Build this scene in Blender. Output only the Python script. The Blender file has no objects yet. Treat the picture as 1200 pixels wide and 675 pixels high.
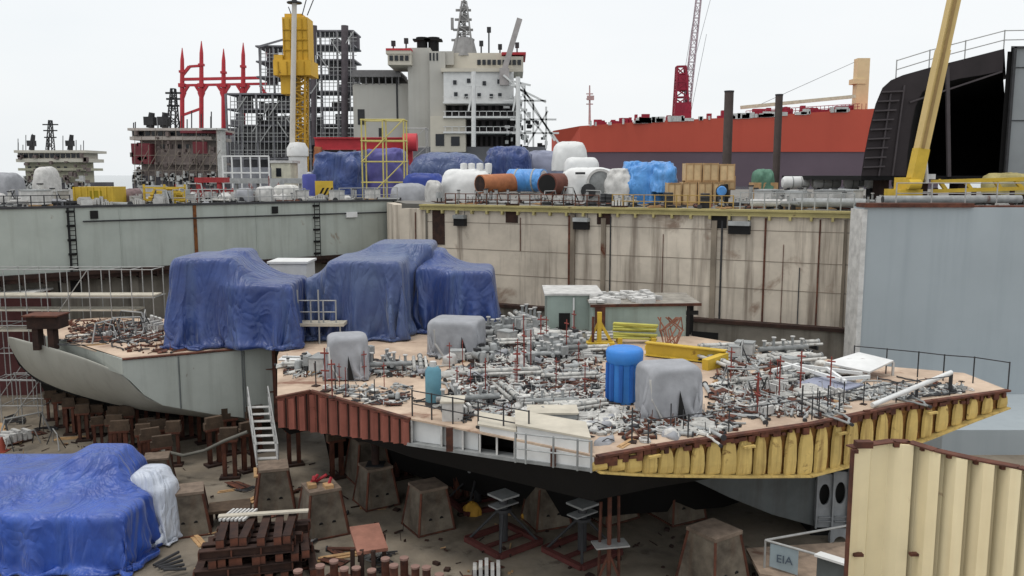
import bpy, math, random
import numpy as np
from mathutils import Vector, Matrix
random.seed(11)
S = bpy.context.scene
COL = S.collection
R = math.radians
PITCH = math.atan(132.5 / 1000.0)
EYE = 13.0
QZ = 11.0      # quay level above the dock floor
DZ = 5.0       # deck level of the hull blocks
V = Vector

# ---- reading the plan: a direction seen from the photographer's eye turned into a point at a distance / on a level
def ray(px, py):
    x = (px - 600) / 1000.0; y = (337.5 - py) / 1000.0
    return V((x, math.cos(PITCH) + y * math.sin(PITCH), -math.sin(PITCH) + y * math.cos(PITCH)))
def P(px, py, d):
    r = ray(px, py); k = d / r.y
    return V((r.x * k, d, EYE + r.z * k))
def F(px, py, z=0.0):
    r = ray(px, py); k = (z - EYE) / r.z
    return V((r.x * k, r.y * k, z))
def on_line(px, A, B, z):
    r = ray(px, 250); a = V((A[0], A[1])); u = V((B[0] - A[0], B[1] - A[1]))
    den = r.x * u.y - r.y * u.x
    t = (r.y * a.x - r.x * a.y) / den
    return V((a.x + u.x * t, a.y + u.y * t, z))

# ---- mesh collecting
class MB:
    def __init__(s): s.v = []; s.f = []; s.s = []
    def add(s, vs, fs, smooth=False):
        o = len(s.v); s.v += [tuple(v) for v in vs]
        s.f += [tuple(i + o for i in f) for f in fs]; s.s += [smooth] * len(fs); return s
    def box(s, c, size, rz=0.0, rx=0.0, ry=0.0):
        hx, hy, hz = size[0] / 2, size[1] / 2, size[2] / 2
        m = Matrix.Rotation(rz, 3, 'Z') @ Matrix.Rotation(ry, 3, 'Y') @ Matrix.Rotation(rx, 3, 'X')
        c = V(c)
        vs = [c + m @ V((x, y, z)) for z in (-hz, hz) for x, y in ((-hx, -hy), (hx, -hy), (hx, hy), (-hx, hy))]
        return s.add(vs, [(3, 2, 1, 0), (4, 5, 6, 7), (0, 1, 5, 4), (1, 2, 6, 5), (2, 3, 7, 6), (3, 0, 4, 7)])
    def bb(s, x0, y0, z0, x1, y1, z1):
        return s.box(((x0 + x1) / 2, (y0 + y1) / 2, (z0 + z1) / 2), (abs(x1 - x0), abs(y1 - y0), abs(z1 - z0)))
    def beam(s, p, q, w, h=None, up=(0, 0, 1)):
        h = h or w; p = V(p); q = V(q); d = (q - p)
        if d.length < 1e-6: return s
        d.normalize(); u = V(up)
        if abs(d.dot(u)) > .98: u = V((0, 1, 0))
        x = d.cross(u).normalized(); y = x.cross(d).normalized()
        vs = [e + x * a * w / 2 + y * b * h / 2 for e in (p, q) for a, b in ((-1, -1), (1, -1), (1, 1), (-1, 1))]
        return s.add(vs, [(0, 1, 2, 3), (7, 6, 5, 4), (0, 4, 5, 1), (1, 5, 6, 2), (2, 6, 7, 3), (3, 7, 4, 0)])
    def ibeam(s, p, q, w, h, t=.03, up=(0, 0, 1)):
        p = V(p); q = V(q); d = (q - p).normalized(); u = V(up)
        x = d.cross(u).normalized(); y = x.cross(d).normalized()
        s.beam(p + y * (h / 2 - t / 2), q + y * (h / 2 - t / 2), w, t, up)
        s.beam(p - y * (h / 2 - t / 2), q - y * (h / 2 - t / 2), w, t, up)
        return s.beam(p, q, t, h - 2 * t, up)
    def tube(s, p, q, r, n=8, r2=None, cap=True):
        p = V(p); q = V(q); d = q - p
        if d.length < 1e-6: return s
        d.normalize(); u = V((0, 0, 1)) if abs(d.z) < .95 else V((0, 1, 0))
        x = d.cross(u).normalized(); y = x.cross(d).normalized(); r2 = r if r2 is None else r2
        vs = [e + (x * math.cos(a) + y * math.sin(a)) * rr for e, rr in ((p, r), (q, r2)) for a in [k * math.tau / n for k in range(n)]]
        s.add(vs, [(k, (k + 1) % n, n + (k + 1) % n, n + k) for k in range(n)], True)
        if cap: s.add(vs, [tuple(range(n))[::-1], tuple(range(n, 2 * n))])
        return s
    def path(s, pts, r, n=6):
        pts = [V(p) for p in pts]; rings = []
        for i, p in enumerate(pts):
            d = (pts[min(i + 1, len(pts) - 1)] - pts[max(i - 1, 0)]).normalized()
            u = V((0, 0, 1)) if abs(d.z) < .95 else V((0, 1, 0))
            x = d.cross(u).normalized(); y = x.cross(d).normalized()
            rings.append([p + (x * math.cos(a) + y * math.sin(a)) * r for a in [k * math.tau / n for k in range(n)]])
        vs = [v for g in rings for v in g]
        fs = [(i * n + k, i * n + (k + 1) % n, (i + 1) * n + (k + 1) % n, (i + 1) * n + k) for i in range(len(pts) - 1) for k in range(n)]
        s.add(vs, fs, True); m = (len(pts) - 1) * n
        return s.add(vs, [tuple(range(n))[::-1], tuple(range(m, m + n))])
    def lathe(s, c, prof, n=16, axis=(0, 0, 1), smooth=True):
        a = V(axis).normalized(); u = V((0, 0, 1)) if abs(a.z) < .95 else V((1, 0, 0))
        x = a.cross(u).normalized(); y = a.cross(x).normalized(); c = V(c)
        vs = [c + a * h + (x * math.cos(k * math.tau / n) + y * math.sin(k * math.tau / n)) * r for r, h in prof for k in range(n)]
        fs = [(i * n + k, i * n + (k + 1) % n, (i + 1) * n + (k + 1) % n, (i + 1) * n + k) for i in range(len(prof) - 1) for k in range(n)]
        s.add(vs, fs, smooth); m = (len(prof) - 1) * n
        if prof[0][0] > 1e-4: s.add(vs[:n], [tuple(range(n))])
        if prof[-1][0] > 1e-4: s.add(vs[m:], [tuple(range(n))[::-1]])
        return s
    def prism(s, poly, z0, z1):
        n = len(poly); vs = [(p[0], p[1], z0) for p in poly] + [(p[0], p[1], z1) for p in poly]
        return s.add(vs, [tuple(range(n))[::-1], tuple(range(n, 2 * n))] + [(k, (k + 1) % n, n + (k + 1) % n, n + k) for k in range(n)])
    def plate(s, pts, th):
        pts = [V(p) for p in pts]; n = len(pts)
        nor = V((0, 0, 0))
        for i in range(n): nor += (pts[i] - pts[0]).cross(pts[(i + 1) % n] - pts[0])
        nor.normalize(); b = [p + nor * th for p in pts]
        return s.add(pts + b, [tuple(range(n))[::-1], tuple(range(n, 2 * n))] + [(k, (k + 1) % n, n + (k + 1) % n, n + k) for k in range(n)])
    def strip(s, top, bot, inn, smooth=False):
        """a standing wall between two edge lines, thickened by the vector inn"""
        inn = V(inn); n = len(top)
        vs = [V(p) for p in top] + [V(p) for p in bot] + [V(p) + inn for p in top] + [V(p) + inn for p in bot]
        fs = []
        for i in range(n - 1):
            fs += [(i, i + n, i + n + 1, i + 1), (i + 2 * n, i + 1 + 2 * n, i + 1 + 3 * n, i + 3 * n), (i, i + 1, i + 1 + 2 * n, i + 2 * n), (i + n, i + 3 * n, i + 1 + 3 * n, i + 1 + n)]
        fs += [(0, 2 * n, 3 * n, n), (n - 1, 2 * n - 1, 4 * n - 1, 3 * n - 1)]
        return s.add(vs, fs, smooth)
    def grid(s, rows, smooth=True):
        m = len(rows[0]); vs = [v for r in rows for v in r]
        return s.add(vs, [(i * m + j, i * m + j + 1, (i + 1) * m + j + 1, (i + 1) * m + j) for i in range(len(rows) - 1) for j in range(m - 1)], smooth)
    def lattice(s, p, q, w, n, r=.06, w2=None, ndiv=6):
        p = V(p); q = V(q); d = (q - p).normalized(); u = V((0, 0, 1)) if abs(d.z) < .9 else V((0, 1, 0))
        x = d.cross(u).normalized(); y = x.cross(d).normalized(); w2 = w2 or w
        cs = ((-1, -1), (1, -1), (1, 1), (-1, 1))
        L = [[p.lerp(q, i / n) + (x * a + y * b) * (w + (w2 - w) * i / n) / 2 for a, b in cs] for i in range(n + 1)]
        for k in range(4): s.beam(L[0][k], L[n][k], r * 1.5)
        for i in range(n):
            for k in range(4):
                s.beam(L[i + 1][k], L[i + 1][(k + 1) % 4], r)
                s.beam(L[i][k if i % 2 else (k + 1) % 4], L[i + 1][(k + 1) % 4 if i % 2 else k], r)
        return s

def wloc(o):
    l = V((0, 0, 0))
    while o is not None: l = l + o.location; o = o.parent
    return l
def tag(o, label=None, cat=None, group=None, kind=None):
    if label: o['label'] = label
    if cat: o['category'] = cat
    if group: o['group'] = group
    if kind: o['kind'] = kind
    return o
SUBOF = {'lifting_hole': 'concrete_body', 'corner_angle': 'concrete_body', 'front_window': 'white_front', 'bridge_window': 'bridge', 'gallery_door': 'recessed_house', 'window': 'deckhouse wheelhouse funnel_casing wall', 'opening': 'wall casing',
         'down_pipe': 'wall', 'boom_groove': 'boom', 'door': 'housing shell', 'rib': 'yellow_side_plating body_wrap', 'bolt_hole': 'side_plating', 'weld_seam': 'side_plating', 'stiffener_gap': 'red_side_plating', 'scupper': 'upper_plating', 'stripe': 'board',
         'bung': 'shell', 'tied_neck': 'bag', 'rope': 'cloth', 'crossbar': 'post', 'flange': 'barrel tube header pipe', 'handwheel': 'body', 'seam': 'grey_side', 'frame_rib': 'end_frame', 'batten': 'panels', 'strap': 'shell', 'band': 'barrel', 'mouth': 'barrel',
         'slit_shade': 'canvas', 'tie': 'canvas', 'coupling': 'hose', 'end_plate': 'web_and_flange', 'joint': 'wall_face', 'tread': 'stringer'}
def build(mb, name, mat, parent=None, label=None, cat=None, group=None, kind=None, sharp=40):
    if parent is not None and name in SUBOF and parent.type == 'EMPTY':
        hosts = [c for c in parent.children if c.name.split('.')[0] in SUBOF[name].split()]
        if hosts: parent = hosts[0] if name in ('tread',) else hosts[-1]
    if parent is not None and name in SPLIT:
        l = islands(mb)
        if 1 < len(l) <= 90:
            for k in l: o = build1(k, name, mat, parent, label, cat, group, kind, sharp)
            return o
    return build1(mb, name, mat, parent, label, cat, group, kind, sharp)
def build1(mb, name, mat, parent=None, label=None, cat=None, group=None, kind=None, sharp=40):
    me = bpy.data.meshes.new(name); o = bpy.data.objects.new(name, me); COL.objects.link(o)
    a = np.array(mb.v, dtype=float)
    if parent is not None:
        o.parent = parent; org = wloc(parent)
    else:
        org = V(((a[:, 0].min() + a[:, 0].max()) / 2, (a[:, 1].min() + a[:, 1].max()) / 2, a[:, 2].min())); o.location = org
    a = a - np.array(org)
    me.from_pydata(a.tolist(), [], mb.f)
    me.polygons.foreach_set('use_smooth', mb.s); me.update()
    if any(mb.s): me.set_sharp_from_angle(angle=R(sharp))
    import bmesh
    bm = bmesh.new(); bm.from_mesh(me); bmesh.ops.recalc_face_normals(bm, faces=bm.faces); bm.to_mesh(me); bm.free()
    if mat: me.materials.append(mat)
    return tag(o, label, cat, group, kind)
SPLIT = {'crossbar', 'plate', 'coupling', 'head_plate', 'stiffener_gap', 'standard', 'gallery_door', 'antenna', 'fender', 'bracket', 'recess_shade', 'chain', 'window', 'front_window', 'bridge_window', 'dark_opening', 'deck_gear', 'deck_pipe', 'leg', 'support', 'bolt_hole', 'pilaster', 'ledger', 'strut', 'deck_machinery', 'red_patch_plating', 'lifting_hole', 'rail', 'bay_frame', 'weld_seam', 'lug', 'red_trim', 'pipe', 'rib', 'stiffener', 'stripe', 'riser_column', 'shackle', 'wedge', 'cradle', 'strap', 'white_deck_edge', 'bearer', 'frame_post', 'tread', 'handrail', 'stringer', 'flange', 'corner_angle', 'offcut', 'tube', 'rod', 'runner', 'hoist_cable', 'crane_cable', 'seam', 'batten', 'roof_litter', 'fitting', 'pole', 'end_plate', 'joint', 'frame_rib', 'hose_coil'}
def islands(mb):
    par = list(range(len(mb.v)))
    def fd(i):
        while par[i] != i: par[i] = par[par[i]]; i = par[i]
        return i
    seen = {}
    for i, v in enumerate(mb.v):
        k = (round(v[0], 3), round(v[1], 3), round(v[2], 3))
        if k in seen: par[fd(i)] = fd(seen[k])
        else: seen[k] = i
    for f in mb.f:
        r = fd(f[0])
        for i in f[1:]: par[fd(i)] = r
    out = {}
    for f, s_ in zip(mb.f, mb.s): out.setdefault(fd(f[0]), []).append((f, s_))
    res = []
    for fl_ in out.values():
        n = MB(); ix = {}
        for f, s_ in fl_:
            g = []
            for i in f:
                if i not in ix: ix[i] = len(n.v); n.v.append(mb.v[i])
                g.append(ix[i])
            n.f.append(tuple(g)); n.s.append(s_)
        res.append(n)
    return res
def thing(name, label, cat, loc=(0, 0, 0), group=None):
    o = bpy.data.objects.new(name, None); COL.objects.link(o); o.location = V(loc); o.empty_display_size = .3
    return tag(o, label, cat, group, 'thing')
def dup(root, loc, rz=0.0, label=None, scale=None, group=None, rot=None):
    r = root.copy(); COL.objects.link(r); r.location = V(loc); r.rotation_euler = rot or (0, 0, rz)
    if scale: r.scale = (scale,) * 3 if not hasattr(scale, '__len__') else scale
    if label: r['label'] = label
    if group: r['group'] = group
    for ch in list(root.children):
        c = ch.copy(); COL.objects.link(c); c.parent = r
        for g in list(ch.children):
            d = g.copy(); COL.objects.link(d); d.parent = c
    return r
def place(root, loc, rz=0.0, scale=None, label=None):
    root.location = V(loc); root.rotation_euler = (0, 0, rz)
    if scale: root.scale = (scale,) * 3 if not hasattr(scale, '__len__') else scale
    if label: root['label'] = label
    return root

# ---- materials
def lin(c):
    c = [x / 255.0 for x in c]
    return tuple(x / 12.92 if x <= .04045 else ((x + .055) / 1.055) ** 2.4 for x in c)
MATS = {}
def M(name, rgb, rough=.75, metal=0.0, var=.25, scale=1.2, rust=0.0, rustc=(92, 50, 32), rscale=.8, streak=0.0, streakc=(60, 50, 42), sscale=1.6,
      bump=0.0, bscale=8, rand=.0, world=False, hvar=None, spec=.4):
    if name in MATS: return MATS[name]
    m = bpy.data.materials.new(name); m.use_nodes = True; nt = m.node_tree; N = nt.nodes; L = nt.links
    b = N['Principled BSDF']; b.inputs['Roughness'].default_value = rough; b.inputs['Metallic'].default_value = metal
    b.inputs['Specular IOR Level'].default_value = spec
    if world: co = N.new('ShaderNodeNewGeometry').outputs['Position']
    else: co = N.new('ShaderNodeTexCoord').outputs['Object']
    base = lin(rgb)
    def noise(sc, det=6, vec=None, dist=0.0):
        n = N.new('ShaderNodeTexNoise'); n.inputs['Scale'].default_value = sc; n.inputs['Detail'].default_value = det
        n.inputs['Roughness'].default_value = .62; n.inputs['Distortion'].default_value = dist
        L.new(vec or co, n.inputs['Vector']); return n.outputs['Fac']
    def ramp(fac, a, c, lo, hi):
        r = N.new('ShaderNodeValToRGB'); r.color_ramp.elements[0].position = lo; r.color_ramp.elements[1].position = hi
        r.color_ramp.elements[0].color = (*a, 1); r.color_ramp.elements[1].color = (*c, 1)
        L.new(fac, r.inputs['Fac']); return r.outputs['Color']
    def mix(fac, a, c):
        x = N.new('ShaderNodeMix'); x.data_type = 'RGBA'
        L.new(fac, x.inputs['Factor'])
        for s, v in (('A', a), ('B', c)):
            i = [k for k in x.inputs if k.name == s and k.type == 'RGBA'][0]
            if isinstance(v, tuple): i.default_value = (*v, 1)
            else: L.new(v, i)
        return [k for k in x.outputs if k.type == 'RGBA'][0]
    c2 = lin(hvar) if hvar else tuple(x * (1 - var) for x in base)
    c = ramp(noise(scale), c2, tuple(min(1, x * (1 + var * .5)) for x in base), .3, .7)
    if streak:
        mp = N.new('ShaderNodeMapping'); mp.inputs['Scale'].default_value = (sscale, sscale, sscale * .06); L.new(co, mp.inputs['Vector'])
        f = ramp(noise(1.0, 5, mp.outputs['Vector']), (0, 0, 0), (streak,) * 3, .5, .72)
        c = mix(f, c, lin(streakc))
    if rust:
        f = ramp(noise(rscale, 9, None, .4), (0, 0, 0), (1, 1, 1), .68 - rust * .3, .76 - rust * .25)
        c = mix(f, c, lin(rustc))
    if rand:
        oi = N.new('ShaderNodeObjectInfo'); mr = N.new('ShaderNodeMapRange'); L.new(oi.outputs['Random'], mr.inputs['Value'])
        mr.inputs['To Min'].default_value = 1 - rand; mr.inputs['To Max'].default_value = 1 + rand * .5
        h = N.new('ShaderNodeHueSaturation'); L.new(c, h.inputs['Color']); L.new(mr.outputs['Result'], h.inputs['Value']); c = h.outputs['Color']
    L.new(c, b.inputs['Base Color'])
    if bump:
        bn = N.new('ShaderNodeBump'); bn.inputs['Strength'].default_value = bump; bn.inputs['Distance'].default_value = .05
        L.new(noise(bscale, 5), bn.inputs['Height']); L.new(bn.outputs['Normal'], b.inputs['Normal'])
    MATS[name] = m; return m
steel = M('grey_steel', (176, 182, 174), .6, var=.12, scale=.5, streak=.35, streakc=(112, 110, 98), rust=.08, rscale=.5, rustc=(120, 84, 50), bump=.15, bscale=1.2, world=True)
hullgrey = M('hull_grey', (172, 176, 168), .6, var=.14, scale=.5, streak=.3, streakc=(100, 98, 90), rust=.05, bump=.12, bscale=1.4)
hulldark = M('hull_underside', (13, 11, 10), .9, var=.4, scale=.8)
bilge = M('bilge_grey', (96, 100, 100), .8, var=.3, scale=.7, streak=.4)
concrete = M('wall_concrete', (214, 202, 185), .9, var=.3, scale=.3, streak=.9, streakc=(112, 98, 86), sscale=1.5, rust=.3, rscale=.35, rustc=(150, 130, 114), bump=.25, bscale=2.5, world=True)
concpost = M('wall_post', (150, 138, 122), .9, var=.35, scale=.6, streak=.6, rust=.15, world=True)
concdark = M('wall_concrete_foot', (128, 122, 112), .9, var=.35, scale=.6, streak=.6, world=True)
panelblue = M('blue_grey_paint', (166, 174, 178), .6, var=.1, scale=.14, streak=.25, streakc=(136, 146, 152), bump=.06, bscale=.5, world=True)
cream = M('cream_paint', (240, 224, 184), .6, var=.12, scale=.5, streak=.35, streakc=(206, 176, 124), sscale=1.6, rust=.03, rscale=1.2, rustc=(150, 100, 50))
yellowrust = M('weathered_yellow', (220, 190, 116), .75, var=.2, scale=1.5, streak=.55, streakc=(112, 74, 40), sscale=5, rand=.1, rust=.26, rscale=1.5, rustc=(98, 58, 32))
yellow = M('safety_yellow', (206, 172, 58), .6, var=.2, scale=1.2, rust=.12, rscale=1.2)
yellowpale = M('pale_yellow', (172, 160, 108), .7, var=.25, scale=.9, rust=.22, rscale=.9, rustc=(110, 90, 60))
lagging = M('lagging_grey', (204, 202, 196), .75, var=.45, scale=3, rust=.18, rscale=1.5, rustc=(110, 96, 84), rand=.3)
rust = M('rusty_steel', (104, 62, 46), .85, var=.45, scale=2.5, hvar=(58, 36, 30), rand=.25)
darkrust = M('dark_rust', (62, 42, 34), .9, var=.5, scale=2, hvar=(34, 24, 22), rand=.2)
primer = M('red_primer', (156, 94, 80), .8, var=.3, scale=1.1, streak=.5, streakc=(84, 50, 44), rust=.12, rscale=1.4)
deckm = M('deck_plate', (200, 178, 156), .85, var=.3, scale=.6, hvar=(160, 138, 120), rust=.3, rscale=.45, rustc=(132, 96, 78), bump=.2, bscale=6)
white = M('white_paint', (228, 228, 226), .6, var=.12, scale=1.3, rust=.06, rand=.06)
whitedirty = M('dirty_white', (206, 204, 200), .7, var=.3, scale=2.2, rust=.12, rustc=(120, 100, 84), rand=.15)
greypipe = M('grey_pipe', (164, 166, 165), .6, var=.3, scale=3, rust=.12, rand=.3)
darkm = M('dark_grey', (58, 58, 60), .7, var=.3, scale=3, rand=.3)
black = M('blackened', (20, 19, 19), .8, var=.3)
canvas = M('grey_canvas', (158, 159, 163), .85, var=.18, scale=1.8, bump=.3, bscale=4)
def tarpmat(name, rgb, dk):
    m = M(name, rgb, .42, var=.3, scale=.55, hvar=dk, spec=.6, streak=.25, streakc=(92, 116, 146), sscale=1.4); nt = m.node_tree; b = nt.nodes['Principled BSDF']
    b.inputs['Coat Weight'].default_value = .3; b.inputs['Coat Roughness'].default_value = .42; b.inputs['Sheen Weight'].default_value = .18; b.inputs['Roughness'].default_value = .5
    tc_ = nt.nodes.new('ShaderNodeTexCoord'); prev = None
    for sc_, det, stg, dst, dd in (((.7, .7, .22), 3, .5, .24, 1.0), ((3.0, 3.0, 1.3), 2, .2, .05, .8)):
        mp_ = nt.nodes.new('ShaderNodeMapping'); mp_.inputs['Scale'].default_value = sc_; nt.links.new(tc_.outputs['Object'], mp_.inputs['Vector'])
        n = nt.nodes.new('ShaderNodeTexNoise'); n.inputs['Scale'].default_value = 1; n.inputs['Detail'].default_value = det; n.inputs['Distortion'].default_value = dd; nt.links.new(mp_.outputs['Vector'], n.inputs['Vector'])
        rg = nt.nodes.new('ShaderNodeMath'); rg.operation = 'PINGPONG'; rg.inputs[1].default_value = .13; nt.links.new(n.outputs['Fac'], rg.inputs[0])
        ml = nt.nodes.new('ShaderNodeMath'); ml.operation = 'MULTIPLY'; ml.inputs[1].default_value = 5; nt.links.new(rg.outputs[0], ml.inputs[0])
        bp = nt.nodes.new('ShaderNodeBump'); bp.inputs['Strength'].default_value = stg; bp.inputs['Distance'].default_value = dst; nt.links.new(ml.outputs[0], bp.inputs['Height'])
        if prev: nt.links.new(prev, bp.inputs['Normal'])
        prev = bp.outputs['Normal']
    nt.links.new(prev, b.inputs['Normal']); nt.links.new(prev, b.inputs['Coat Normal']); return m
tarpblue = tarpmat('blue_tarpaulin', (26, 58, 122), (14, 40, 98))
tarproyal = tarpmat('royal_blue_tarpaulin', (28, 76, 168), (16, 54, 134))
tarpgrey = tarpmat('greyblue_tarpaulin', (60, 78, 116), (36, 58, 114))
tarplight = tarpmat('bright_blue_wrap', (78, 150, 216), (60, 130, 200))
tarpwhite = tarpmat('white_tarpaulin', (206, 211, 220), (184, 190, 202))
teal = M('teal_paint', (96, 144, 160), .6, var=.2, scale=2, rust=.1)
greenpale = M('pale_green_grey', (158, 172, 164), .65, var=.15, scale=.8, streak=.4, streakc=(110, 110, 96), rust=.08)
timber = M('timber', (186, 150, 108), .85, var=.3, scale=3, rand=.25)
plyw = M('crate_wood', (214, 184, 140), .85, var=.2, scale=2.4, rand=.12)
redm = M('red_steel', (196, 58, 66), .6, var=.2, scale=1)
redpost = M('red_post', (136, 64, 56), .7, var=.3, scale=3, rand=.2)
crimson = M('crimson_steel', (150, 30, 54), .6, var=.25, scale=.5)
tankred = M('tanker_red', (192, 80, 60), .6, var=.1, scale=.03, streak=.2, streakc=(170, 60, 46), sscale=.2)
tankgrey = M('tanker_boot', (104, 88, 98), .7, var=.15, scale=.05)
modgrey = M('module_steel', (136, 134, 138), .7, var=.35, scale=.5, rand=.25)
shipbeige = M('ship_beige', (188, 185, 177), .65, var=.08, scale=.2, streak=.25, streakc=(150, 140, 124), sscale=.5)
shipcream = M('ship_cream', (206, 199, 184), .65, var=.12, scale=.3)
shipmud = M('ship_undercoat', (160, 146, 140), .75, var=.3, scale=.4, rust=.15, rscale=.4, rustc=(112, 70, 66))
paleblock = M('block_grey', (140, 144, 146), .7, var=.1, scale=.5, streak=.2)
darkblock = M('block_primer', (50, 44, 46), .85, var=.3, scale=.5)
blockin = M('block_inside_shade', (11, 10, 11), .95, var=.3, scale=.5)  # near black puts the shade of the open hull section into the colour
kingpost = M('pale_orange_post', (226, 198, 154), .6, var=.1, scale=.3)
boomyel = M('boom_tan', (206, 178, 116), .55, var=.12, scale=.6)
orangem = M('orange_brown', (176, 112, 74), .7, var=.35, scale=1.4, rust=.2)
glass = M('dark_glass', (30, 34, 40), .2, var=.1)
galv = M('galvanised_tube', (170, 170, 168), .5, metal=.3, var=.2, scale=3)
blockconc = M('keel_block_concrete', (128, 118, 104), .9, var=.3, scale=1.1, hvar=(66, 58, 50), streak=.8, streakc=(96, 74, 58), sscale=2.5, rust=.1, bump=.3, bscale=7, rand=.15)
redcone = M('cone_orange', (140, 62, 46), .6)
bluebin = M('blue_wrap', (62, 134, 214), .5, var=.15, scale=2)
# ---- camera, light, sky
cam = bpy.data.cameras.new('camera'); camo = bpy.data.objects.new('camera', cam); COL.objects.link(camo)
camo.location = (0, 0, EYE); camo.rotation_euler = (math.pi / 2 - PITCH, 0, 0)
cam.sensor_width = 36; cam.lens = 30; cam.clip_end = 9000; cam.clip_start = .2
S.camera = camo
SUN_EL, SUN_AZ = R(76), R(250)      # azimuth measured from +Y towards +X
w = bpy.data.worlds.new('World'); S.world = w; w.use_nodes = True
nt = w.node_tree; bg = nt.nodes['Background']
sky = nt.nodes.new('ShaderNodeTexSky'); sky.sky_type = 'NISHITA'; sky.sun_disc = False
sky.sun_elevation = SUN_EL; sky.sun_rotation = SUN_AZ; sky.dust_density = 4; sky.air_density = 1
ov = nt.nodes.new('ShaderNodeMix'); ov.data_type = 'RGBA'; ov.inputs['Factor'].default_value = .86
ov_in = [i for i in ov.inputs if i.type == 'RGBA']; ov_out = [o for o in ov.outputs if o.type == 'RGBA'][0]
# cloud cover: an even overcast with faint broad mottling
tc = nt.nodes.new('ShaderNodeTexCoord'); nz = nt.nodes.new('ShaderNodeTexNoise'); nz.inputs['Scale'].default_value = 1.6; nz.inputs['Detail'].default_value = 4
mp = nt.nodes.new('ShaderNodeMapping'); mp.inputs['Scale'].default_value = (1, 1, 3.5)
nt.links.new(tc.outputs['Generated'], mp.inputs['Vector']); nt.links.new(mp.outputs['Vector'], nz.inputs['Vector'])
rp = nt.nodes.new('ShaderNodeValToRGB'); rp.color_ramp.elements[0].position = .35; rp.color_ramp.elements[1].position = .65
rp.color_ramp.elements[0].color = (9.6, 10.05, 10.3, 1); rp.color_ramp.elements[1].color = (10.5, 10.7, 10.8, 1)
nt.links.new(nz.outputs['Fac'], rp.inputs['Fac'])
nt.links.new(sky.outputs['Color'], ov_in[0]); nt.links.new(rp.outputs['Color'], ov_in[1])
nt.links.new(ov_out, bg.inputs['Color']); bg.inputs['Strength'].default_value = .1
sl = bpy.data.lights.new('sun', 'SUN'); sl.energy = 1.2; sl.angle = R(16); sl.color = (1, .97, .92)
so = bpy.data.objects.new('sun', sl); COL.objects.link(so)
sd = V((math.sin(SUN_AZ) * math.cos(SUN_EL), math.cos(SUN_AZ) * math.cos(SUN_EL), math.sin(SUN_EL)))
so.rotation_euler = sd.to_track_quat('Z', 'Y').to_euler(); so.location = (0, -20, 60)
S.view_settings.view_transform = 'Standard'; S.view_settings.look = 'None'; S.view_settings.gamma = 1; S.view_settings.exposure = 0.0
S.cycles.max_bounces = 6; S.cycles.diffuse_bounces = 1; S.cycles.glossy_bounces = 2; S.cycles.use_denoising = True

# ---- plan of the dock
LA = V((-62, 24.55)); LB = V((-9.0, 66.7))            # long steel side wall
WA = V((-7.8, 60.6)); WB = V((19.6, 47.5))            # concrete wall
u_l = (LB - LA).normalized(); n_l = V((u_l.y, -u_l.x)) # towards the dock
u_w = (WB - WA).normalized(); n_w = V((u_w.y, -u_w.x))
if n_w.y > 0: n_w = -n_w
if n_l.y > 0: n_l = -n_l
def wbox(mb, A, u, n, s0, s1, o0, o1, z0, z1):
    """a box along a wall line: s along it, o out from its face"""
    q = [A + u * s0 + n * o0, A + u * s1 + n * o0, A + u * s1 + n * o1, A + u * s0 + n * o1]
    return mb.prism(q, z0, z1)
def spar(p, A, u): return (V((p[0], p[1])) - A).dot(u)

# floor
def floor_mat():
    m = bpy.data.materials.new('dock_floor'); m.use_nodes = True; nt = m.node_tree; N = nt.nodes; L = nt.links; b = N['Principled BSDF']
    g = N.new('ShaderNodeNewGeometry')
    def noise(s, d=8, dist=.3):
        n = N.new('ShaderNodeTexNoise'); n.inputs['Scale'].default_value = s; n.inputs['Detail'].default_value = d; n.inputs['Distortion'].default_value = dist
        n.inputs['Roughness'].default_value = .65; L.new(g.outputs['Position'], n.inputs['Vector']); return n.outputs['Fac']
    def ramp(f, st):
        r = N.new('ShaderNodeValToRGB'); e = r.color_ramp.elements
        while len(e) < len(st): e.new(.5)
        for k, (p, c) in enumerate(st): e[k].position = p; e[k].color = (*lin(c), 1)
        L.new(f, r.inputs['Fac']); return r.outputs['Color']
    c = ramp(noise(.35), [(.3, (84, 77, 68)), (.48, (120, 111, 98)), (.7, (146, 136, 121))])
    d = ramp(noise(.9, 9, .3), [(.3, (120, 108, 96)), (.42, (255, 255, 255)), (.7, (255, 250, 244))])
    x = N.new('ShaderNodeMix'); x.data_type = 'RGBA'; x.blend_type = 'MULTIPLY'; x.inputs['Factor'].default_value = .85
    i = [k for k in x.inputs if k.type == 'RGBA']; L.new(c, i[0]); L.new(d, i[1]); L.new([o for o in x.outputs if o.type == 'RGBA'][0], b.inputs['Base Color'])
    r = N.new('ShaderNodeMapRange'); L.new(noise(.5), r.inputs['Value']); r.inputs['From Min'].default_value = .35; r.inputs['From Max'].default_value = .65
    r.inputs['To Min'].default_value = .45; r.inputs['To Max'].default_value = .95; L.new(r.outputs['Result'], b.inputs['Roughness'])
    bn = N.new('ShaderNodeBump'); bn.inputs['Strength'].default_value = .35; bn.inputs['Distance'].default_value = .06; L.new(noise(4), bn.inputs['Height']); L.new(bn.outputs['Normal'], b.inputs['Normal'])
    return m
fl = MB().add([(-90, -12, 0), (60, -12, 0), (60, 75, 0), (-90, 75, 0)], [(0, 1, 2, 3)])
build(fl, 'dock_floor', floor_mat(), kind='structure')
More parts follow.
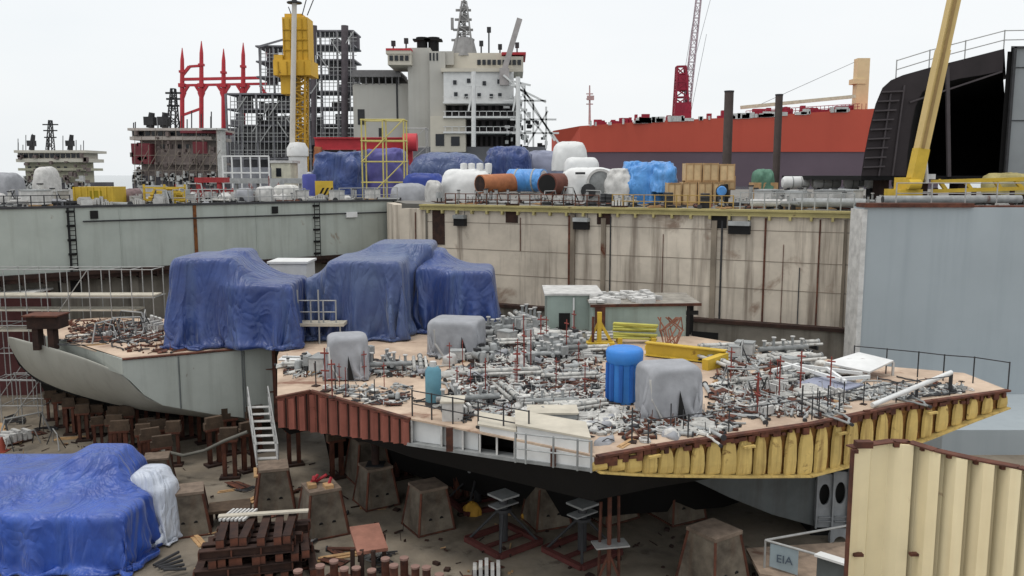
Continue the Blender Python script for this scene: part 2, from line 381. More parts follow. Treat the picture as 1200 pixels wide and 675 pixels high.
# quay ground behind the walls, out to the water
qd = M('quay_ground', (126, 122, 116), .9, var=.3, scale=.3, world=True)
q = [tuple(LA - n_l * .6 - u_l * 40), tuple(LB - n_l * .6), tuple(WA - n_w * .6), tuple(WB - n_w * .6 + u_w * 1.5), (24.5, 46.8), (70, 46.8), (70, 122), (-120, 122), (-120, 0)]
n = len(q)
qg = MB().add([(x, y, QZ - .02) for x, y in q], [tuple(range(n))])
qg.add([(70, 122, QZ - .02), (-120, 122, QZ - .02), (-120, 122, 5), (70, 122, 5)], [(0, 1, 2, 3)])
build(qg, 'quay_ground', qd, kind='structure')
wm = bpy.data.materials.new('water'); wm.use_nodes = True; b = wm.node_tree.nodes['Principled BSDF']
b.inputs['Base Color'].default_value = (*lin((84, 98, 100)), 1); b.inputs['Roughness'].default_value = .12
nn = wm.node_tree.nodes.new('ShaderNodeTexNoise'); nn.inputs['Scale'].default_value = .6; nb = wm.node_tree.nodes.new('ShaderNodeBump'); nb.inputs['Strength'].default_value = .3
g = wm.node_tree.nodes.new('ShaderNodeNewGeometry'); wm.node_tree.links.new(g.outputs['Position'], nn.inputs['Vector'])
wm.node_tree.links.new(nn.outputs['Fac'], nb.inputs['Height']); wm.node_tree.links.new(nb.outputs['Normal'], b.inputs['Normal'])
build(MB().add([(-5000, 122.5, 8.6), (5000, 122.5, 8.6), (5000, 8000, 8.6), (-5000, 8000, 8.6)], [(0, 1, 2, 3)]), 'harbour_water', wm, kind='structure')

# ---- steel side wall
lw = thing('dock_wall', 'long grey green steel dock wall with a rusty ledge and black ladders', 'dock wall', (LA.x, LA.y, 0))
Ll = (LB - LA).length
m = MB(); wbox(m, LA, u_l, n_l, -40, Ll, -.6, 0, 7.1, QZ); build(m, 'upper_plating', steel, lw)
m = MB(); wbox(m, LA, u_l, n_l, -40, Ll, -1.4, -.75, 0, 7.0); build(m, 'lower_wall', concdark, lw)
m = MB(); wbox(m, LA, u_l, n_l, -40, Ll, -.7, .35, 6.85, 7.1); wbox(m, LA, u_l, n_l, -40, Ll, .1, .2, 6.6, 6.85)
for k in range(60): wbox(m, LA, u_l, n_l, k * 1.1, k * 1.1 + .12, -.75, .3, 6.45, 6.85)
build(m, 'ledge', darkrust, lw)
m = MB(); wbox(m, LA, u_l, n_l, -40, Ll, -.25, .12, QZ, QZ + .14); build(m, 'coping', darkm, lw)
s0 = spar(on_line(96, LA, LB, 0), LA, u_l)
m = MB(); a = LA + u_l * s0 + n_l * .12; c = LA + u_l * (Ll - .5) + n_l * .12; m.tube((a.x, a.y, 10.15), (c.x, c.y, 10.15), .05); build(m, 'service_pipe', darkm, lw)
for px in (82, 370, 462):
    s = spar(on_line(px, LA, LB, 0), LA, u_l); m = MB()
    for o in (-.2, .2):
        a = LA + u_l * (s + o) + n_l * .22; m.beam((a.x, a.y, 7.1), (a.x, a.y, QZ), .05)
    for k in range(13):
        z = 7.3 + k * .29; a = LA + u_l * (s - .2) + n_l * .22; c = LA + u_l * (s + .2) + n_l * .22; m.beam((a.x, a.y, z), (c.x, c.y, z), .045)
        if k % 3 == 0: wbox(m, LA, u_l, n_l, s - .24, s + .24, 0, .2, z - .07, z + .07)
    build(m, 'ladder', black, lw)
for px, w_, col_, zz in ((228, .22, M('rust_run', (126, 78, 40), .9, var=.4, scale=3, hvar=(84, 50, 30)), (7.1, QZ)), (80, .07, darkm, (7.1, QZ)), (140, .04, steel, (7.1, QZ)), (300, .05, steel, (7.1, QZ))):
    s = spar(on_line(px, LA, LB, 0), LA, u_l); m = MB(); wbox(m, LA, u_l, n_l, s - w_ / 2, s + w_ / 2, -.05, .05, *zz); build(m, 'seam_bar', col_, lw)
for px in (110, 322):
    s = spar(on_line(px, LA, LB, 0), LA, u_l); m = MB(); wbox(m, LA, u_l, n_l, s - .22, s + .22, -.1, .1, 10.3, 10.8); build(m, 'scupper', black, lw)
s = spar(on_line(411, LA, LB, 0), LA, u_l); m = MB(); wbox(m, LA, u_l, n_l, s - .45, s + .45, .02, .2, 9.85, 10.25)
tag(build(m, 'flood_light', white), 'small white box fixed high on the steel dock wall', 'wall light')
for px in (78,):
    s = spar(on_line(px, LA, LB, 0), LA, u_l); m = MB(); wbox(m, LA, u_l, n_l, s - .6, s + .6, -.8, -.5, 5.6, 6.4); build(m, 'recess_shade', black, lw)  # black box stands for the shade of a recess
# lower wall pilasters and rails
m = MB()
for k in range(14): wbox(m, LA, u_l, n_l, 12 + k * 4, 12.5 + k * 4, -.76, -.45, 0, 6.8)
build(m, 'pilaster', concdark, lw)

# ---- concrete wall
cw = thing('dock_wall', 'beige stained concrete dock wall under a pale yellow edge beam', 'dock wall', (WA.x, WA.y, 0))
Lw = (WB - WA).length
m = MB(); wbox(m, WA, u_w, n_w, 0, Lw + .6, -1, 0, 4.4, QZ - .35); build(m, 'wall_face', concrete, cw)
m = MB(); wbox(m, WA, u_w, n_w, 0, Lw + .6, -1, .5, 0, 4.2); build(m, 'foot', concdark, cw)
m = MB(); wbox(m, WA, u_w, n_w, 0, Lw + .4, -.9, .65, 4.2, 4.4); build(m, 'foot_ledge', darkrust, cw)
m = MB(); wbox(m, WA, u_w, n_w, 1.6, Lw, -.6, .2, QZ - .35, QZ - .02); wbox(m, WA, u_w, n_w, 1.6, Lw, .1, .3, QZ - .14, QZ - .04); wbox(m, WA, u_w, n_w, 1.6, Lw, .1, .26, QZ - .4, QZ - .33); build(m, 'edge_beam', yellowpale, cw)
m = MB()
for k in range(24): wbox(m, WA, u_w, n_w, 2.2 + k * 1.15, 2.34 + k * 1.15, .02, .3, QZ - .62, QZ - .4)
build(m, 'bracket', yellowpale, cw)
# return of the corner up to the steel wall
m = MB(); m.prism([(WA.x, WA.y), (WA.x - .6, WA.y + .3), (LB.x - .6, LB.y - 1), (LB.x + .4, LB.y)], 0, QZ - .1); build(m, 'return_wall', concrete, cw)
for px0, px1, zt, zb, mt in ((507, 521, 10.6, 8.2, darkrust), (509, 521, 7.9, 7.3, darkrust), (593, 607, QZ + .1, 9.85, darkrust), (700, 716, 10.62, 9.9, darkrust), (834, 852, 10.62, 9.85, black), (523, 562, 6.95, 6.2, black)):
    a = spar(on_line(px0, WA, WB, 0), WA, u_w); c = spar(on_line(px1, WA, WB, 0), WA, u_w)
    m = MB(); wbox(m, WA, u_w, n_w, a, c, -.2, .06, zb, zt); build(m, 'recess_shade', mt, cw)  # dark box on the face stands for a shaded recess
for px, w_, zt, zb, mt in ((668, .16, 10.4, 5, rust), (672, .3, 10.5, 5.4, concpost), (708, .3, 10.3, 4.4, concpost), (716, .07, 10.4, 4.4, darkm), (838, .32, 10.3, 4.4, concpost), (847, .1, 10.3, 4.4, darkm), (898, .1, 10.5, 4.4, rust), (940, .05, 7.7, 4.4, darkm), (962, .08, 10.5, 4.4, rust), (992, .16, 10.5, 4.4, concpost), (1000, .2, 10.6, 0, rust), (487, .05, 10.4, 4.4, rust), (610, .04, 10.2, 8, rust), (778, .03, 9.4, 5.6, rust), (920, .03, 9, 4.4, rust), (500, .12, 10.5, 5, concdark)):
    s = spar(on_line(px, WA, WB, 0), WA, u_w); m = MB(); wbox(m, WA, u_w, n_w, s - w_ / 2, s + w_ / 2, -.02, .05 + w_ * .35, zb, zt); build(m, 'pipe_run', mt, cw)
m = MB()
for z in (7.95, 9.75, 6.3): wbox(m, WA, u_w, n_w, 2, Lw, -.02, .012, z, z + .04)
build(m, 'joint', M('joint_brown', (140, 128, 114), .9, var=.4, scale=1, world=True), cw)  # darker lines along the wall joints
m = MB()
for s in (1, 3.4, 6): wbox(m, WA, u_w, n_w, s + 3.2, s + 4.6, .3, .53, 2.6, 3.7)
for s in (12, 15, 21): wbox(m, WA, u_w, n_w, s, s + 1.6, .3, .53, 2.2, 3.6)
build(m, 'recess_shade', black, cw)  # black boxes stand for the shaded openings in the foot
for px, name in ((541, 'black fender box hung on the wall near the blue covers'), (683, 'dark fender box between two rusty wall pipes'), (868, 'widest dark fender box under the yellow edge beam')):
    s = spar(on_line(px, WA, WB, 0), WA, u_w); hw = {541: .42, 683: .5, 868: .62}[px]
    t = thing('fender_box', name, 'fender', on_line(px, WA, WB, 9.3), group='fenders on the concrete wall')
    m = MB(); wbox(m, WA, u_w, n_w, s - hw, s + hw, .02, .42, 9.55, 10.05); build(m, 'rubber_block', black, t)
    m = MB(); wbox(m, WA, u_w, n_w, s - hw, s + hw, .02, .52, 10.05, 10.3); build(m, 'steel_cover', greypipe, t)
    m = MB()
    for o in (-hw * .8, hw * .8):
        a = WA + u_w * (s + o) + n_w * .2; m.tube((a.x, a.y, 10.3), (a.x, a.y, 10.7), .025, 5)
    build(m, 'chain', darkm, t)
# blue grey caisson wall
px0 = P(1010, 300, 45.2).x
cs = thing('dock_gate', 'tall smooth blue grey painted steel dock gate', 'dock gate', (30, 45, 0))
m = MB(); m.bb(px0, 45.2, 0, 52, 46.6, 11.3); build(m, 'plating', panelblue, cs)
m = MB(); m.bb(px0 - .12, 45.12, 1.2, px0 + .14, 46.7, 11.2); build(m, 'edge_seal', whitedirty, cs)
m = MB(); m.bb(px0 - .05, 45.0, 11.3, P(1142, 240, 45).x, 46.2, 11.52); m.bb(P(1142, 240, 45).x, 45.3, 11.3, 52, 46.4, 11.38); build(m, 'top_beam', rust, cs)
m = MB(); m.bb(px0 + 1.5, 38.6, 0, 52, 45.19, 1.2); tag(build(m, 'dock_step', panelblue), 'low blue grey step along the foot of the dock gate', 'step', kind='thing')
# ================= the two hull blocks on keel blocks =================
def interp(pl, t):
    """pl: [(x, y)] sorted by x"""
    for (x0, y0), (x1, y1) in zip(pl, pl[1:]):
        if t <= x1: return y0 + (y1 - y0) * (t - x0) / (x1 - x0)
    return pl[-1][1]
topl = [(325, 465), (365, 457), (480, 490), (600, 514), (700, 534.5), (781, 520), (867, 508), (950, 496), (1012, 483), (1057, 474), (1102, 468), (1181, 457)]
botl = [(325, 500), (365, 506), (480, 521), (600, 539), (699, 552), (760, 556), (867, 557.5), (950, 557), (973, 551), (1000, 545), (1050, 528), (1097, 510), (1136, 494), (1181, 477)]
def edge(px): return F(px, interp(topl, px), DZ)
def low(px):
    t = edge(px); p = P(px, interp(botl, px), t.y); return V((t.x, t.y, p.z))
hull = thing('hull_block', 'large ship hull block with cluttered tan deck and yellow ribbed edge on keel blocks', 'hull block', (4, 33, 1.9))
near = [edge(px) for px in (325, 365, 420, 480, 540, 600, 650, 700, 740, 781, 825, 867, 910, 950, 1012, 1057, 1102, 1140, 1181)]
far = [F(1130, 437, DZ), F(1000, 426, DZ), F(900, 408, DZ), F(800, 392, DZ), F(690, 383, DZ), F(600, 374, DZ), F(480, 376, DZ), F(380, 380, DZ), V((-11.2, 41, DZ)), F(325, 418, DZ)]
m = MB(); m.prism([(p.x, p.y) for p in near + far], DZ - .06, DZ); build(m, 'deck', deckm, hull)
# side panels
IN = V((0, .12, 0))
def side(pxs, name, mat, z_off=-.065, push=0.0):
    top = [edge(p) + V((0, -push, z_off)) for p in pxs]; bot = [low(p) + V((0, -push, 0)) for p in pxs]
    mm = MB(); mm.strip(top, bot, IN); return mm, top, bot
rp_px = [325, 345, 365, 390, 420, 450, 480]
m, _, _ = side(rp_px, '', primer)
for k in range(13):
    px = 329 + k * 12.3; t = edge(px); b_ = low(px)
    m.beam(t + V((0, -.09, -.14)), b_ + V((0, -.09, .02)), .09, .2, up=(1, .2, 0))
build(m, 'red_side_plating', primer, hull)
m = MB()
for k in range(13):
    px = 335 + k * 12.1; t = edge(px); b_ = low(px); m.beam(t + V((0, -.035, -.12)), b_ + V((0, -.035, .03)), .075, .05, up=(1, .2, 0))
build(m, 'stiffener_gap', darkrust, hull)
m = MB(); tt = [edge(p) for p in rp_px]
for a, c in zip(tt, tt[1:]): m.beam(a + V((0, -.1, .0)), c + V((0, -.1, .0)), .16, .07)
build(m, 'edge_strip', rust, hull)
# open white bays between the red and the yellow plating
wp = [480, 498, 516, 540, 560]
m, _, _ = side(wp, '', white, push=-.25); build(m, 'white_bulkhead', white, hull)
m, _, _ = side([560, 585, 603], '', black, push=-1.1); build(m, 'bay_shade', black, hull)  # black back sheet puts the shade of the open bay into the colour
m, _, _ = side([603, 640, 670, 700], '', white, push=0.02); build(m, 'white_side_plating', white, hull)
m = MB()
for px in (481, 516, 541, 561, 581, 602):
    t = edge(px); b_ = low(px); m.strip([t + V((0, 0, -.07)), t + V((0, 1.1, -.07))], [b_, b_ + V((0, 1.1, 0))], V((.06, 0, 0)))
build(m, 'bay_frame', whitedirty, hull)
m = MB()
for a, c in ((480, 560), (560, 604), (604, 700)):
    p, q_ = low(a), low(c); m.beam(p + V((0, .2, .02)), q_ + V((0, .2, .02)), .5, .1)
build(m, 'bottom_flange', greypipe, hull)
for px, top_, w_ in ((648, 509, .16), (527, 486, .22)):
    t = edge(px); m = MB(); m.beam(t + V((0, -.12, -.02)), V((t.x, t.y - .12, low(px).z + .02)), w_, .1, up=(0, 1, 0)); build(m, 'rusty_post', rust, hull)
# yellow ribbed edge
yp = [700, 740, 781, 825, 867, 910, 950, 973, 1012, 1057, 1097, 1140, 1181]
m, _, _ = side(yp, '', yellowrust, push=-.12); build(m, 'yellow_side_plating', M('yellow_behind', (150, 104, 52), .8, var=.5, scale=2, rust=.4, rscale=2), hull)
n_rib = 27
for k in range(n_rib):
    px = 703 + (1176 - 703) * (k / (n_rib - 1)) ** .96; t = edge(px); b_ = low(px); hgt = t.z - b_.z
    d = (edge(px + 4) - edge(px - 4)).normalized(); nn_ = V((d.y, -d.x, 0))
    wd = random.uniform(.21, .29)
    m = MB(); prof = [(0, .02), (.0, .86), (.35, .95), (.7, .86), (.75, .4), (.55, .1), (.3, .02)]
    # a pressed rib: wide pillow-shaped face with a narrow neck at the top
    rows = []
    for f_, ww, oo in ((.0, 1.05, .05), (.06, 1.12, .07), (.3, 1.12, .1), (.6, 1.05, .1), (.8, .85, .1), (.93, .62, .07), (1, .5, .03)):
        z = b_.z + .03 + (hgt - .16) * f_; c = V((t.x, t.y, z)) + nn_ * (oo - .04)
        r0 = V((t.x, t.y, z)) - nn_ * .03
        rows.append([r0 - d * wd * ww, c - d * wd * ww * .82, c + d * wd * ww * .82, r0 + d * wd * ww])
    m.grid(rows, False)
    if k % 6 == 3: m.box(V((t.x, t.y, b_.z + hgt * .72)) + nn_ * .2, (.42, .12, .07), math.atan2(d.y, d.x))
    build(m, 'rib', yellowrust, hull)
m = MB(); tt = [edge(p) for p in yp]
for a, c in zip(tt, tt[1:]): m.beam(a + V((0, -.05, .0)), c + V((0, -.05, .0)), .22, .07)
for k in range(60):
    px = 702 + k * 8; t = edge(px); m.box(t + V((random.uniform(-.05, .05), -.08, -random.uniform(.05, .2))), (random.uniform(.1, .3), .1, random.uniform(.08, .3)), .3)
build(m, 'rusted_lip', rust, hull)
m = MB(); bb_ = [low(p) for p in yp]
for a, c in zip(bb_, bb_[1:]): m.beam(a + V((0, -.02, .0)), c + V((0, -.02, .0)), .34, .05)
build(m, 'bottom_lip', yellowrust, hull)
# bottom: sloping bilge, then a deep dark body shaped to keep light out
pxs = [325, 365, 420, 480, 540, 600, 650, 700, 740, 781, 825, 867, 910, 950, 1012, 1057, 1102, 1140, 1181]
rows = []
for px in pxs:
    b_ = low(px); e = edge(px)
    y1_ = b_.y + (5.2 if px < 700 else max(2.2, 5.2 - (px - 700) * .0075)); kx = max(0, px - 930); zf = .45 if px < 930 else .45 + kx * .0145
    rows.append([b_ + V((0, .05, .0)), V((b_.x * .98, b_.y + .9, min(b_.z, 3.3) if px < 1000 else b_.z)), V((b_.x * .96, y1_, min(b_.z, 2.7 if px < 930 else 2.7 + kx * .004))), V((b_.x * .95, y1_ + 1.1, min(zf, b_.z))), V((b_.x * .9 - .4, 43 if px < 700 else max(y1_ + 1.4, 43 - (px - 700) * .02), min(zf, b_.z))),
                 V((b_.x * .98 - .2, 46.0 if px < 700 else max(y1_ + 1.6, 44.5 - (px - 700) * .026), 4.9 if px < 1000 else 4.7))])
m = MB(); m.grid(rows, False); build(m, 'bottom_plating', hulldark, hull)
# lower skeg plating and floors with lightening holes beneath the yellow edge
a = P(800, 558, 28.6); 
m = MB(); m.plate([P(805, 559, 28.0), P(956, 558, 29.4), P(956, 617, 29.4), P(905, 603, 29.0), P(855, 583, 28.5)], .08); build(m, 'skeg_plating', bilge, hull)
def holed(px0, px1, y0, y1, d, name):
    p00 = P(px0, y0, d); p11 = P(px1, y1, d); x0, x1, z1, z0 = p00.x, p11.x, p00.z, p11.z
    cx = (x0 + x1) / 2; cz = z0 + (z1 - z0) * .62; rx = (x1 - x0) * .3; rz = (z1 - z0) * .2
    mm = MB(); n_ = 20; ring = [(cx + rx * math.cos(k * math.tau / n_), cz + rz * math.sin(k * math.tau / n_)) for k in range(n_)]
    out = []
    for k in range(n_):
        c_, s_ = math.cos(k * math.tau / n_), math.sin(k * math.tau / n_); q_ = max(abs(c_), abs(s_)); out.append((cx + (x1 - x0) / 2 * c_ / q_, (z0 + z1) / 2 + (z1 - z0) / 2 * s_ / q_))
    for yy in (d, d + .08): mm.add([(x, yy, z) for x, z in ring] + [(x, yy, z) for x, z in out], [(k, (k + 1) % n_, n_ + (k + 1) % n_, n_ + k) for k in range(n_)])
    mm.add([(x, d, z) for x, z in ring] + [(x, d + .08, z) for x, z in ring], [(k, (k + 1) % n_, n_ + (k + 1) % n_, n_ + k) for k in range(n_)])
    mm.bb(x0, d - .12, z0, x0 + .05, d, z1)
    for k in (.12, .2): mm.bb(x0 + .12, d - .1, z0 + (z1 - z0) * k, x1 - .08, d, z0 + (z1 - z0) * k + .03)
    build(mm, name, M('floor_plate_grey', (150, 152, 154), .7, var=.25, scale=2, rust=.15), hull)
holed(957, 975, 556, 618, 29.3, 'floor_plate'); holed(976, 993, 553, 618, 29.3, 'floor_plate'); holed(994, 1016, 549, 618, 29.3, 'floor_plate')
holed(972, 996, 620, 668, 29.0, 'floor_plate')
m = MB(); p = P(955, 560, 29.45); q_ = P(1040, 690, 29.45); m.bb(p.x, 29.6, q_.z, q_.x, 33, p.z); build(m, 'black_backing', black, hull)  # plain black box fills the space behind the holed plates

# ---- grey block with the curved shell
gb = thing('hull_block', 'grey hull block with curved bow shell and flat riveted side', 'hull block', (-17, 40, 1.6))
def gtop(px):
    a, c = F(143, 421, DZ), F(318, 405.5, DZ); t = (px - 143) / (318 - 143.); return a.lerp(c, t)
lowg = [(143, 440), (150, 446), (165, 463), (185, 475), (240, 485), (300, 492), (318, 494)]
def glow(px):
    t = gtop(px); return V((t.x, t.y, P(px, interp(lowg, px), t.y).z))
gp = [143, 150, 165, 185, 210, 240, 270, 300, 318]
m = MB(); m.strip([gtop(p) + V((0, 0, -.07)) for p in gp], [glow(p) for p in gp], V((0, .12, 0)))
build(m, 'side_plating', hullgrey, gb)
m = MB()
for px in (206, 281, 283.5): t = gtop(px); m.beam(t + V((0, -.02, -.1)), glow(px) + V((0, -.02, 0)), .05, .06, up=(0, 1, 0))
build(m, 'weld_seam', M('seam_grey', (104, 108, 106), .7), gb)
m = MB()
for px, py in ((247, 427), (260, 426), (247, 436), (260, 435), (247.5, 446), (260, 445)):
    d = gtop(px).y; c = P(px, py, d - .03); m.tube(c, c + V((0, .05, 0)), .055, 10)
for px in (190, 208, 226, 246, 266): d = gtop(px).y; c = P(px, interp(lowg, px) - 4, d - .03); m.tube(c, c + V((0, .05, 0)), .09, 10)
build(m, 'bolt_hole', darkm, gb)
m = MB(); e = gtop(318); m.beam(e + V((.12, 0, .05)), V((e.x + .12, e.y, glow(318).z)), .16, .2, up=(0, 1, 0))
for dz in (.9, 2.0): m.box(e + V((-.3, -.08, -dz - .2)), (.9, .12, .04), .1)
build(m, 'end_post', rust, gb)
m = MB()
for a, c in zip(gp, gp[1:]): m.beam(gtop(a) + V((0, .02, 0)), gtop(c) + V((0, .02, 0)), .22, .06)
build(m, 'edge_strip', rust, gb)
# curved shell
T = [(8, 394, 41.6), (30, 400, 40.8), (55, 406, 40.0), (100, 420, 38.4), (140, 437, 37.3), (150, 446, 37.32), (165, 463, 37.5), (185, 475, 37.8), (240, 485, 38.7), (318, 494, 39.95)]
B_ = [(10, 402, 42.6), (22, 428, 42.4), (42, 446, 42.0), (85, 463, 41.2), (130, 474, 40.6), (145, 477, 40.4), (165, 481, 40.2), (185, 483, 40.1), (240, 489, 40.4), (318, 497, 41.2)]
rows = []
for (a, b1, d0), (c, e1, d1) in zip(T, B_):
    p, q_ = P(a, b1, d0), P(c, e1, d1); r_ = []
    for k in range(9):
        t = k / 8; v = p.lerp(q_, t); bul = math.sin(t * math.pi) * .22 * min(1, (p.z - q_.z) / 1.2); v = v + V((-.3 * bul, -.8 * bul, -.35 * bul)); r_.append(v)
    rows.append(r_)
m = MB(); m.grid(rows, True); o = build(m, 'curved_shell', M('shell_grey', (166, 165, 156), .65, var=.12, scale=.4, streak=.25, streakc=(110, 106, 98), bump=.1, bscale=1.2), gb, sharp=180)
sm_ = o.modifiers.new('thick', 'SOLIDIFY'); sm_.thickness = .1; ss = o.modifiers.new('sub', 'SUBSURF'); ss.levels = 1; ss.render_levels = 2
# thin coaming plate above the shell, up to the deck edge
m = MB(); m.strip([F(53, 394, DZ), F(95, 405, DZ), F(143, 421, DZ)], [F(53, 394, DZ) + V((0, 0, -.6)), P(100, 424, F(95, 405, DZ).y), P(145, 440, F(143, 421, DZ).y)], V((.05, .1, 0))); build(m, 'coaming', hullgrey, gb)
m = MB(); m.prism([tuple(p.xy) for p in (F(53, 393, DZ), F(143, 420, DZ), F(318, 405, DZ), F(322, 385, DZ), F(250, 375, DZ), F(120, 372, DZ), F(40, 378, DZ))], DZ - .06, DZ); build(m, 'deck', deckm, gb)
rows = []
for (c, e1, d1) in B_:
    q_ = P(c, e1, d1); rows.append([q_, V((q_.x, q_.y + 2.4, 2.0)), V((q_.x + .1, q_.y + 3.4, .4)), V((q_.x + .4, 46.5, .4)), V((q_.x + .4, 47.2, 4.9))])
m = MB(); m.grid(rows, False); build(m, 'bottom_plating', hulldark, gb)  # deeper keel part shaped to keep the space beneath dark

# ---- near bulkhead panel
nb_ = thing('bulkhead_panel', 'tall cream corrugated steel bulkhead with rusty top edge', 'bulkhead', (7.5, 15, 0))
ctl = [(1000, 527, 15.0), (1048, 519, 15.35), (1068, 519, 15.3), (1100, 527, 14.8), (1150, 536, 14.3), (1200, 546, 13.9), (1290, 562, 13.0)]
ZT = 8.05
def cpt(px):
    return V((P(px, 530, 1).x * interp([(a, d) for a, _, d in ctl], px), interp([(a, d) for a, _, d in ctl], px), ZT))
pts = []
def cor(px, o): p = cpt(px); return p + V((0, o, 0))
segs = [(1000, 0), (1021, .02), (1024, .1), (1044, .1), (1049, .0)]
for k in range(8): segs += [(1056 + 32 * k, -.05), (1069 + 32 * k, -.05), (1075 + 32 * k, .22), (1083 + 32 * k, .22)]
top = [cor(px, o) for px, o in segs]; bot = [V((p.x, p.y, 0)) for p in top]
m = MB(); m.strip(top, bot, V((0, .04, 0))); build(m, 'corrugated_plate', cream, nb_)
m = MB()
for (a, _), (c, _) in zip(segs, segs[1:]): pass
cp = [cpt(px) for px in (998, 1024, 1048, 1068, 1100, 1150, 1200, 1290)]
for a, c in zip(cp, cp[1:]): m.beam(a + V((0, .1, .02)), c + V((0, .1, .02)), .2, .025)
for px, o in segs[::4]: p = cpt(px); m.box(p + V((.02, -.0 + o * .3, -.03)), (.12, .08, .07))
build(m, 'rusty_flange', rust, nb_)
m = MB(); p = cpt(999); m.beam(p + V((0, 0, 0)), V((p.x, p.y, 0)), .035, .12, up=(0, 1, 0)); p = cpt(1012); m.box((p.x - .02, p.y - .02, ZT + .08), (.3, .16, .12)); build(m, 'edge_bar', rust, nb_)
m = MB()
for px, z in ((1011, 6.02), (1078, 6.0)): p = cpt(px); m.box((p.x, p.y - .04, z), (.18, .1, .05))
build(m, 'lug', rust, nb_)
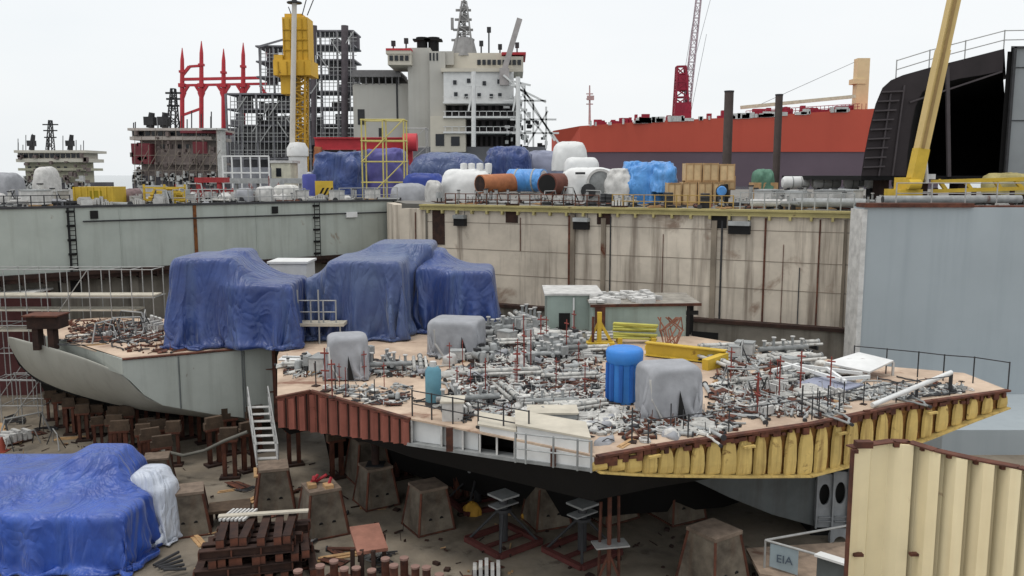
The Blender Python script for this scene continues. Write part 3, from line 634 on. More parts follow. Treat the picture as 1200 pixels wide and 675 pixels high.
# ================= draped covers: a small cloth solver =================
def drape(cx, cy, lx, ly, cell, boxes, ground, z0, rz=0.0, steps=130, iters=10, seed=1, slack=1.1, thick=.03, fr=.3, lim=None, g=5.0, fold=.3):
    rng = np.random.default_rng(seed)
    nx, ny = int(lx / cell) + 1, int(ly / cell) + 1
    gx = (np.arange(nx) - (nx - 1) / 2) * cell; gy = (np.arange(ny) - (ny - 1) / 2) * cell
    X, Y = np.meshgrid(gx, gy, indexing='ij'); c, s = math.cos(rz), math.sin(rz)
    p = np.stack([cx + X * c - Y * s, cy + X * s + Y * c, np.full_like(X, z0)], -1)
    p[..., 2] += rng.normal(0, .03, X.shape); vel = np.zeros_like(p); rest = cell * slack; dt = .04
    bx = []
    for (bxc, byc, bzc, hx, hy, hz, brz, rr) in boxes: bx.append((np.array((bxc, byc, bzc)), np.array((hx - rr, hy - rr, hz - rr)), math.cos(brz), math.sin(brz), rr))
    def pr(A, B, L0, ks, kc):
        d = B - A; L_ = np.sqrt((d * d).sum(-1, keepdims=True)) + 1e-9; e = L_ - L0
        cor_ = d / L_ * e * np.where(e > 0, ks, kc) * .5
        A += cor_; B -= cor_
    def collide(q, old):
        for (c0, h, cs_, sn, rr) in bx:
            r = q - c0; l = np.stack([r[..., 0] * cs_ + r[..., 1] * sn, -r[..., 0] * sn + r[..., 1] * cs_, r[..., 2]], -1)
            a = np.abs(l) - h; out = np.maximum(a, 0); do = np.sqrt((out * out).sum(-1)); ins = np.minimum(a.max(-1), 0)
            sd_ = do + ins - rr; hit = sd_ < thick
            if not hit.any(): continue
            g = np.where((do > 1e-6)[..., None], out / (do[..., None] + 1e-9), (a == a.max(-1, keepdims=True)).astype(float)) * np.sign(l)
            g = g / (np.sqrt((g * g).sum(-1, keepdims=True)) + 1e-9)
            gw = np.stack([g[..., 0] * cs_ - g[..., 1] * sn, g[..., 0] * sn + g[..., 1] * cs_, g[..., 2]], -1)
            push = (np.where(hit, thick - sd_, 0))[..., None] * gw
            q += push; mv = q - old; tn = mv - (mv * gw).sum(-1, keepdims=True) * gw
            q -= np.where(hit[..., None], tn * fr, 0)
        lowm = q[..., 2] < ground + thick
        q[..., 2] = np.where(lowm, ground + thick, q[..., 2]); mv = q - old; mv[..., 2] = 0
        q -= np.where(lowm[..., None], mv * .6, 0)
    for st in range(steps):
        vel *= .975; vel[..., 2] -= g * dt; old = p.copy(); p = p + vel * dt
        for it in range(iters):
            for o in (0, 1):
                a = p[o:nx - 1:2]; b_ = p[o + 1:nx:2]; k = min(len(a), len(b_)); pr(a[:k], b_[:k], rest, 1, .2)
                a = p[:, o:ny - 1:2]; b_ = p[:, o + 1:ny:2]; k = min(a.shape[1], b_.shape[1]); pr(a[:, :k], b_[:, :k], rest, 1, .2)
                a = p[o:nx - 1:2]; b_ = p[o + 1:nx:2]; k = min(len(a), len(b_))
                pr(a[:k, :-1], b_[:k, 1:], rest * 1.414, .2, .05); pr(a[:k, 1:], b_[:k, :-1], rest * 1.414, .2, .05)
            if it % 3 == 0:
                for o in (0, 1):
                    idx = [i for i in range(nx - 2) if i % 4 in (o * 2, o * 2 + 1)]; A = p[idx]; B = p[[i + 2 for i in idx]]; pr(A, B, rest * 2, .0, .1); p[idx] = A; p[[i + 2 for i in idx]] = B
                    idx = [i for i in range(ny - 2) if i % 4 in (o * 2, o * 2 + 1)]; j2 = [i + 2 for i in idx]; A = p[:, idx]; B = p[:, j2]; pr(A, B, rest * 2, .0, .1); p[:, idx] = A; p[:, j2] = B
            if it % 2 == 1: collide(p, old)
        if lim and st > 25:
            zt_ = max(b_[0][2] + b_[1][2] + b_[4] for b_ in bx); ex = np.maximum(0, p[..., 2] - (ground + (zt_ - ground) * .72)) * 3.0
            q_ = p[..., :2]; c_ = np.stack([np.clip(q_[..., 0], lim[0] - ex, lim[1] + ex), np.clip(q_[..., 1], lim[2] - ex, lim[3] + ex)], -1); q_ += (c_ - q_) * .2
        collide(p, old); vel = (p - old) / dt; sp = np.sqrt((vel * vel).sum(-1, keepdims=True)); vel *= np.minimum(1, 6 / (sp + 1e-9))
    if lim and fold:
        q = np.random.default_rng(seed + 50); ph = q.uniform(0, 6.28, 8); zt_ = max(b_[0][2] + b_[1][2] + b_[4] for b_ in bx)
        dep = np.clip((zt_ - .5 - p[..., 2]) / (zt_ - ground), 0, 1) ** .8
        dx0, dx1, dy0, dy1 = abs(p[..., 0] - lim[0]), abs(p[..., 0] - lim[1]), abs(p[..., 1] - lim[2]), abs(p[..., 1] - lim[3]); mn = np.minimum(np.minimum(dx0, dx1), np.minimum(dy0, dy1))
        near_ = np.clip(1.25 - mn / .9, 0, 1)
        def wv(t): return .55 * np.sin(2.9 * t + ph[0] + 1.3 * np.sin(.9 * t + ph[1])) + .35 * np.sin(6.1 * t + ph[2] + 1.2 * np.sin(1.7 * t + ph[3])) + .2 * np.sin(11 * t + ph[4])
        onx = np.minimum(dx0, dx1) < np.minimum(dy0, dy1); sx = np.where(dx0 < dx1, -1, 1); sy = np.where(dy0 < dy1, -1, 1); am = fold * dep * near_
        p[..., 0] += np.where(onx, sx * am * wv(p[..., 1]), am * .4 * wv(p[..., 0] + 3)); p[..., 1] += np.where(onx, 0, sy * am * wv(p[..., 0]))
    return p
def cover(name, mat, args, label, cat, group=None, sub=1, th=.012):
    p = drape(**args); mm = MB(); mm.grid([[V(v) for v in row] for row in p], True)
    o = build(mm, name, mat, None, label, cat, group, 'thing', sharp=180)
    sd_ = o.modifiers.new('thick', 'SOLIDIFY'); sd_.thickness = th
    s_ = o.modifiers.new('sub', 'SUBSURF'); s_.levels = sub; s_.render_levels = sub
    return o
def bxp(x0, x1, y0, y1, z0, z1, rr=.15, rz=0): return ((x0 + x1) / 2, (y0 + y1) / 2, (z0 + z1) / 2, (x1 - x0) / 2, (y1 - y0) / 2, (z1 - z0) / 2, rz, rr)
# three big covers on the decks
cover('tarpaulin', tarpblue, dict(cx=-12.9, cy=41.2, lx=12.2, ly=10.8, lim=(-16.1, -9.95, 38.4, 43.8), cell=.15, ground=DZ, z0=9.6, seed=3,
      boxes=[bxp(-15.9, -12.9, 39.3, 43.2, 4, 9.15), bxp(-13.2, -10.25, 38.8, 42.8, 4, 8.0), bxp(-14.2, -12.8, 41, 43, 4, 9.35)]),
      'blue tarpaulin with a stepped top covering machinery on the grey hull block', 'tarpaulin', 'blue covers on the decks')
cover('tarpaulin', tarpgrey, dict(cx=-7.6, cy=43.4, lx=11.6, ly=13.0, lim=(-10.3, -5.0, 40.5, 48.4), cell=.16, ground=DZ, z0=9.9, seed=5,
      boxes=[bxp(-9.0, -5.35, 41.0, 45.5, 4, 8.85), bxp(-10.3, -9.3, 41.6, 45.5, 4, 7.9), bxp(-7.4, -4.2, 44.5, 48, 4, 9.4)]),
      'tallest greyish blue tarpaulin hanging in folds between the other two deck covers', 'tarpaulin', 'blue covers on the decks')
cover('tarpaulin', tarpblue, dict(cx=-2.95, cy=44.6, lx=10.0, ly=10.8, lim=(-5.1, -.7, 42.2, 47.8), cell=.15, ground=DZ, z0=9.3, seed=8,
      boxes=[bxp(-3.4, -1.0, 42.6, 46.5, 4, 8.2), bxp(-4.9, -3.0, 43.2, 46.8, 4, 8.35), bxp(-5.0, -3.6, 45, 47.5, 4, 9.0)]),
      'dark blue tarpaulin with a square corner standing in front of the concrete wall', 'tarpaulin', 'blue covers on the decks')
# heap on the dock floor
cover('tarpaulin', tarproyal, dict(cx=-16.6, cy=28.6, lx=11.6, ly=8.4, lim=(-22, -12.25, 26.2, 31.2), cell=.15, ground=0, z0=3.4, seed=13, slack=1.12,
      boxes=[bxp(-21, -12.65, 26.5, 28.9, 0, 2.0, .2), bxp(-21, -13.7, 28.6, 31.0, 0, 2.65, .25), bxp(-15.8, -14.0, 29.0, 30.9, 0, 3.1, .3), bxp(-17.6, -16.6, 27.2, 28.4, 0, 2.25, .2)]),
      'creased blue tarpaulin over a heap on the dock floor', 'tarpaulin')
cover('tarpaulin', tarpwhite, dict(cx=-12.75, cy=29.5, lx=4.6, ly=5.4, lim=(-13.8, -11.9, 28.3, 30.7), cell=.12, ground=0, z0=3.1, seed=17,
      boxes=[bxp(-13.6, -12.5, 28.9, 30.4, 0, 2.5, .3), bxp(-13.2, -12.2, 28.8, 30.2, 0, 2.15, .3)]),
      'white sheet hanging over the end of the blue covered heap', 'tarpaulin')
# grey canvas hoods on deck equipment
def hood(px0, px1, pyt, pyb, d, depth, rz, label):
    a, c = P(px0, pyb, d), P(px1, pyb, d); x0, x1 = a.x, c.x; z1 = P(px0, pyt, d).z; cx, cy = (x0 + x1) / 2, d + depth / 2
    hx, hy = (x1 - x0) / 2, depth / 2; t = thing('canvas_hood', label, 'cover', (cx, cy, DZ), 'grey canvas hoods on the deck')
    h_ = z1 - DZ; p = drape(cx, cy, 2 * hx + 1.75 * h_, 2 * hy + 1.75 * h_, .11, [(cx, cy, DZ + h_ / 2, hx * .97, hy * .97, h_ / 2, rz, .05), (cx + hx * .3, cy, DZ + h_ * .3, hx * .68, hy * 1.0, h_ * .3, rz, .08)], DZ, z1 + .1, rz=rz, steps=80, seed=int(px0), slack=1.06, lim=(x0 - .06, x1 + .06, d - .1, d + depth + .1), fold=.07)
    mm = MB(); mm.grid([[V(v) for v in row] for row in p], True); o = build(mm, 'canvas', canvas, t, sharp=180); sd_ = o.modifiers.new('thick', 'SOLIDIFY'); sd_.thickness = .012; s_ = o.modifiers.new('sub', 'SUBSURF'); s_.levels = 1; s_.render_levels = 1
    mm = MB(); sx = x0 + (x1 - x0) * .62; yy = d - .16
    mm.add([(sx, yy, DZ + (z1 - DZ) * .6), (sx - .05, yy, DZ + .05), (sx + (x1 - x0) * .14, yy, DZ + .05)], [(0, 1, 2)]); mm.add([(sx, yy + .02, DZ + (z1 - DZ) * .6), (sx - .05, yy + .02, DZ + .05), (sx + (x1 - x0) * .14, yy + .02, DZ + .05)], [(0, 2, 1)])
    build(mm, 'slit_shade', black, t)  # black triangle before the cloth stands for the shade inside the slit
    mm = MB(); mm.path([(x0 + .2, d - .1, DZ + (z1 - DZ) * .8), (x0 + .25, d - .13, DZ + (z1 - DZ) * .4), (x0 + .6, d - .16, DZ + .05)], .05, 6); build(mm, 'tie', whitedirty, t)
    return t
hood(381, 427, 396, 446, F(400, 446, DZ).y, 1.4, .25, 'small grey canvas hood in front of the greyish blue tarpaulin')
hood(504, 564, 378, 417, F(530, 418, DZ).y, 2.0, -.2, 'grey canvas hood at the foot of the dark blue tarpaulin')
hood(754, 820, 432, 490, F(785, 492, DZ).y, 1.5, .22, 'large grey canvas hood beside the bright blue wrapped drum')
# ================= what stands far off, across the quay =================
from mathutils import noise as mnoise
def gq(px, d, z=QZ):
    r = ray(px, 222); return V((r.x * d / r.y, d, z))
def zz(py, d): return P(600, py, d).z
def xx(px, d): return P(px, 215, d).x
def pbox(mb, x0, x1, y0, y1, d, dep):
    return mb.bb(xx(x0, d), d, zz(y1, d), xx(x1, d), d + dep, zz(y0, d))
def pl(x0, x1, y0, y1, d): return xx(x0, d), xx(x1, d), zz(y1, d), zz(y0, d)

# -- red tanker
D = 330
tk = thing('tanker', 'long red tanker hull with dark lower band behind the quay', 'ship', (xx(840, D), D, 8.6))
zt = [(650, 151), (680, 147), (760, 142), (870, 137), (960, 131), (1040, 126), (1100, 124)]
def hullstrip(y_top, y_bot, mat, name, push):
    m = MB(); rows = []
    for px, py in zt:
        bow = max(0, (690 - px)) * .35
        zt_ = zz(py, D) if y_top is None else zz(y_top, D)
        zb_ = zz(y_bot, D) if y_bot else 8.2
        x = xx(px, D)
        rows.append([V((x + (8 if px == 650 else 0) * (1 if y_bot is None else .5), D + bow - push, zb_)), V((x, D + bow - push, zt_)), V((x, D + 42 - bow, zt_)), V((x, D + 42 - bow, zb_))])
    m.grid(rows, False); m.add(rows[-1], [(0, 1, 2, 3)]); m.add(rows[0], [(0, 1, 2, 3)]); return build(m, name, mat, tk)
hullstrip(None, 178, tankred, 'red_topsides', 0); hullstrip(178, None, tankgrey, 'dark_bottom', -.4)
m = MB(); rr = random.Random(4)
for k in range(60):
    px = 685 + rr.random() * 325; y0 = interp(zt, px); h = rr.choice((2, 3, 4, 6)); w_ = rr.choice((3, 5, 9, 14)); dd = D + 6 + rr.random() * 20
    pbox(m, px, px + w_, y0 - h * 1.5, y0 + 1, dd, 2)
build(m, 'deck_gear', crimson, tk)
m = MB()
for k in range(46):
    px = 690 + rr.random() * 315; y0 = interp(zt, px); dd = D + 3; pbox(m, px, px + rr.choice((2, 4, 8, 14)), y0 - rr.choice((2, 3, 5)), y0 + 1.5, dd - 3.3, 1.2)
build(m, 'deck_pipe', whitedirty, tk)
m = MB()
for k in range(30):
    px = 872 + k * 4.8; y0 = interp(zt, px); m.tube(V((xx(px, D), D + 1, zz(y0, D))), V((xx(px, D), D + 1, zz(y0 - 7, D))), .12, 4)
for dy in (3.5, 7): m.path([V((xx(px, D), D + 1, zz(interp(zt, px) - dy, D))) for px in range(872, 1016, 12)], .12, 4)
build(m, 'deck_rail', crimson, tk)
m = MB(); m.lattice(P(798, 141, D + 8), P(798, 78, D + 8), 5.5, 7, .45, 3.2); pbox(m, 790, 808, 120, 141, D + 5, 7); pbox(m, 792, 804, 88, 106, D + 6, 4); build(m, 'crane_tower', crimson, tk)
m = MB(); m.lattice(P(804, 132, D + 8), P(823, -40, D + 8), 2.6, 20, .2, 1.6); build(m, 'crane_boom', M('pale_lattice', (190, 170, 176), .7), tk)
m = MB()
for a, c in (((803, 80), (816, 0)), ((806, 100), (835, -10)), ((810, 130), (828, 40))): m.beam(P(*a, D + 8), P(*c, D + 8), .14)
build(m, 'crane_cable', M('cable_grey', (150, 150, 152), .7), tk)
m = MB(); a, c, z0, z1 = pl(998, 1012, 68, 128, D + 12); m.bb(a, D + 12, z0, c, D + 16, z1); a, c, z0, z1 = pl(995, 1009, 92, 98, D + 11); m.bb(a, D + 11.5, z0, c, D + 16.5, z1); build(m, 'king_post', kingpost, tk)
m = MB(); m.beam(P(868, 126, D + 10), P(1002, 113, D + 10), 1.3); build(m, 'derrick_boom', M('pale_green_boom', (206, 204, 180), .7), tk)
m = MB(); m.beam(P(885, 125, D + 10), P(1001, 73, D + 14), .18); build(m, 'stay_wire', M('cable_grey', (150, 150, 152)), tk)
m = MB(); m.tube(P(691, 146, D + 8), P(691, 100, D + 8), .5, 6, .25)
for y in (110, 116, 122): m.beam(P(687, y, D + 8), P(695, y, D + 8), .4)
pbox(m, 687, 695, 112, 117, D + 7, 1.5); build(m, 'mast', M('mast_pink', (196, 160, 158), .7), tk)

# -- beige ship with the tall accommodation block
D = 150
sh = thing('cargo_ship', 'beige ship superstructure with twin black funnels and a stepped radar mast', 'ship', (xx(525, D), D, 8.6))
m = MB(); pbox(m, 415, 640, 172, 260, D, 22); build(m, 'hull', M('ship_hull_grey', (120, 120, 124), .7, var=.2, scale=.2), sh)
m = MB(); pbox(m, 416, 481, 98, 176, D + 4, 18); build(m, 'aft_house', shipbeige, sh)
m = MB(); pbox(m, 414, 472, 86, 90, D + 3, 20); pbox(m, 416, 470, 82, 86, D + 8, 12)
for k in range(8): pbox(m, 416 + k * 7.5, 417.2 + k * 7.5, 88, 99, D + 3.2, .4)
for k in range(8): pbox(m, 416 + k * 7.5, 417.2 + k * 7.5, 88, 99, D + 20, .4)
build(m, 'deck_roof', M('roof_grey', (120, 118, 118), .7, var=.2), sh)
m = MB(); pbox(m, 421, 429, 128, 146, D + 3.9, .2); pbox(m, 466, 468, 92, 140, D + 3.9, .2); pbox(m, 445, 449, 150, 160, D + 3.9, .2); build(m, 'dark_opening', darkm, sh)
m = MB(); pbox(m, 480, 506, 56, 178, D + 1, 16); pbox(m, 505, 523, 60, 178, D, 14); pbox(m, 522, 533, 60, 76, D + 1, 12); build(m, 'funnel_casing', shipbeige, sh)
m = MB(); pbox(m, 505, 546, 136, 178, D - 2, 4); build(m, 'cream_house', shipcream, sh)
m = MB(); pbox(m, 511, 521, 157, 171, D - 2.1, .2); pbox(m, 529, 539, 160, 171, D - 2.1, .2)
for x in (505, 509, 513): pbox(m, x, x + 2, 62, 71, D - .1, .2)
build(m, 'window', glass, sh)
for px in (497, 510):
    m = MB(); x = xx(px, D + 6); m.lathe((x, D + 6, zz(58, D)), [(.95, 0), (.95, 2.2), (1.1, 2.3), (1.1, 2.9), (.7, 2.9)], 12); m.box((x, D + 6, zz(41, D)), (3.1, 2.6, .25)); build(m, 'funnel', black, sh)
m = MB(); pbox(m, 457, 484, 62, 76, D - 1, 10); pbox(m, 455, 484, 59, 63, D - 1.2, 10.5); build(m, 'bridge_wing', shipcream, sh)
m = MB(); pbox(m, 455, 484, 56.5, 59, D - 1.3, 10.7); pbox(m, 588, 616, 61, 64, D - 1.3, 10); build(m, 'red_trim', redm, sh)
m = MB(); pbox(m, 523, 590, 62, 84, D + 2, 12); pbox(m, 586, 613, 66, 84, D - 1, 10); pbox(m, 518, 600, 80, 84, D - 2, 12); build(m, 'bridge', shipcream, sh)
m = MB()
for k in range(9): pbox(m, 560 + k * 5.8, 564 + k * 5.8, 70, 76, D + (1.8 if k < 4 else -1.2), .3)
for k in range(4): pbox(m, 459 + k * 6, 463 + k * 6, 65, 71, D - 1.2, .3)
build(m, 'bridge_window', glass, sh)
m = MB(); pbox(m, 521, 602, 84, 119, D - 1.5, 12); build(m, 'white_front', white, sh)
m = MB()
for x, y in ((532, 94), (548, 92), (566, 95), (583, 93), (533, 108), (545, 110), (560, 109), (574, 110), (584, 109)): pbox(m, x, x + 4, y, y + 5, D - 1.7, .3)
build(m, 'front_window', glass, sh)
m = MB(); pbox(m, 524, 606, 119, 178, D + 2, 9); build(m, 'recessed_house', M('recess_shade_grey', (84, 80, 82), .8, var=.4, scale=.4), sh)  # dark grey puts the shade between the decks into the colour
for y in (119, 136, 154):
    m = MB(); pbox(m, 520, 612, y, y + 2.2, D - 2.5, 12)
    for k in range(12): pbox(m, 522 + k * 8, 522.7 + k * 8, y - 6, y, D - 2.4, .1)
    pbox(m, 520, 612, y - 6, y - 5.3, D - 2.4, .1); build(m, 'deck_gallery', white, sh)
m = MB()
for k in range(10): pbox(m, 526 + k * 8.4, 530 + k * 8.4, 124, 133, D + 1.8, .4); pbox(m, 527 + k * 8.4, 531 + k * 8.4, 142, 152, D + 1.8, .4); pbox(m, 548 + k * 6, 551 + k * 6, 160, 171, D + 1.8, .4)
build(m, 'gallery_door', black, sh)
for px, y0 in ((555, 84), (607, 90)):
    m = MB(); m.tube(P(px, 172, D - 5), P(px, y0, D - 5), .38, 8); m.beam(P(px - 6, 130, D - 5), P(px, 100, D - 5), .3); m.beam(P(px - 8, 100, D - 5), P(px + 8, 100, D - 5), .3); build(m, 'davit_post', white, sh)
m = MB()
for a, c in (((608, 95), (650, 165)), ((600, 100), (640, 120)), ((612, 110), (655, 168)), ((615, 100), (615, 170)), ((625, 118), (625, 172)), ((640, 125), (640, 174)), ((598, 140), (652, 140)), ((600, 156), (655, 156)), ((605, 120), (640, 160)), ((618, 170), (642, 130)), ((590, 88), (625, 118)), ((590, 118), (640, 118)), ((600, 95), (622, 100))): m.beam(P(*a, D - 4), P(*c, D - 4), .3)
for k in range(22): y = 100 + rr.random() * 66; x = 590 + rr.random() * (8 + (y - 95) * .62); pbox(m, x, x + 2 + rr.random() * 6, y, y + 2 + rr.random() * 4, D - 3 + rr.random() * 3, 1)
build(m, 'stair_tower', white, sh)
m = MB()
for k in range(24): y = 128 + rr.random() * 44; x = 598 + rr.random() * (6 + (y - 95) * .5); pbox(m, x, x + 2 + rr.random() * 5, y, y + 2 + rr.random() * 4, D - .5 + rr.random() * 3, 1)
build(m, 'deck_machinery', darkm, sh)
m = MB(); m.lattice(P(544, 62, D + 4), P(544, 2, D + 4), 3.0, 8, .16, .8); m.tube(P(544, 62, D + 4), P(544, -3, D + 4), .4, 6, .2)
for y, w_ in ((12, 10), (23, 11), (35, 13), (47, 15)): m.beam(P(544 - w_, y, D + 4), P(544 + w_ * .8, y, D + 4), .5, .35); m.box(P(544, y - 2, D + 4), (1.5, 1, .5))
m.box(P(530, 28, D + 4), (.5, .5, 2)); m.lathe(P(544, 60, D + 4), [(2.4, -1), (1.6, 2.2)], 8); build(m, 'radar_mast', M('mast_grey', (150, 148, 146), .6), sh)
m = MB(); m.beam(P(591, 82, D - 3), P(609, 22, D - 3), .9, .9); m.beam(P(591, 100, D - 3), P(591, 80, D - 3), 1.6); build(m, 'deck_crane', M('crane_grey', (170, 164, 162), .6), sh)
m = MB()
for x, y0, y1 in ((461, 48, 58), (476, 45, 58), (564, 48, 62), (573, 32, 62), (606, 50, 61), (586, 52, 62)): m.tube(P(x, y1, D + 3), P(x, y0, D + 3), .14, 5); m.box(P(x, y0 + 3, D + 3), (.7, .7, .9))
build(m, 'antenna', darkm, sh)

# -- process module (grey steel) being built
def frame_grid(mb, xs, ys, d, dep, w=.5, floors=True):
    for x in xs:
        for dd in (d, d + dep): mb.beam(P(x, ys[-1], dd), V((P(x, ys[-1], dd).x, dd, zz(ys[0], d))), w)
    for y in ys:
        z = zz(y, d)
        for dd in (d, d + dep): mb.beam((xx(xs[0], d), dd, z), (xx(xs[-1], d), dd, z), w * .8)
        for x in xs: mb.beam((xx(x, d), d, z), (xx(x, d), d + dep, z), w * .8)
        if floors: mb.bb(xx(xs[0], d), d + .3, z - .1, xx(xs[-1], d), d + dep, z)
D = 170
md = thing('process_module', 'dark grey multi storey steel process module under construction', 'steel structure', (xx(340, D), D, 8.6))
m = MB(); frame_grid(m, [270, 287, 305, 324, 345, 366], [110, 128, 147, 166, 186, 240], D, 9, .38); build(m, 'lower_frame', modgrey, md)
m = MB(); frame_grid(m, [366, 381, 400, 418], [36, 53, 70, 88, 107, 126, 146, 166, 240], D + 1, 8, .36); build(m, 'stair_tower', modgrey, md)
m = MB(); frame_grid(m, [306, 322, 340], [54, 72, 90, 110], D + 1, 8, .36); m.plate([P(303, 56, D), P(345, 44, D), P(345, 44, D + 9), P(303, 56, D + 9)], .4); build(m, 'upper_frame', modgrey, md)
for mt, nm, cnt in ((M('vessel_grey', (98, 94, 98), .7, var=.3, scale=.5, rand=.2), 'vessel', 26), (modgrey, 'equipment_skid', 40)):
    for k in range(cnt):
        m = MB(); lo = rr.random() < .62; x = 270 + rr.random() * 84 if lo else 366 + rr.random() * 46; lv = rr.choice([128, 147, 166, 186] if lo else [53, 70, 88, 107, 126, 146, 166]); w_ = 5 + rr.random() * 9; h = 7 + rr.random() * 9; dd = D + 1.5 + rr.random() * 5
        if nm == 'vessel': m.tube((xx(x + w_ / 2, dd), dd + 1, zz(lv, D)), (xx(x + w_ / 2, dd), dd + 1, zz(lv - h, D)), w_ * .08, 8)
        else: pbox(m, x, x + w_, lv - h, lv, dd, 2)
        build(m, nm, mt, md)
m = MB()
for x, r_ in ((404, .7), (368, .6)): m.tube(P(x, 170, D), P(x, 30, D), r_, 10)
m.tube(P(319, 100, D + 3), P(319, 60, D + 3), 1.1, 12); build(m, 'riser_column', M('column_dark', (92, 84, 88), .7, var=.3), md)
m = MB()
for k in range(24):
    x = 270 + rr.random() * 148; y = (110 if x < 366 else 36) + rr.random() * 60; m.beam(P(x, y, D - .5), P(x + rr.choice((0, 0, 12, -12)), y + 18, D - .5), .2)
for ys_, x0_, x1_ in (((119, 137, 156, 176), 270, 366), ((44, 61, 79, 97, 116, 136, 156), 366, 418), ((63, 81, 100), 306, 340)):
    for y in ys_: m.beam(P(x0_, y, D - .2), P(x1_, y, D - .2), .14); m.beam(P(x0_, y + 4, D - .2), P(x1_, y + 4, D - .2), .1)
    for k in range(int((x1_ - x0_) / 5)): m.beam(P(x0_ + 5 * k, ys_[-1] + 8, D - .3), P(x0_ + 5 * k, ys_[0] - 6, D - .3), .12)
build(m, 'brace', galv, md)
# grey rear part of the lower storeys
m = MB(); pbox(m, 255, 415, 150, 240, D + 12, 6); build(m, 'rear_wall', M('module_rear', (104, 102, 104), .8, var=.4, scale=.25), md)

# -- red gantry frame
D = 188
rg = thing('red_gantry', 'red steel gantry of four spires joined by arched beams', 'steel frame', (xx(250, D), D, 8.6))
for px, y0 in ((213.5, 56), (236, 48), (262, 57), (285, 50)):
    m = MB(); m.tube(P(px, 240, D), P(px, 96, D), .5, 8); m.tube(P(px, 96, D), P(px, y0 + 14, D), .5, 8, .42); m.tube(P(px, y0 + 14, D), P(px, y0, D), .42, 8, .08)
    m.box(P(px, y0 + 28, D), (1.1, 1.1, .5)); m.box(P(px, 100, D), (1.3, 1.3, .8)); build(m, 'spire', redm, rg)
for y, w_ in ((93, .6), (100, .5)):
    m = MB(); m.beam(P(214, y, D), P(319, y - 2, D), w_); build(m, 'cross_beam', redm, rg)
m = MB()
for a, c in ((236, 262), (262, 285), (285, 312), (214, 236)):
    for s0_, s1_ in ((a, a + 7), (c, c - 7)): m.beam(P(s0_, 111, D), P(s1_, 100, D), .55)
    for s0_, s1_ in ((a, a + 3), (c, c - 3)): m.beam(P(s0_, 116, D), P(s1_, 108, D), .5)
m.beam(P(214, 88, D), P(222, 78, D), .6); m.beam(P(222, 78, D), P(236, 77, D), .5); m.beam(P(214, 135, D), P(236, 127, D), .5); m.beam(P(313, 55, D), P(318, 98, D), .6); build(m, 'arch_brace', redm, rg)

# -- yellow tower with pole
D = 108
yt = thing('yellow_tower', 'tall yellow jacking tower with a pale pole in front of it', 'tower', gq(350, D))
m = MB(); pbox(m, 337, 366, 20, 72, D, 3); pbox(m, 340, 360, 16, 21, D + .4, 2); build(m, 'head', M('tower_yellow', (224, 176, 56), .6, var=.15, scale=.5, rust=.06), yt)
m = MB(); pbox(m, 325, 368, 70, 88, D - .6, 4.2); pbox(m, 326, 336, 64, 71, D - .5, 1); pbox(m, 333, 350, 88, 110, D + .3, 2.5); build(m, 'platform', M('tower_yellow', (224, 176, 56), .6, var=.15, scale=.5, rust=.06), yt)
m = MB()
for x in (338, 345, 352, 359, 365):
    pbox(m, x, x + .8, 22, 70, D - .12, .15)
for y in (34, 46, 58): pbox(m, 337, 366, y, y + 1.2, D - .16, .2)
for x in (330, 340, 350, 360): pbox(m, x, x + 1, 72, 87, D - .75, .2)
build(m, 'stiffener', M('deep_yellow_steel', (190, 146, 36), .7, var=.2), yt)  # deeper yellow for the bars
m = MB(); m.lattice(P(352, 236, D + 1), P(352, 88, D + 1), 1.5, 16, .16); m.bb(xx(351, D), D + .6, QZ, xx(354, D), D + 1, zz(88, D)); build(m, 'lattice_leg', M('tower_ochre', (200, 154, 50), .7, var=.25), yt)
m = MB(); m.tube(V((xx(345, D), D - 1.5, QZ)), P(345, 2, D - 1.5), .36, 10, .3); build(m, 'pole', M('pole_pale', (206, 200, 190), .5, var=.1), yt)
m = MB(); m.lathe(P(345, 4, D - 1.5), [(.9, 0), (.9, .15), (.3, .3), (.3, .9), (.1, 1)], 10); build(m, 'lamp_head', darkm, yt)
m = MB()
for a, c in (((354, 18), (362, -12)), ((360, 18), (372, -12)), ((341, 16), (338, 8))): m.beam(P(*a, D), P(*c, D), .1)
build(m, 'hoist_cable', darkm, yt)
m = MB(); m.lathe(V((xx(350, D - 2), D - 2, QZ)), [(1.1, 0), (1.1, 4.2), (1.3, 4.3), (1.3, 5.2), (.9, 5.9), (.0, 6)], 14); build(m, 'white_base', white, yt)

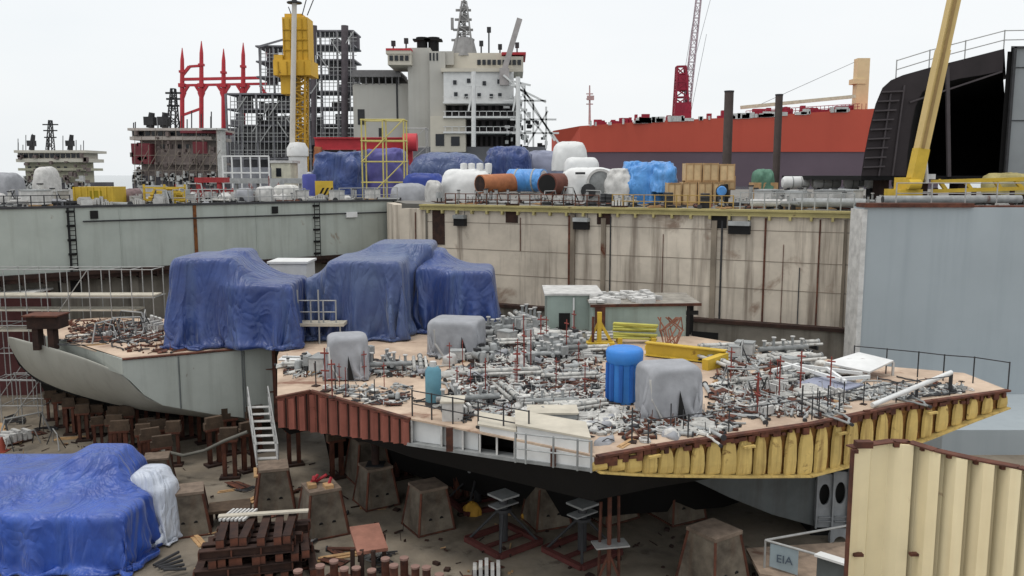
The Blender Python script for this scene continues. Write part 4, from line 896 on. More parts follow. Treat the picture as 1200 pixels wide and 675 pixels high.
# -- two workboats at the far quay
def boat(name, label, D, x0, x1, ys, mats, mast, sd_):
    r_ = random.Random(sd_); yb, yw, yd, yh = ys; W = x1 - x0
    t = thing(name, label, 'ship', (xx((x0 + x1) / 2, D), D, 8.6)); hm, wm_ = mats
    m = MB(); pbox(m, x0 + W * .02, x1 - W * .0, yh, 262, D, 14); build(m, 'hull', M('boat_hull', (96, 92, 96), .7, var=.3, scale=.3), t)
    m = MB(); pbox(m, x0 + W * .14, x1 - W * .12, yw, yh, D + 1.5, 8); pbox(m, x0 + W * .04, x1 - W * .04, yd, yd + 3, D + .5, 10); build(m, 'deckhouse', wm_, t)
    m = MB(); pbox(m, x0, x1, yb, yb + 3, D - .5, 11); pbox(m, x0 + W * .02, x1 - W * .02, yb + 10, yw + 1, D - .3, 10); pbox(m, x0 + W * .05, x1 - W * .05, yb + 3, yb + 10, D + .6, 8); build(m, 'wheelhouse', hm, t)
    m = MB(); n_ = 12
    for k in range(n_): a = x0 + W * (.06 + .88 * k / n_); pbox(m, a, a + W * .055, yb + 4, yb + 9, D + .4, .4)
    for k in range(6): a = x0 + W * (.18 + .1 * k); pbox(m, a, a + W * .04, yw + 6, yw + 11, D + 1.3, .4)
    build(m, 'window', glass, t)
    for fx in mast[1]:
        m = MB(); m.tube(P(fx, yb, D + 5), P(fx + 2, yb - 18, D + 5), .7, 8, .5); m.box(P(fx, yb - 8, D + 5), (1.6, 1.6, 1.4)); build(m, 'exhaust_funnel', darkm, t)
    mx, my = mast[0]; m = MB(); m.lattice(P(mx, yb, D + 4), P(mx, my, D + 4), 1.5, 6, .12, .6)
    for k, y in enumerate((my + 5, my + 12, my + 20)): m.beam(P(mx - 9 + k, y, D + 4), P(mx + 9 - k, y, D + 4), .3)
    for k in range(16): x = x0 + r_.random() * W; m.tube(P(x, yb, D + 3), P(x, yb - 6 - r_.random() * 14, D + 3), .1, 4)
    build(m, 'mast', darkm, t)
    m = MB()
    for k in range(60): x = x0 + r_.random() * W; y = yh - 2 + r_.random() * 16; pbox(m, x, x + 1 + r_.random() * 5, y - 2 - r_.random() * 5, y, D - .8, 1)
    build(m, 'deck_gear', whitedirty, t)
    m = MB()
    for k in range(44): x = x0 + r_.random() * W; y = yb + 8 + r_.random() * (yh - yb); pbox(m, x, x + 1 + r_.random() * 4, y - 1 - r_.random() * 5, y, D - 1, 1)
    build(m, 'fender', M('boat_gear_brown', (122, 108, 104), .8, var=.4, scale=1), t)
    return t
boat('workboat', 'pale cream workboat with two dark exhausts far off behind the quay', 215, 19, 103, (176, 189, 197, 214), (shipcream, M('boat_olive', (190, 186, 162), .7, var=.15, scale=.2)), ((59, 141), (37, 82)), 1)
v2 = boat('workboat', 'brownish grey workboat wrapped in scaffolding beside the red gantry', 140, 153, 252, (150, 163, 190, 206), (M('wheelhouse_dirty', (190, 180, 172), .75, var=.3, scale=.3, rust=.1), shipmud), ((203, 104), (176, 192)), 2)
m = MB()
for k in range(13):
    x = 158 + k * 8; m.beam(P(x, 232, 137.5), P(x, 150 + (k % 3) * 10, 137.5), .07)
for y in (164, 182, 200): m.beam(P(156, y, 137.5), P(250, y, 137.5), .07)
for k in range(8): a = 160 + k * 12; m.beam(P(a, 200, 137.4), P(a + 14, 176, 137.4), .08)
build(m, 'scaffolding', M('scaffold_brown', (140, 128, 116), .7), v2)
m = MB(); pbox(m, 228, 244, 166, 180, 138.5, .5); pbox(m, 214, 256, 153, 156, 139, 8); pbox(m, 156, 178, 168, 192, 139, 2); build(m, 'red_patch_plating', M('maroon', (120, 56, 62), .8, var=.3, scale=.5), v2)
m = MB(); pbox(m, 236, 262, 150, 152, 138, 3); pbox(m, 256, 262, 150, 214, 139, 2); build(m, 'white_deck_edge', whitedirty, v2)

# -- dark hull section on the quay
D = 58
hb = thing('hull_section', 'open black ended hull section with curved side standing on the quay', 'hull section', gq(1110, D))
prof = [(1009, 207), (1013, 180), (1019, 150), (1026, 122), (1034, 103), (1044, 94), (1058, 88), (1090, 79), (1130, 69), (1177, 57)]
inner = [(1062, 207), (1064, 180), (1068, 150), (1073, 125), (1081, 108), (1092, 100), (1105, 97), (1125, 92), (1150, 88), (1175, 83)]
def hp(p, d): v = P(p[0], p[1], D); return V((v.x + (d - D) * .58, d, v.z))
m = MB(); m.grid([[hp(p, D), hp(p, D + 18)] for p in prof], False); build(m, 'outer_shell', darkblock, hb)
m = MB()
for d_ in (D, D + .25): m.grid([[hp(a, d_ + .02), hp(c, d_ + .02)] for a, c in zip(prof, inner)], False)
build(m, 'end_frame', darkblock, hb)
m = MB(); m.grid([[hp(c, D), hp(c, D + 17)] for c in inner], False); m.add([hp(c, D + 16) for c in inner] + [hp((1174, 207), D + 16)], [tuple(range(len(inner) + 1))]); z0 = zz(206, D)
m.bb(xx(1009, D), D, z0 - .3, xx(1176, D), D + 17, z0); build(m, 'shaded_inside', blockin, hb)
m = MB()
for k in range(9):
    y = 108 + k * 11; a = interp([(p[1], p[0]) for p in sorted(prof, key=lambda q: q[1])], y); m.beam(hp((a + 2, y), D - .1), hp((a + 26, y - 1), D - .1), .22, .1)
for a, c in ((1030, 110), (1046, 100)): m.beam(hp((a, 206), D - .06), hp((a + 14, c), D - .06), .1)
m.beam(hp((1112, 207), D - .05), hp((1110, 78), D - .05), .22, .2); m.beam(hp((1066, 120), D - .05), hp((1174, 84), D - .05), .14, .1)
build(m, 'frame_rib', M('rib_dark', (74, 68, 70), .8, var=.2), hb)
m = MB(); zt_ = zz(57, D); a_, c_ = xx(1175, D), xx(1330, D); m.prism([(a_, D - .1), (c_, D - .1), (c_ + 10, D + 17), (a_ + 9.9, D + 17)], z0 - .3, zt_); build(m, 'grey_side', paleblock, hb); m = MB(); m.prism([(a_ - .3, D + .05), (a_ + .2, D + .05), (a_ + 9.95, D + 16.9), (a_ + 9.3, D + 16.9)], z0, zz(58, D) - .12); build(m, 'shade_sheet', blockin, hb)  # black sheet added to cover the lit grey side inside the opening
m = MB()
for y in (80, 142): m.bb(xx(1175, D), D - .16, zz(y, D), xx(1330, D), D - .09, zz(y, D) + .06)
m.bb(xx(1174, D), D - .3, z0, xx(1177, D), D - .1, zt_ + .1); m.prism([(xx(1170, D), D - .3), (xx(1330, D), D - .3), (xx(1330, D) + 10, D + 17), (xx(1170, D) + 9.9, D + 17)], zt_, zt_ + .12); build(m, 'seam', darkm, hb)
for px in (1030, 1075, 1120, 1160, 1195):
    m = MB(); v = P(px, 206, D + 2); m.bb(v.x - .3, D + 1, QZ, v.x + .3, D + 2.2, z0 - .3); build(m, 'support', darkrust, hb)
m = MB(); rp_ = [(1049, 92), (1088, 80), (1130, 69), (1176, 57), (1230, 56)]
for px, py in rp_: m.tube(hp((px, py), D + .3), hp((px, py), D + .3) + V((0, 0, 1.25)), .04, 5)
for dz in (.6, 1.2): m.path([hp(p, D + .3) + V((0, 0, dz)) for p in rp_], .035, 5)
tag(build(m, 'safety_railing', galv), 'thin pale safety railing along the top of the dark hull section', 'railing')
# ================= things standing on the quay =================
def lump(x0, x1, y0, y1, d, dep, seed=0, e=.45, wr=.05, cut=True, nz=18, nu=48):
    """a wrapped bulky shape: rounded box with folds"""
    a, c, z0, z1 = pl(x0, x1, y0, y1, d); cx, cy = (a + c) / 2, d + dep / 2; hx, hy = (c - a) / 2, dep / 2; rows = []
    for i in range(nz + 1):
        ph = math.pi / 2 * (i / nz); cz = math.sin(ph) ** (.55); rr_ = max(.001, math.cos(ph)) ** e; row = []
        for k in range(nu + 1):
            an = (k % nu) * math.tau / nu; ux = math.copysign(abs(math.cos(an)) ** .55, math.cos(an)); uy = math.copysign(abs(math.sin(an)) ** .55, math.sin(an))
            p = V((cx + hx * ux * rr_, cy + hy * uy * rr_, z0 + (z1 - z0) * cz)); s_ = V((p.x * 1.3 + seed * 7.1, p.y * 1.3, p.z * .7))
            n_ = mnoise.noise(s_) + .5 * mnoise.noise(s_ * 2.3) + .35 * mnoise.noise(V((s_.x * 5, s_.y * 5, s_.z * 2))); row.append(p + V((ux, uy, .6)) * n_ * wr * min(hx * 2, z1 - z0) * 1.2)
        rows.append(row)
    return MB().grid(rows, True)
def lumpthing(name, mat, label, cat, *a, **k):
    g = k.pop('group', None); return build(lump(*a, **k), name, mat, None, label, cat, g, 'thing', sharp=70)
lumpthing('tarpaulin', tarpblue, 'blue covered stack under the red girder on the quay', 'tarpaulin', 361, 424, 178, 236, 78, 5, seed=1, e=.3, wr=.07)
lumpthing('tarpaulin', M('violet_tarpaulin', (92, 88, 150), .6, var=.3, scale=.8), 'dull violet blue covered stack behind the yellow scaffold tower', 'tarpaulin', 424, 474, 174, 236, 80, 5, seed=2, e=.3, wr=.07)
lumpthing('tarpaulin', tarpgrey, 'long ridge shaped greyish blue cover below the beige ship', 'tarpaulin', 474, 570, 178, 226, 88, 7, seed=3, e=.55, wr=.04)
lumpthing('tarpaulin', tarpblue, 'deep blue cover in front of the white ship galleries', 'tarpaulin', 568, 624, 171, 205, 92, 5, seed=4, e=.5, wr=.08)
lumpthing('tarpaulin', M('grey_tarpaulin', (136, 140, 160), .6, var=.15), 'pale grey cover between the deep blue cover and the white tanks', 'tarpaulin', 610, 664, 176, 215, 95, 5, seed=5, e=.6, wr=.05)
lumpthing('tarpaulin', M('navy_cover', (40, 62, 140), .5, var=.2), 'navy cover low behind the rounded grey sheet', 'tarpaulin', 470, 520, 203, 234, 72, 3, seed=6, e=.4, wr=.06)
lumpthing('canvas_sheet', canvas, 'rounded grey sheet at the foot of the scaffold tower', 'cover', 455, 500, 215, 238, 68, 3, seed=7, e=.6, wr=.05)
lumpthing('canvas_sheet', whitedirty, 'crumpled white sheet beside the navy cover', 'cover', 498, 516, 212, 240, 65, 1.5, seed=8, e=.6, wr=.1)
# white lagged machine with four lids
t = thing('lagged_machine', 'white lagged machine with a row of lids along its top', 'machinery', gq(545, 66))
build(lump(516, 578, 198, 238, 66, 3, seed=9, e=.35, wr=.06), 'lagging', white, t, sharp=60)
for px in (547, 556, 566, 576): m = MB(); m.lathe((xx(px - 4, 66), 67, zz(203, 66)), [(.26, 0), (.3, .5), (.27, .75), (0, .8)], 10); build(m, 'lid', white, t)
# pipe sections
def pipe(name, label, p, q_, r_, mat, mouth=None, bands=0, cat='pipe', group=None):
    t = thing(name, label, cat, ((p[0] + q_[0]) / 2, (p[1] + q_[1]) / 2, min(p[2], q_[2]) - r_), group)
    m = MB(); m.tube(p, q_, r_, 18); build(m, 'barrel', mat, t); p, q_ = V(p), V(q_); d = (q_ - p).normalized()
    if mouth: m = MB(); m.tube(p - d * .03, p + d * .02, r_ * .86, 18); m.tube(q_ - d * .02, q_ + d * .03, r_ * .86, 18); build(m, 'mouth', mouth, t)
    for k in range(bands): c = p.lerp(q_, (k + .5) / bands); m = MB(); m.tube(c - d * .06, c + d * .06, r_ * 1.04, 18); build(m, 'band', greypipe, t)
    return t
pipe('pipe_section', 'rusty orange brown pipe section on the quay', (xx(563, 63), 62, QZ + 1.35), (xx(602, 63), 64, QZ + 1.45), .68, orangem, darkrust)
pipe('pipe_section', 'pipe section wrapped in bright blue film', (xx(598, 64), 64.5, QZ + 1.6), (xx(637, 64), 63.3, QZ + 1.6), .85, tarplight, whitedirty, 2)
pipe('pipe_section', 'short brown pipe with an open black mouth', (xx(641, 61), 61, QZ + 1.35), (xx(666, 62), 64, QZ + 1.35), .78, M('brown_pipe', (112, 66, 54), .8, var=.4), black)
# white turbine casing with a round opening
t = thing('turbine_casing', 'white machine casing with a big round grey opening', 'machinery', gq(695, 62))
build(lump(658, 728, 196, 236, 62, 4, seed=11, e=.4, wr=.04), 'casing', white, t, sharp=60)
m = MB(); c = P(704, 214, 61.9); ax = V((-.25, -1, 0)).normalized(); m.lathe(c - ax * .1, [(1.0, 0), (1.0, .35), (.82, .35), (.8, .1)], 24, ax); build(m, 'ring', whitedirty, t)
m = MB(); m.lathe(c, [(.82, .0), (.82, .16), (.2, .2), (0, .2)], 24, ax); build(m, 'opening', greypipe, t)
m = MB(); m.lathe(P(690, 224, 61.8), [(.5, 0), (.55, .25), (0, .3)], 12, ax); m.box(P(680, 203, 61.9), (.7, .2, .16)); build(m, 'fitting', darkm, t)
lumpthing('storage_tank', white, 'round topped white tank above the white casing', 'tank', 648, 690, 165, 200, 72, 4, seed=12, e=.4, wr=.03)
m = lump(662, 704, 184, 215, 67, 3, seed=13, e=.25, wr=.03); build(m, 'insulated_box', white, None, 'square white insulated box behind the white casing', 'machinery', None, 'thing')
lumpthing('lagged_machine', whitedirty, 'crumpled white wrapped lump next to the round opening', 'machinery', 712, 742, 198, 238, 60, 2, seed=14, e=.5, wr=.12)
# blue film wrapped machine
t = thing('wrapped_machine', 'bulging machine wrapped in bright blue film beside the crates', 'machinery', gq(760, 60))
build(lump(729, 778, 190, 238, 60, 3.4, seed=15, e=.55, wr=.1), 'body_wrap', tarplight, t, sharp=70)
build(lump(762, 795, 189, 226, 59.6, 2.6, seed=16, e=.5, wr=.12), 'neck_wrap', tarplight, t, sharp=70)
# crates
def crate_proto():
    t = thing('crate', 'x', 'crate', (0, 0, 0), 'wooden crates stacked on the quay')
    m = MB(); m.bb(-.49, -.49, .06, .49, .49, .98); build(m, 'panels', plyw, t)
    m = MB()
    for s_ in (-.47, 0, .47): m.bb(s_ - .03, -.52, 0, s_ + .03, -.49, 1); m.bb(s_ - .03, .49, 0, s_ + .03, .52, 1)
    for s_ in (.05, .95): m.bb(-.5, -.515, s_ - .04, .5, -.492, s_ + .04)
    for s_ in (-.44, .44): m.bb(-.5, s_ - .05, -.04, .5, s_ + .05, .06)
    build(m, 'batten', timber, t); return t
cp0 = crate_proto()
lst = [(803, 822, 191, 213, 58, 'upper crate at the end of the row beside the blue wrapped machine'), (823, 842, 191, 213, 58, 'middle crate of the upper row'), (843, 861, 192, 213, 58, 'upper crate closest to the thick dark pile'),
       (783, 799, 214, 237, 57.6, 'lower crate touching the blue wrapped machine'), (800, 817, 213, 237, 57.8, 'lower crate second from the blue wrapped machine'), (818, 835, 213, 237, 57.8, 'third crate of the lower row'), (836, 848, 213, 237, 57.8, 'narrow lower crate beside the dark bundle'),
       (848, 862, 206, 222, 60, 'small crate behind the dark bundle')]
for k, (x0, x1, y0, y1, d, lb) in enumerate(lst):
    o = cp0 if k == 0 else dup(cp0, (0, 0, 0)); a, c, z0, z1 = pl(x0, x1, y0, y1, d)
    place(o, ((a + c) / 2, d + .6, z0 if y1 < 230 else QZ + .04), 0, ((c - a) * .98, 1.2, (z1 - z0) if y1 < 230 else z1 - QZ - .04), 'pale wooden ' + lb)
# dark piles
for px, y0, d, r_, lb in ((851, 108, 76, .4, 'thicker and taller dark steel pile rising beside the crates'), (909, 112, 76, .32, 'thinner dark steel pile rising above the white cylinders')):
    t = thing('steel_pile', lb, 'pile', gq(px, d), 'dark piles on the quay'); x = xx(px, d); m = MB(); m.tube((x, d, QZ), (x, d, zz(y0, d)), r_, 14); build(m, 'shaft', M('pile_brown', (86, 76, 72), .85, var=.3, scale=.8, streak=.4), t)
    m = MB(); m.tube((x, d, zz(y0, d)), (x, d, zz(y0, d) + .12), r_ * 1.08, 14); build(m, 'cap', darkm, t)
# white cylinders, long grey pipe
for px0, px1, d, lb in ((916, 949, 70, 'white gas cylinder tank next to the thinner pile'), (951, 985, 70, 'second white cylinder tank along from the thinner pile'), (989, 1012, 68, 'white cylinder tank close to the dark hull section'), (1014, 1040, 66, 'small white cylinder tank below the black hull opening'), (1046, 1062, 66, 'shortest white cylinder tank beside the yellow crane')):
    a, c = xx(px0, d), xx(px1, d); zc = zz(214, d); r_ = .52; t = thing('cylinder_tank', lb, 'tank', ((a + c) / 2, d, QZ), 'white cylinder tanks on the quay'); m = MB(); m.lathe((a, d, zc), [(0, 0), (r_ * .7, .06), (r_, .25), (r_, c - a - .25), (r_ * .7, c - a - .06), (0, c - a)], 18, (1, 0, 0)); build(m, 'shell', white, t)
    m = MB()
    for f_ in (.2, .8): x = a + (c - a) * f_; m.bb(x - .1, d - .4, QZ, x + .1, d + .4, zc - r_ * .8)
    build(m, 'cradle', darkm, t)
    m = MB()
    for f_ in (.35, .65): x = a + (c - a) * f_; m.tube((x - .04, d, zc), (x + .04, d, zc), r_ * 1.03, 18)
    build(m, 'strap', greypipe, t)
def wp_(px, o, z): v = on_line(px, WA, WB, z); b_ = v.xy - n_w * o; return V((b_.x, b_.y, z))
pipe('long_pipe', 'white capped length of pipe lying behind the yellow edge beam', wp_(876, .9, QZ + .35), wp_(922, .9, QZ + .38), .22, whitedirty, darkm)
pipe('long_pipe', 'long grey pipe lying behind the yellow edge beam', wp_(926, .9, QZ + .4), V((wp_(1008, .9, 0).x + .3, 48.6, QZ + .42)), .26, greypipe, darkm, 2)
pipe('long_pipe', 'grey pipe resting behind the top of the dock gate', (20.5, 47.4, QZ + .65), (28, 47.2, QZ + .68), .22, greypipe, darkm, 1)
# yellow crane with its long boom
D = 50
yc = thing('mobile_crane', 'crane with a long tan boom and yellow foot beside the dark hull section', 'crane', gq(1070, D))
b0 = P(1071, 214, D); b1 = P(1085, 150, D); b2 = b0 + (b1 - b0) * 6.2; bm_ = b0 + (b1 - b0) * .62
m = MB(); m.beam(b0, bm_, .66, .8, up=(0, 1, 0)); build(m, 'boom_foot', yellow, yc)
m = MB(); m.beam(bm_, b0 + (b1 - b0) * 2.4, .6, .7, up=(0, 1, 0)); m.beam(b0 + (b1 - b0) * 2.4, b2, .54, .6, up=(0, 1, 0)); build(m, 'boom', boomyel, yc)
dv = (b2 - b0).normalized(); sdv = dv.cross(V((0, 1, 0))).normalized()
m = MB(); m.beam(bm_ + V((0, -.42, 0)) + sdv * .1, b2 + V((0, -.42, 0)) + sdv * .1, .16, .05, up=(0, 1, 0)); build(m, 'boom_groove', M('tan_groove', (150, 122, 74), .6), yc)
m = MB(); pbox(m, 1056, 1082, 222, 236, D - .4, 2.2); pbox(m, 1062, 1078, 208, 224, D - .2, 1.6); m.tube(P(1064, 216, D - .5), P(1078, 216, D - .5), .3, 10); build(m, 'turntable', yellow, yc)
m = MB(); m.bb(xx(1045, D), D - .3, QZ, xx(1110, D), D + 2.4, QZ + .55); build(m, 'chassis', darkm, yc)
m = MB(); m.tube(P(1086, 214, D), P(1084, 178, D), .12, 8); pbox(m, 1084, 1096, 204, 210, D, .5); build(m, 'lift_ram', whitedirty, yc)
# scaffold tower, yellow
def scaffold(name, label, mat, x0, x1, y0, y1, d, dep, nb, nl, r_=.05, brace=True, group=None):
    a, c, z0, z1 = pl(x0, x1, y0, y1, d); t = thing(name, label, 'scaffold', ((a + c) / 2, d, z0), group)
    m = MB()
    for i in range(nb + 1):
        for yy in (d, d + dep): x = a + (c - a) * i / nb; m.tube((x, yy, z0), (x, yy, z1), r_, 6)
    build(m, 'standard', mat, t); m = MB()
    for j in range(1, nl + 1):
        z = z0 + (z1 - z0) * j / nl
        for yy in (d, d + dep): m.tube((a - .1, yy, z), (c + .1, yy, z), r_ * .9, 6)
        for i in range(nb + 1): x = a + (c - a) * i / nb; m.tube((x, d, z), (x, d + dep, z), r_ * .9, 6)
    build(m, 'ledger', mat, t)
    if brace:
        m = MB()
        for j in range(nl): i = j % nb; xa = a + (c - a) * i / nb; xb = a + (c - a) * (i + 1) / nb; m.tube((xa, d - .05, z0 + (z1 - z0) * j / nl), (xb, d - .05, z0 + (z1 - z0) * (j + 1) / nl), r_ * .8, 6)
        build(m, 'brace', mat, t)
    return t
ytube = M('yellow_tube', (204, 190, 112), .6, var=.2)
scaffold('scaffold_tower', 'yellow tube scaffold tower over the violet covered stack', ytube, 425, 474, 140, 238, 74, 2, 2, 4, .065)
scaffold('scaffold_tower', 'thin pale scaffold tower rising from behind the long ridge cover', galv, 475, 500, 150, 238, 98, 2, 1, 4, .05)
t = thing('red_girder', 'long red steel girder above the blue covered stack', 'girder', gq(430, 92))
m = MB(); a, c = xx(368, 92), xx(483, 92); m.ibeam((a, 93, zz(168, 92)), (c, 93, zz(168, 92)), 1.2, 1.3, .12); build(m, 'beam', redm, t)
m = MB(); m.tube((xx(474, 92), 91.6, zz(167, 92)), (xx(490, 92), 91.6, zz(167, 92)), .95, 14); build(m, 'drum_end', redm, t)
for px in (371, 420, 480): m = MB(); m.bb(xx(px, 92) - .25, 92.6, QZ, xx(px, 92) + .25, 93.4, zz(173, 92)); build(m, 'leg', redm, t)
m = MB(); m.beam(P(373, 172, 91.8), P(371, 195, 91.8), .7); build(m, 'bracket', orangem, t)
# hazard board
t = thing('hazard_board', 'yellow and black striped hazard board on the quay edge', 'barrier', gq(380, 66.5)); a, c, z0, z1 = pl(369, 390, 212, 236, 66.5)
m = MB(); m.bb(a, 66.5, z0, c, 66.6, z1); build(m, 'board', yellow, t); m = MB()
for k in range(4): o = a + (c - a) * (k / 4); m.add([(o, 66.49, z0), (o + .16, 66.49, z0), (min(c, o + .75), 66.49, min(z1, z0 + 1.05)), (min(c, o + .58), 66.49, min(z1, z0 + 1.05))], [(0, 1, 2, 3)])
build(m, 'stripe', black, t)
# odds at the left
t = thing('yellow_container', 'bright yellow open sided container on the steel wall', 'container', gq(107, 56)); a, c, z0, z1 = pl(86, 131, 219, 241, 56)
m = MB(); m.bb(a, 56, z0, c, 58, z1); build(m, 'shell', yellow, t); m = MB()
for k in range(7): x = a + (c - a) * k / 6; m.bb(x - .05, 55.94, z0, x + .05, 56, z1)
build(m, 'rib', yellow, t); m = MB(); x = a + (c - a) * .62; m.bb(x - .5, 55.97, z0 + .15, x + .25, 56.02, z1 - .25); build(m, 'door', M('yellow_door', (150, 132, 20), .8), t)
t = thing('pipe_rack', 'yellow pipe rack holding loose pipes beside the yellow container', 'rack', gq(192, 58)); a, c, z0, z1 = pl(168, 216, 216, 239, 58); m = MB()
for k in range(5): x = a + (c - a) * k / 4; m.bb(x - .06, 58, QZ, x + .06, 58.12, z1 - .3 * (k % 2))
for z in (z0 + .3, z0 + .75, z0 + 1.1): m.beam((a, 58, z), (c, 58, z), .1)
build(m, 'frame', yellow, t); m = MB()
for k in range(5): z = QZ + .25 + .2 * k; m.tube((a + .1 * k, 58.4 + .1 * k, z), (c - .15 * k, 58.4, z), .1, 8)
build(m, 'pipe', yellow, t)
lumpthing('scrap_heap', M('purple_brown', (124, 104, 104), .8, var=.4, scale=2), 'purplish brown covered heap next to the yellow container', 'heap', 131, 158, 221, 241, 58, 2, seed=21, e=.6, wr=.1)
lumpthing('dome_cover', whitedirty, 'round white dome cover in front of the cream workboat', 'cover', 34, 54, 195, 232, 75, 3, seed=22, e=.5, wr=.04)
lumpthing('dome_cover', canvas, 'grey rounded cover at the end of the steel wall', 'cover', -12, 10, 202, 238, 70, 3, seed=23, e=.5, wr=.06)
t = thing('white_gate_frame', 'white rectangular tube frame in front of the dark module', 'frame', gq(290, 84)); m = MB(); a, c, z0, z1 = pl(262, 316, 183, 214, 84)
for k in range(6): x = a + (c - a) * k / 5; m.beam((x, 84, QZ), (x, 84, z1), .12)
for z in (z1, z1 - 1.6): m.beam((a, 84, z), (c, 84, z), .14)
build(m, 'frame', white, t); m = MB(); pbox(m, 270, 312, 196, 226, 85, 2); build(m, 'cabin', M('frame_grey', (150, 152, 158), .7, var=.4, scale=1.5), t)
t = thing('site_cabin', 'small cream cabin beside the white based yellow tower', 'cabin', gq(328, 88)); m = MB(); pbox(m, 318, 341, 190, 232, 88, 3); build(m, 'wall', M('cabin_cream', (222, 218, 196), .7), t); m = MB(); pbox(m, 316, 343, 188, 191, 87.8, 3.4); build(m, 'roof', whitedirty, t); m = MB(); pbox(m, 324, 330, 197, 207, 87.95, .1); build(m, 'window', glass, t)
t = thing('walkway', 'grey steel walkway running along behind the rails to the blue drum', 'walkway', gq(300, 72)); m = MB(); m.bb(xx(245, 72), 72, zz(215, 72), xx(356, 72), 73.2, zz(209, 72)); build(m, 'platform', greypipe, t); m = MB()
for px in (250, 275, 300, 325, 350): m.bb(xx(px, 72) - .08, 72.4, QZ, xx(px, 72) + .08, 72.7, zz(213, 72))
build(m, 'leg', greypipe, t)
t = thing('drum', 'upright dark blue drum at the foot of the yellow tower', 'drum', gq(359, 68)); m = MB(); m.lathe((xx(359, 68), 69, QZ), [(.55, 0), (.55, 1.9), (.5, 2.05), (0, 2.1)], 14); build(m, 'shell', M('drum_blue', (78, 84, 160), .6, var=.2), t); m = MB(); m.lathe((xx(359, 68), 69, QZ + 2.1), [(.2, 0), (.2, .12), (0, .14)], 10); build(m, 'lid', white, t)
t = thing('bundle', 'green topped bundle lashed beside the thinner pile', 'bundle', gq(897, 62)); build(lump(888, 909, 198, 226, 62, 1.6, seed=25, e=.4, wr=.12), 'wrap', M('green_wrap', (92, 132, 112), .7, var=.3), t); m = MB(); pbox(m, 884, 912, 214, 238, 62.1, 1.4); build(m, 'pallet_box', timber, t)
t = thing('bundle', 'dark bundle of hoses hanging by the lower crates', 'bundle', gq(848, 56.5)); build(lump(842, 856, 216, 238, 56.4, .8, seed=26, e=.5, wr=.2), 'hose_coil', black, t); m = MB(); m.lathe(P(846, 224, 56.3), [(.28, 0), (.34, .06), (.28, .12)], 12, (0, 1, 0)); build(m, 'coil_ring', tarplight, t)
t = thing('spreader_frame', 'yellow steel frame lying under the grey face of the dark hull section', 'steel frame', gq(1150, 51)); m = MB()
for y in (211, 222): m.beam(P(1092, y + 2, 51), P(1260, y - 3, 51), .26, .22)
for px in (1100, 1130, 1165, 1190): m.beam(P(px, 211, 51), P(px + 8, 222, 51), .2)
build(m, 'frame', yellow, t); m = MB()
for px in (1095, 1140, 1185): m.bb(xx(px, 51), 50.9, QZ, xx(px, 51) + .2, 51.1, zz(220, 51))
build(m, 'leg', darkrust, t)
lumpthing('tarpaulin', yellowpale, 'yellow sheet heaped below the grey face of the dark hull section', 'tarpaulin', 1166, 1215, 203, 228, 53, 2, seed=28, e=.4, wr=.1)

t = thing('red_lattice_stack', 'stack of red lattice frames behind the pale quay railing', 'steel frames', gq(238, 66)); m = MB(); a, c, z0, z1 = pl(206, 272, 216, 236, 66)
for k in range(9): x = a + (c - a) * k / 8; m.beam((x, 66, QZ), (x, 66, z1 - .25 * (k % 3)), .12); m.beam((x, 66, QZ), (min(c, x + .6), 66.1, z1 - .3), .08)
for z in (QZ + .3, QZ + .8, z1 - .5): m.beam((a, 66, z), (c, 66.3, z), .1)
build(m, 'lattice', M('red_frame_paint', (170, 60, 62), .75, var=.35, scale=2), t); m = MB(); pbox(m, 228, 262, 208, 214, 68, 1.5); pbox(m, 232, 236, 214, 226, 68.2, .4); pbox(m, 254, 258, 214, 226, 68.2, .4); build(m, 'top_girder', MATS['red_frame_paint'], t)
lumpthing('covered_pallet', whitedirty, 'white covered pallet between the red lattice frames and the cream cabin', 'pallet', 296, 316, 219, 236, 62, 1.6, seed=31, e=.4, wr=.1)
lumpthing('covered_pallet', canvas, 'grey covered pallet in front of the white rectangular tube frame', 'pallet', 272, 292, 221, 236, 61, 1.6, seed=32, e=.4, wr=.1)
lumpthing('covered_pallet', M('white_lag', (214, 212, 206), .7, var=.25, scale=2), 'long white covered load under the stepped steel walkway', 'pallet', 318, 346, 217, 235, 64, 1.6, seed=33, e=.35, wr=.1)
# ================= dock floor =================
ORD = ['first', 'second', 'third', 'fourth', 'fifth', 'sixth', 'seventh', 'eighth', 'ninth', 'tenth', 'eleventh', 'twelfth', 'thirteenth', 'fourteenth', 'fifteenth', 'sixteenth', 'seventeenth', 'eighteenth', 'nineteenth', 'twentieth']
PEND = []
def autolabel():
    by = {}
    for o, desc, marks in PEND:
        p = wloc(o); r = sorted(marks, key=lambda n: (marks[n] - p).length)[:2]; by.setdefault((desc, r[0], r[1]), []).append(((marks[r[0]] - p).length, o))
    for (desc, a, c), l in by.items():
        l.sort(key=lambda t: t[0])
        for k, (_, o) in enumerate(l):
            if len(l) == 1: o['label'] = f'{desc} by the {a}, towards the {c}'
            elif k < 20: o['label'] = f'{desc}, {ORD[k]} from the {a} towards the {c}'
            else: o['label'] = f'{desc}, past the twentieth from the {a} towards the {c}'
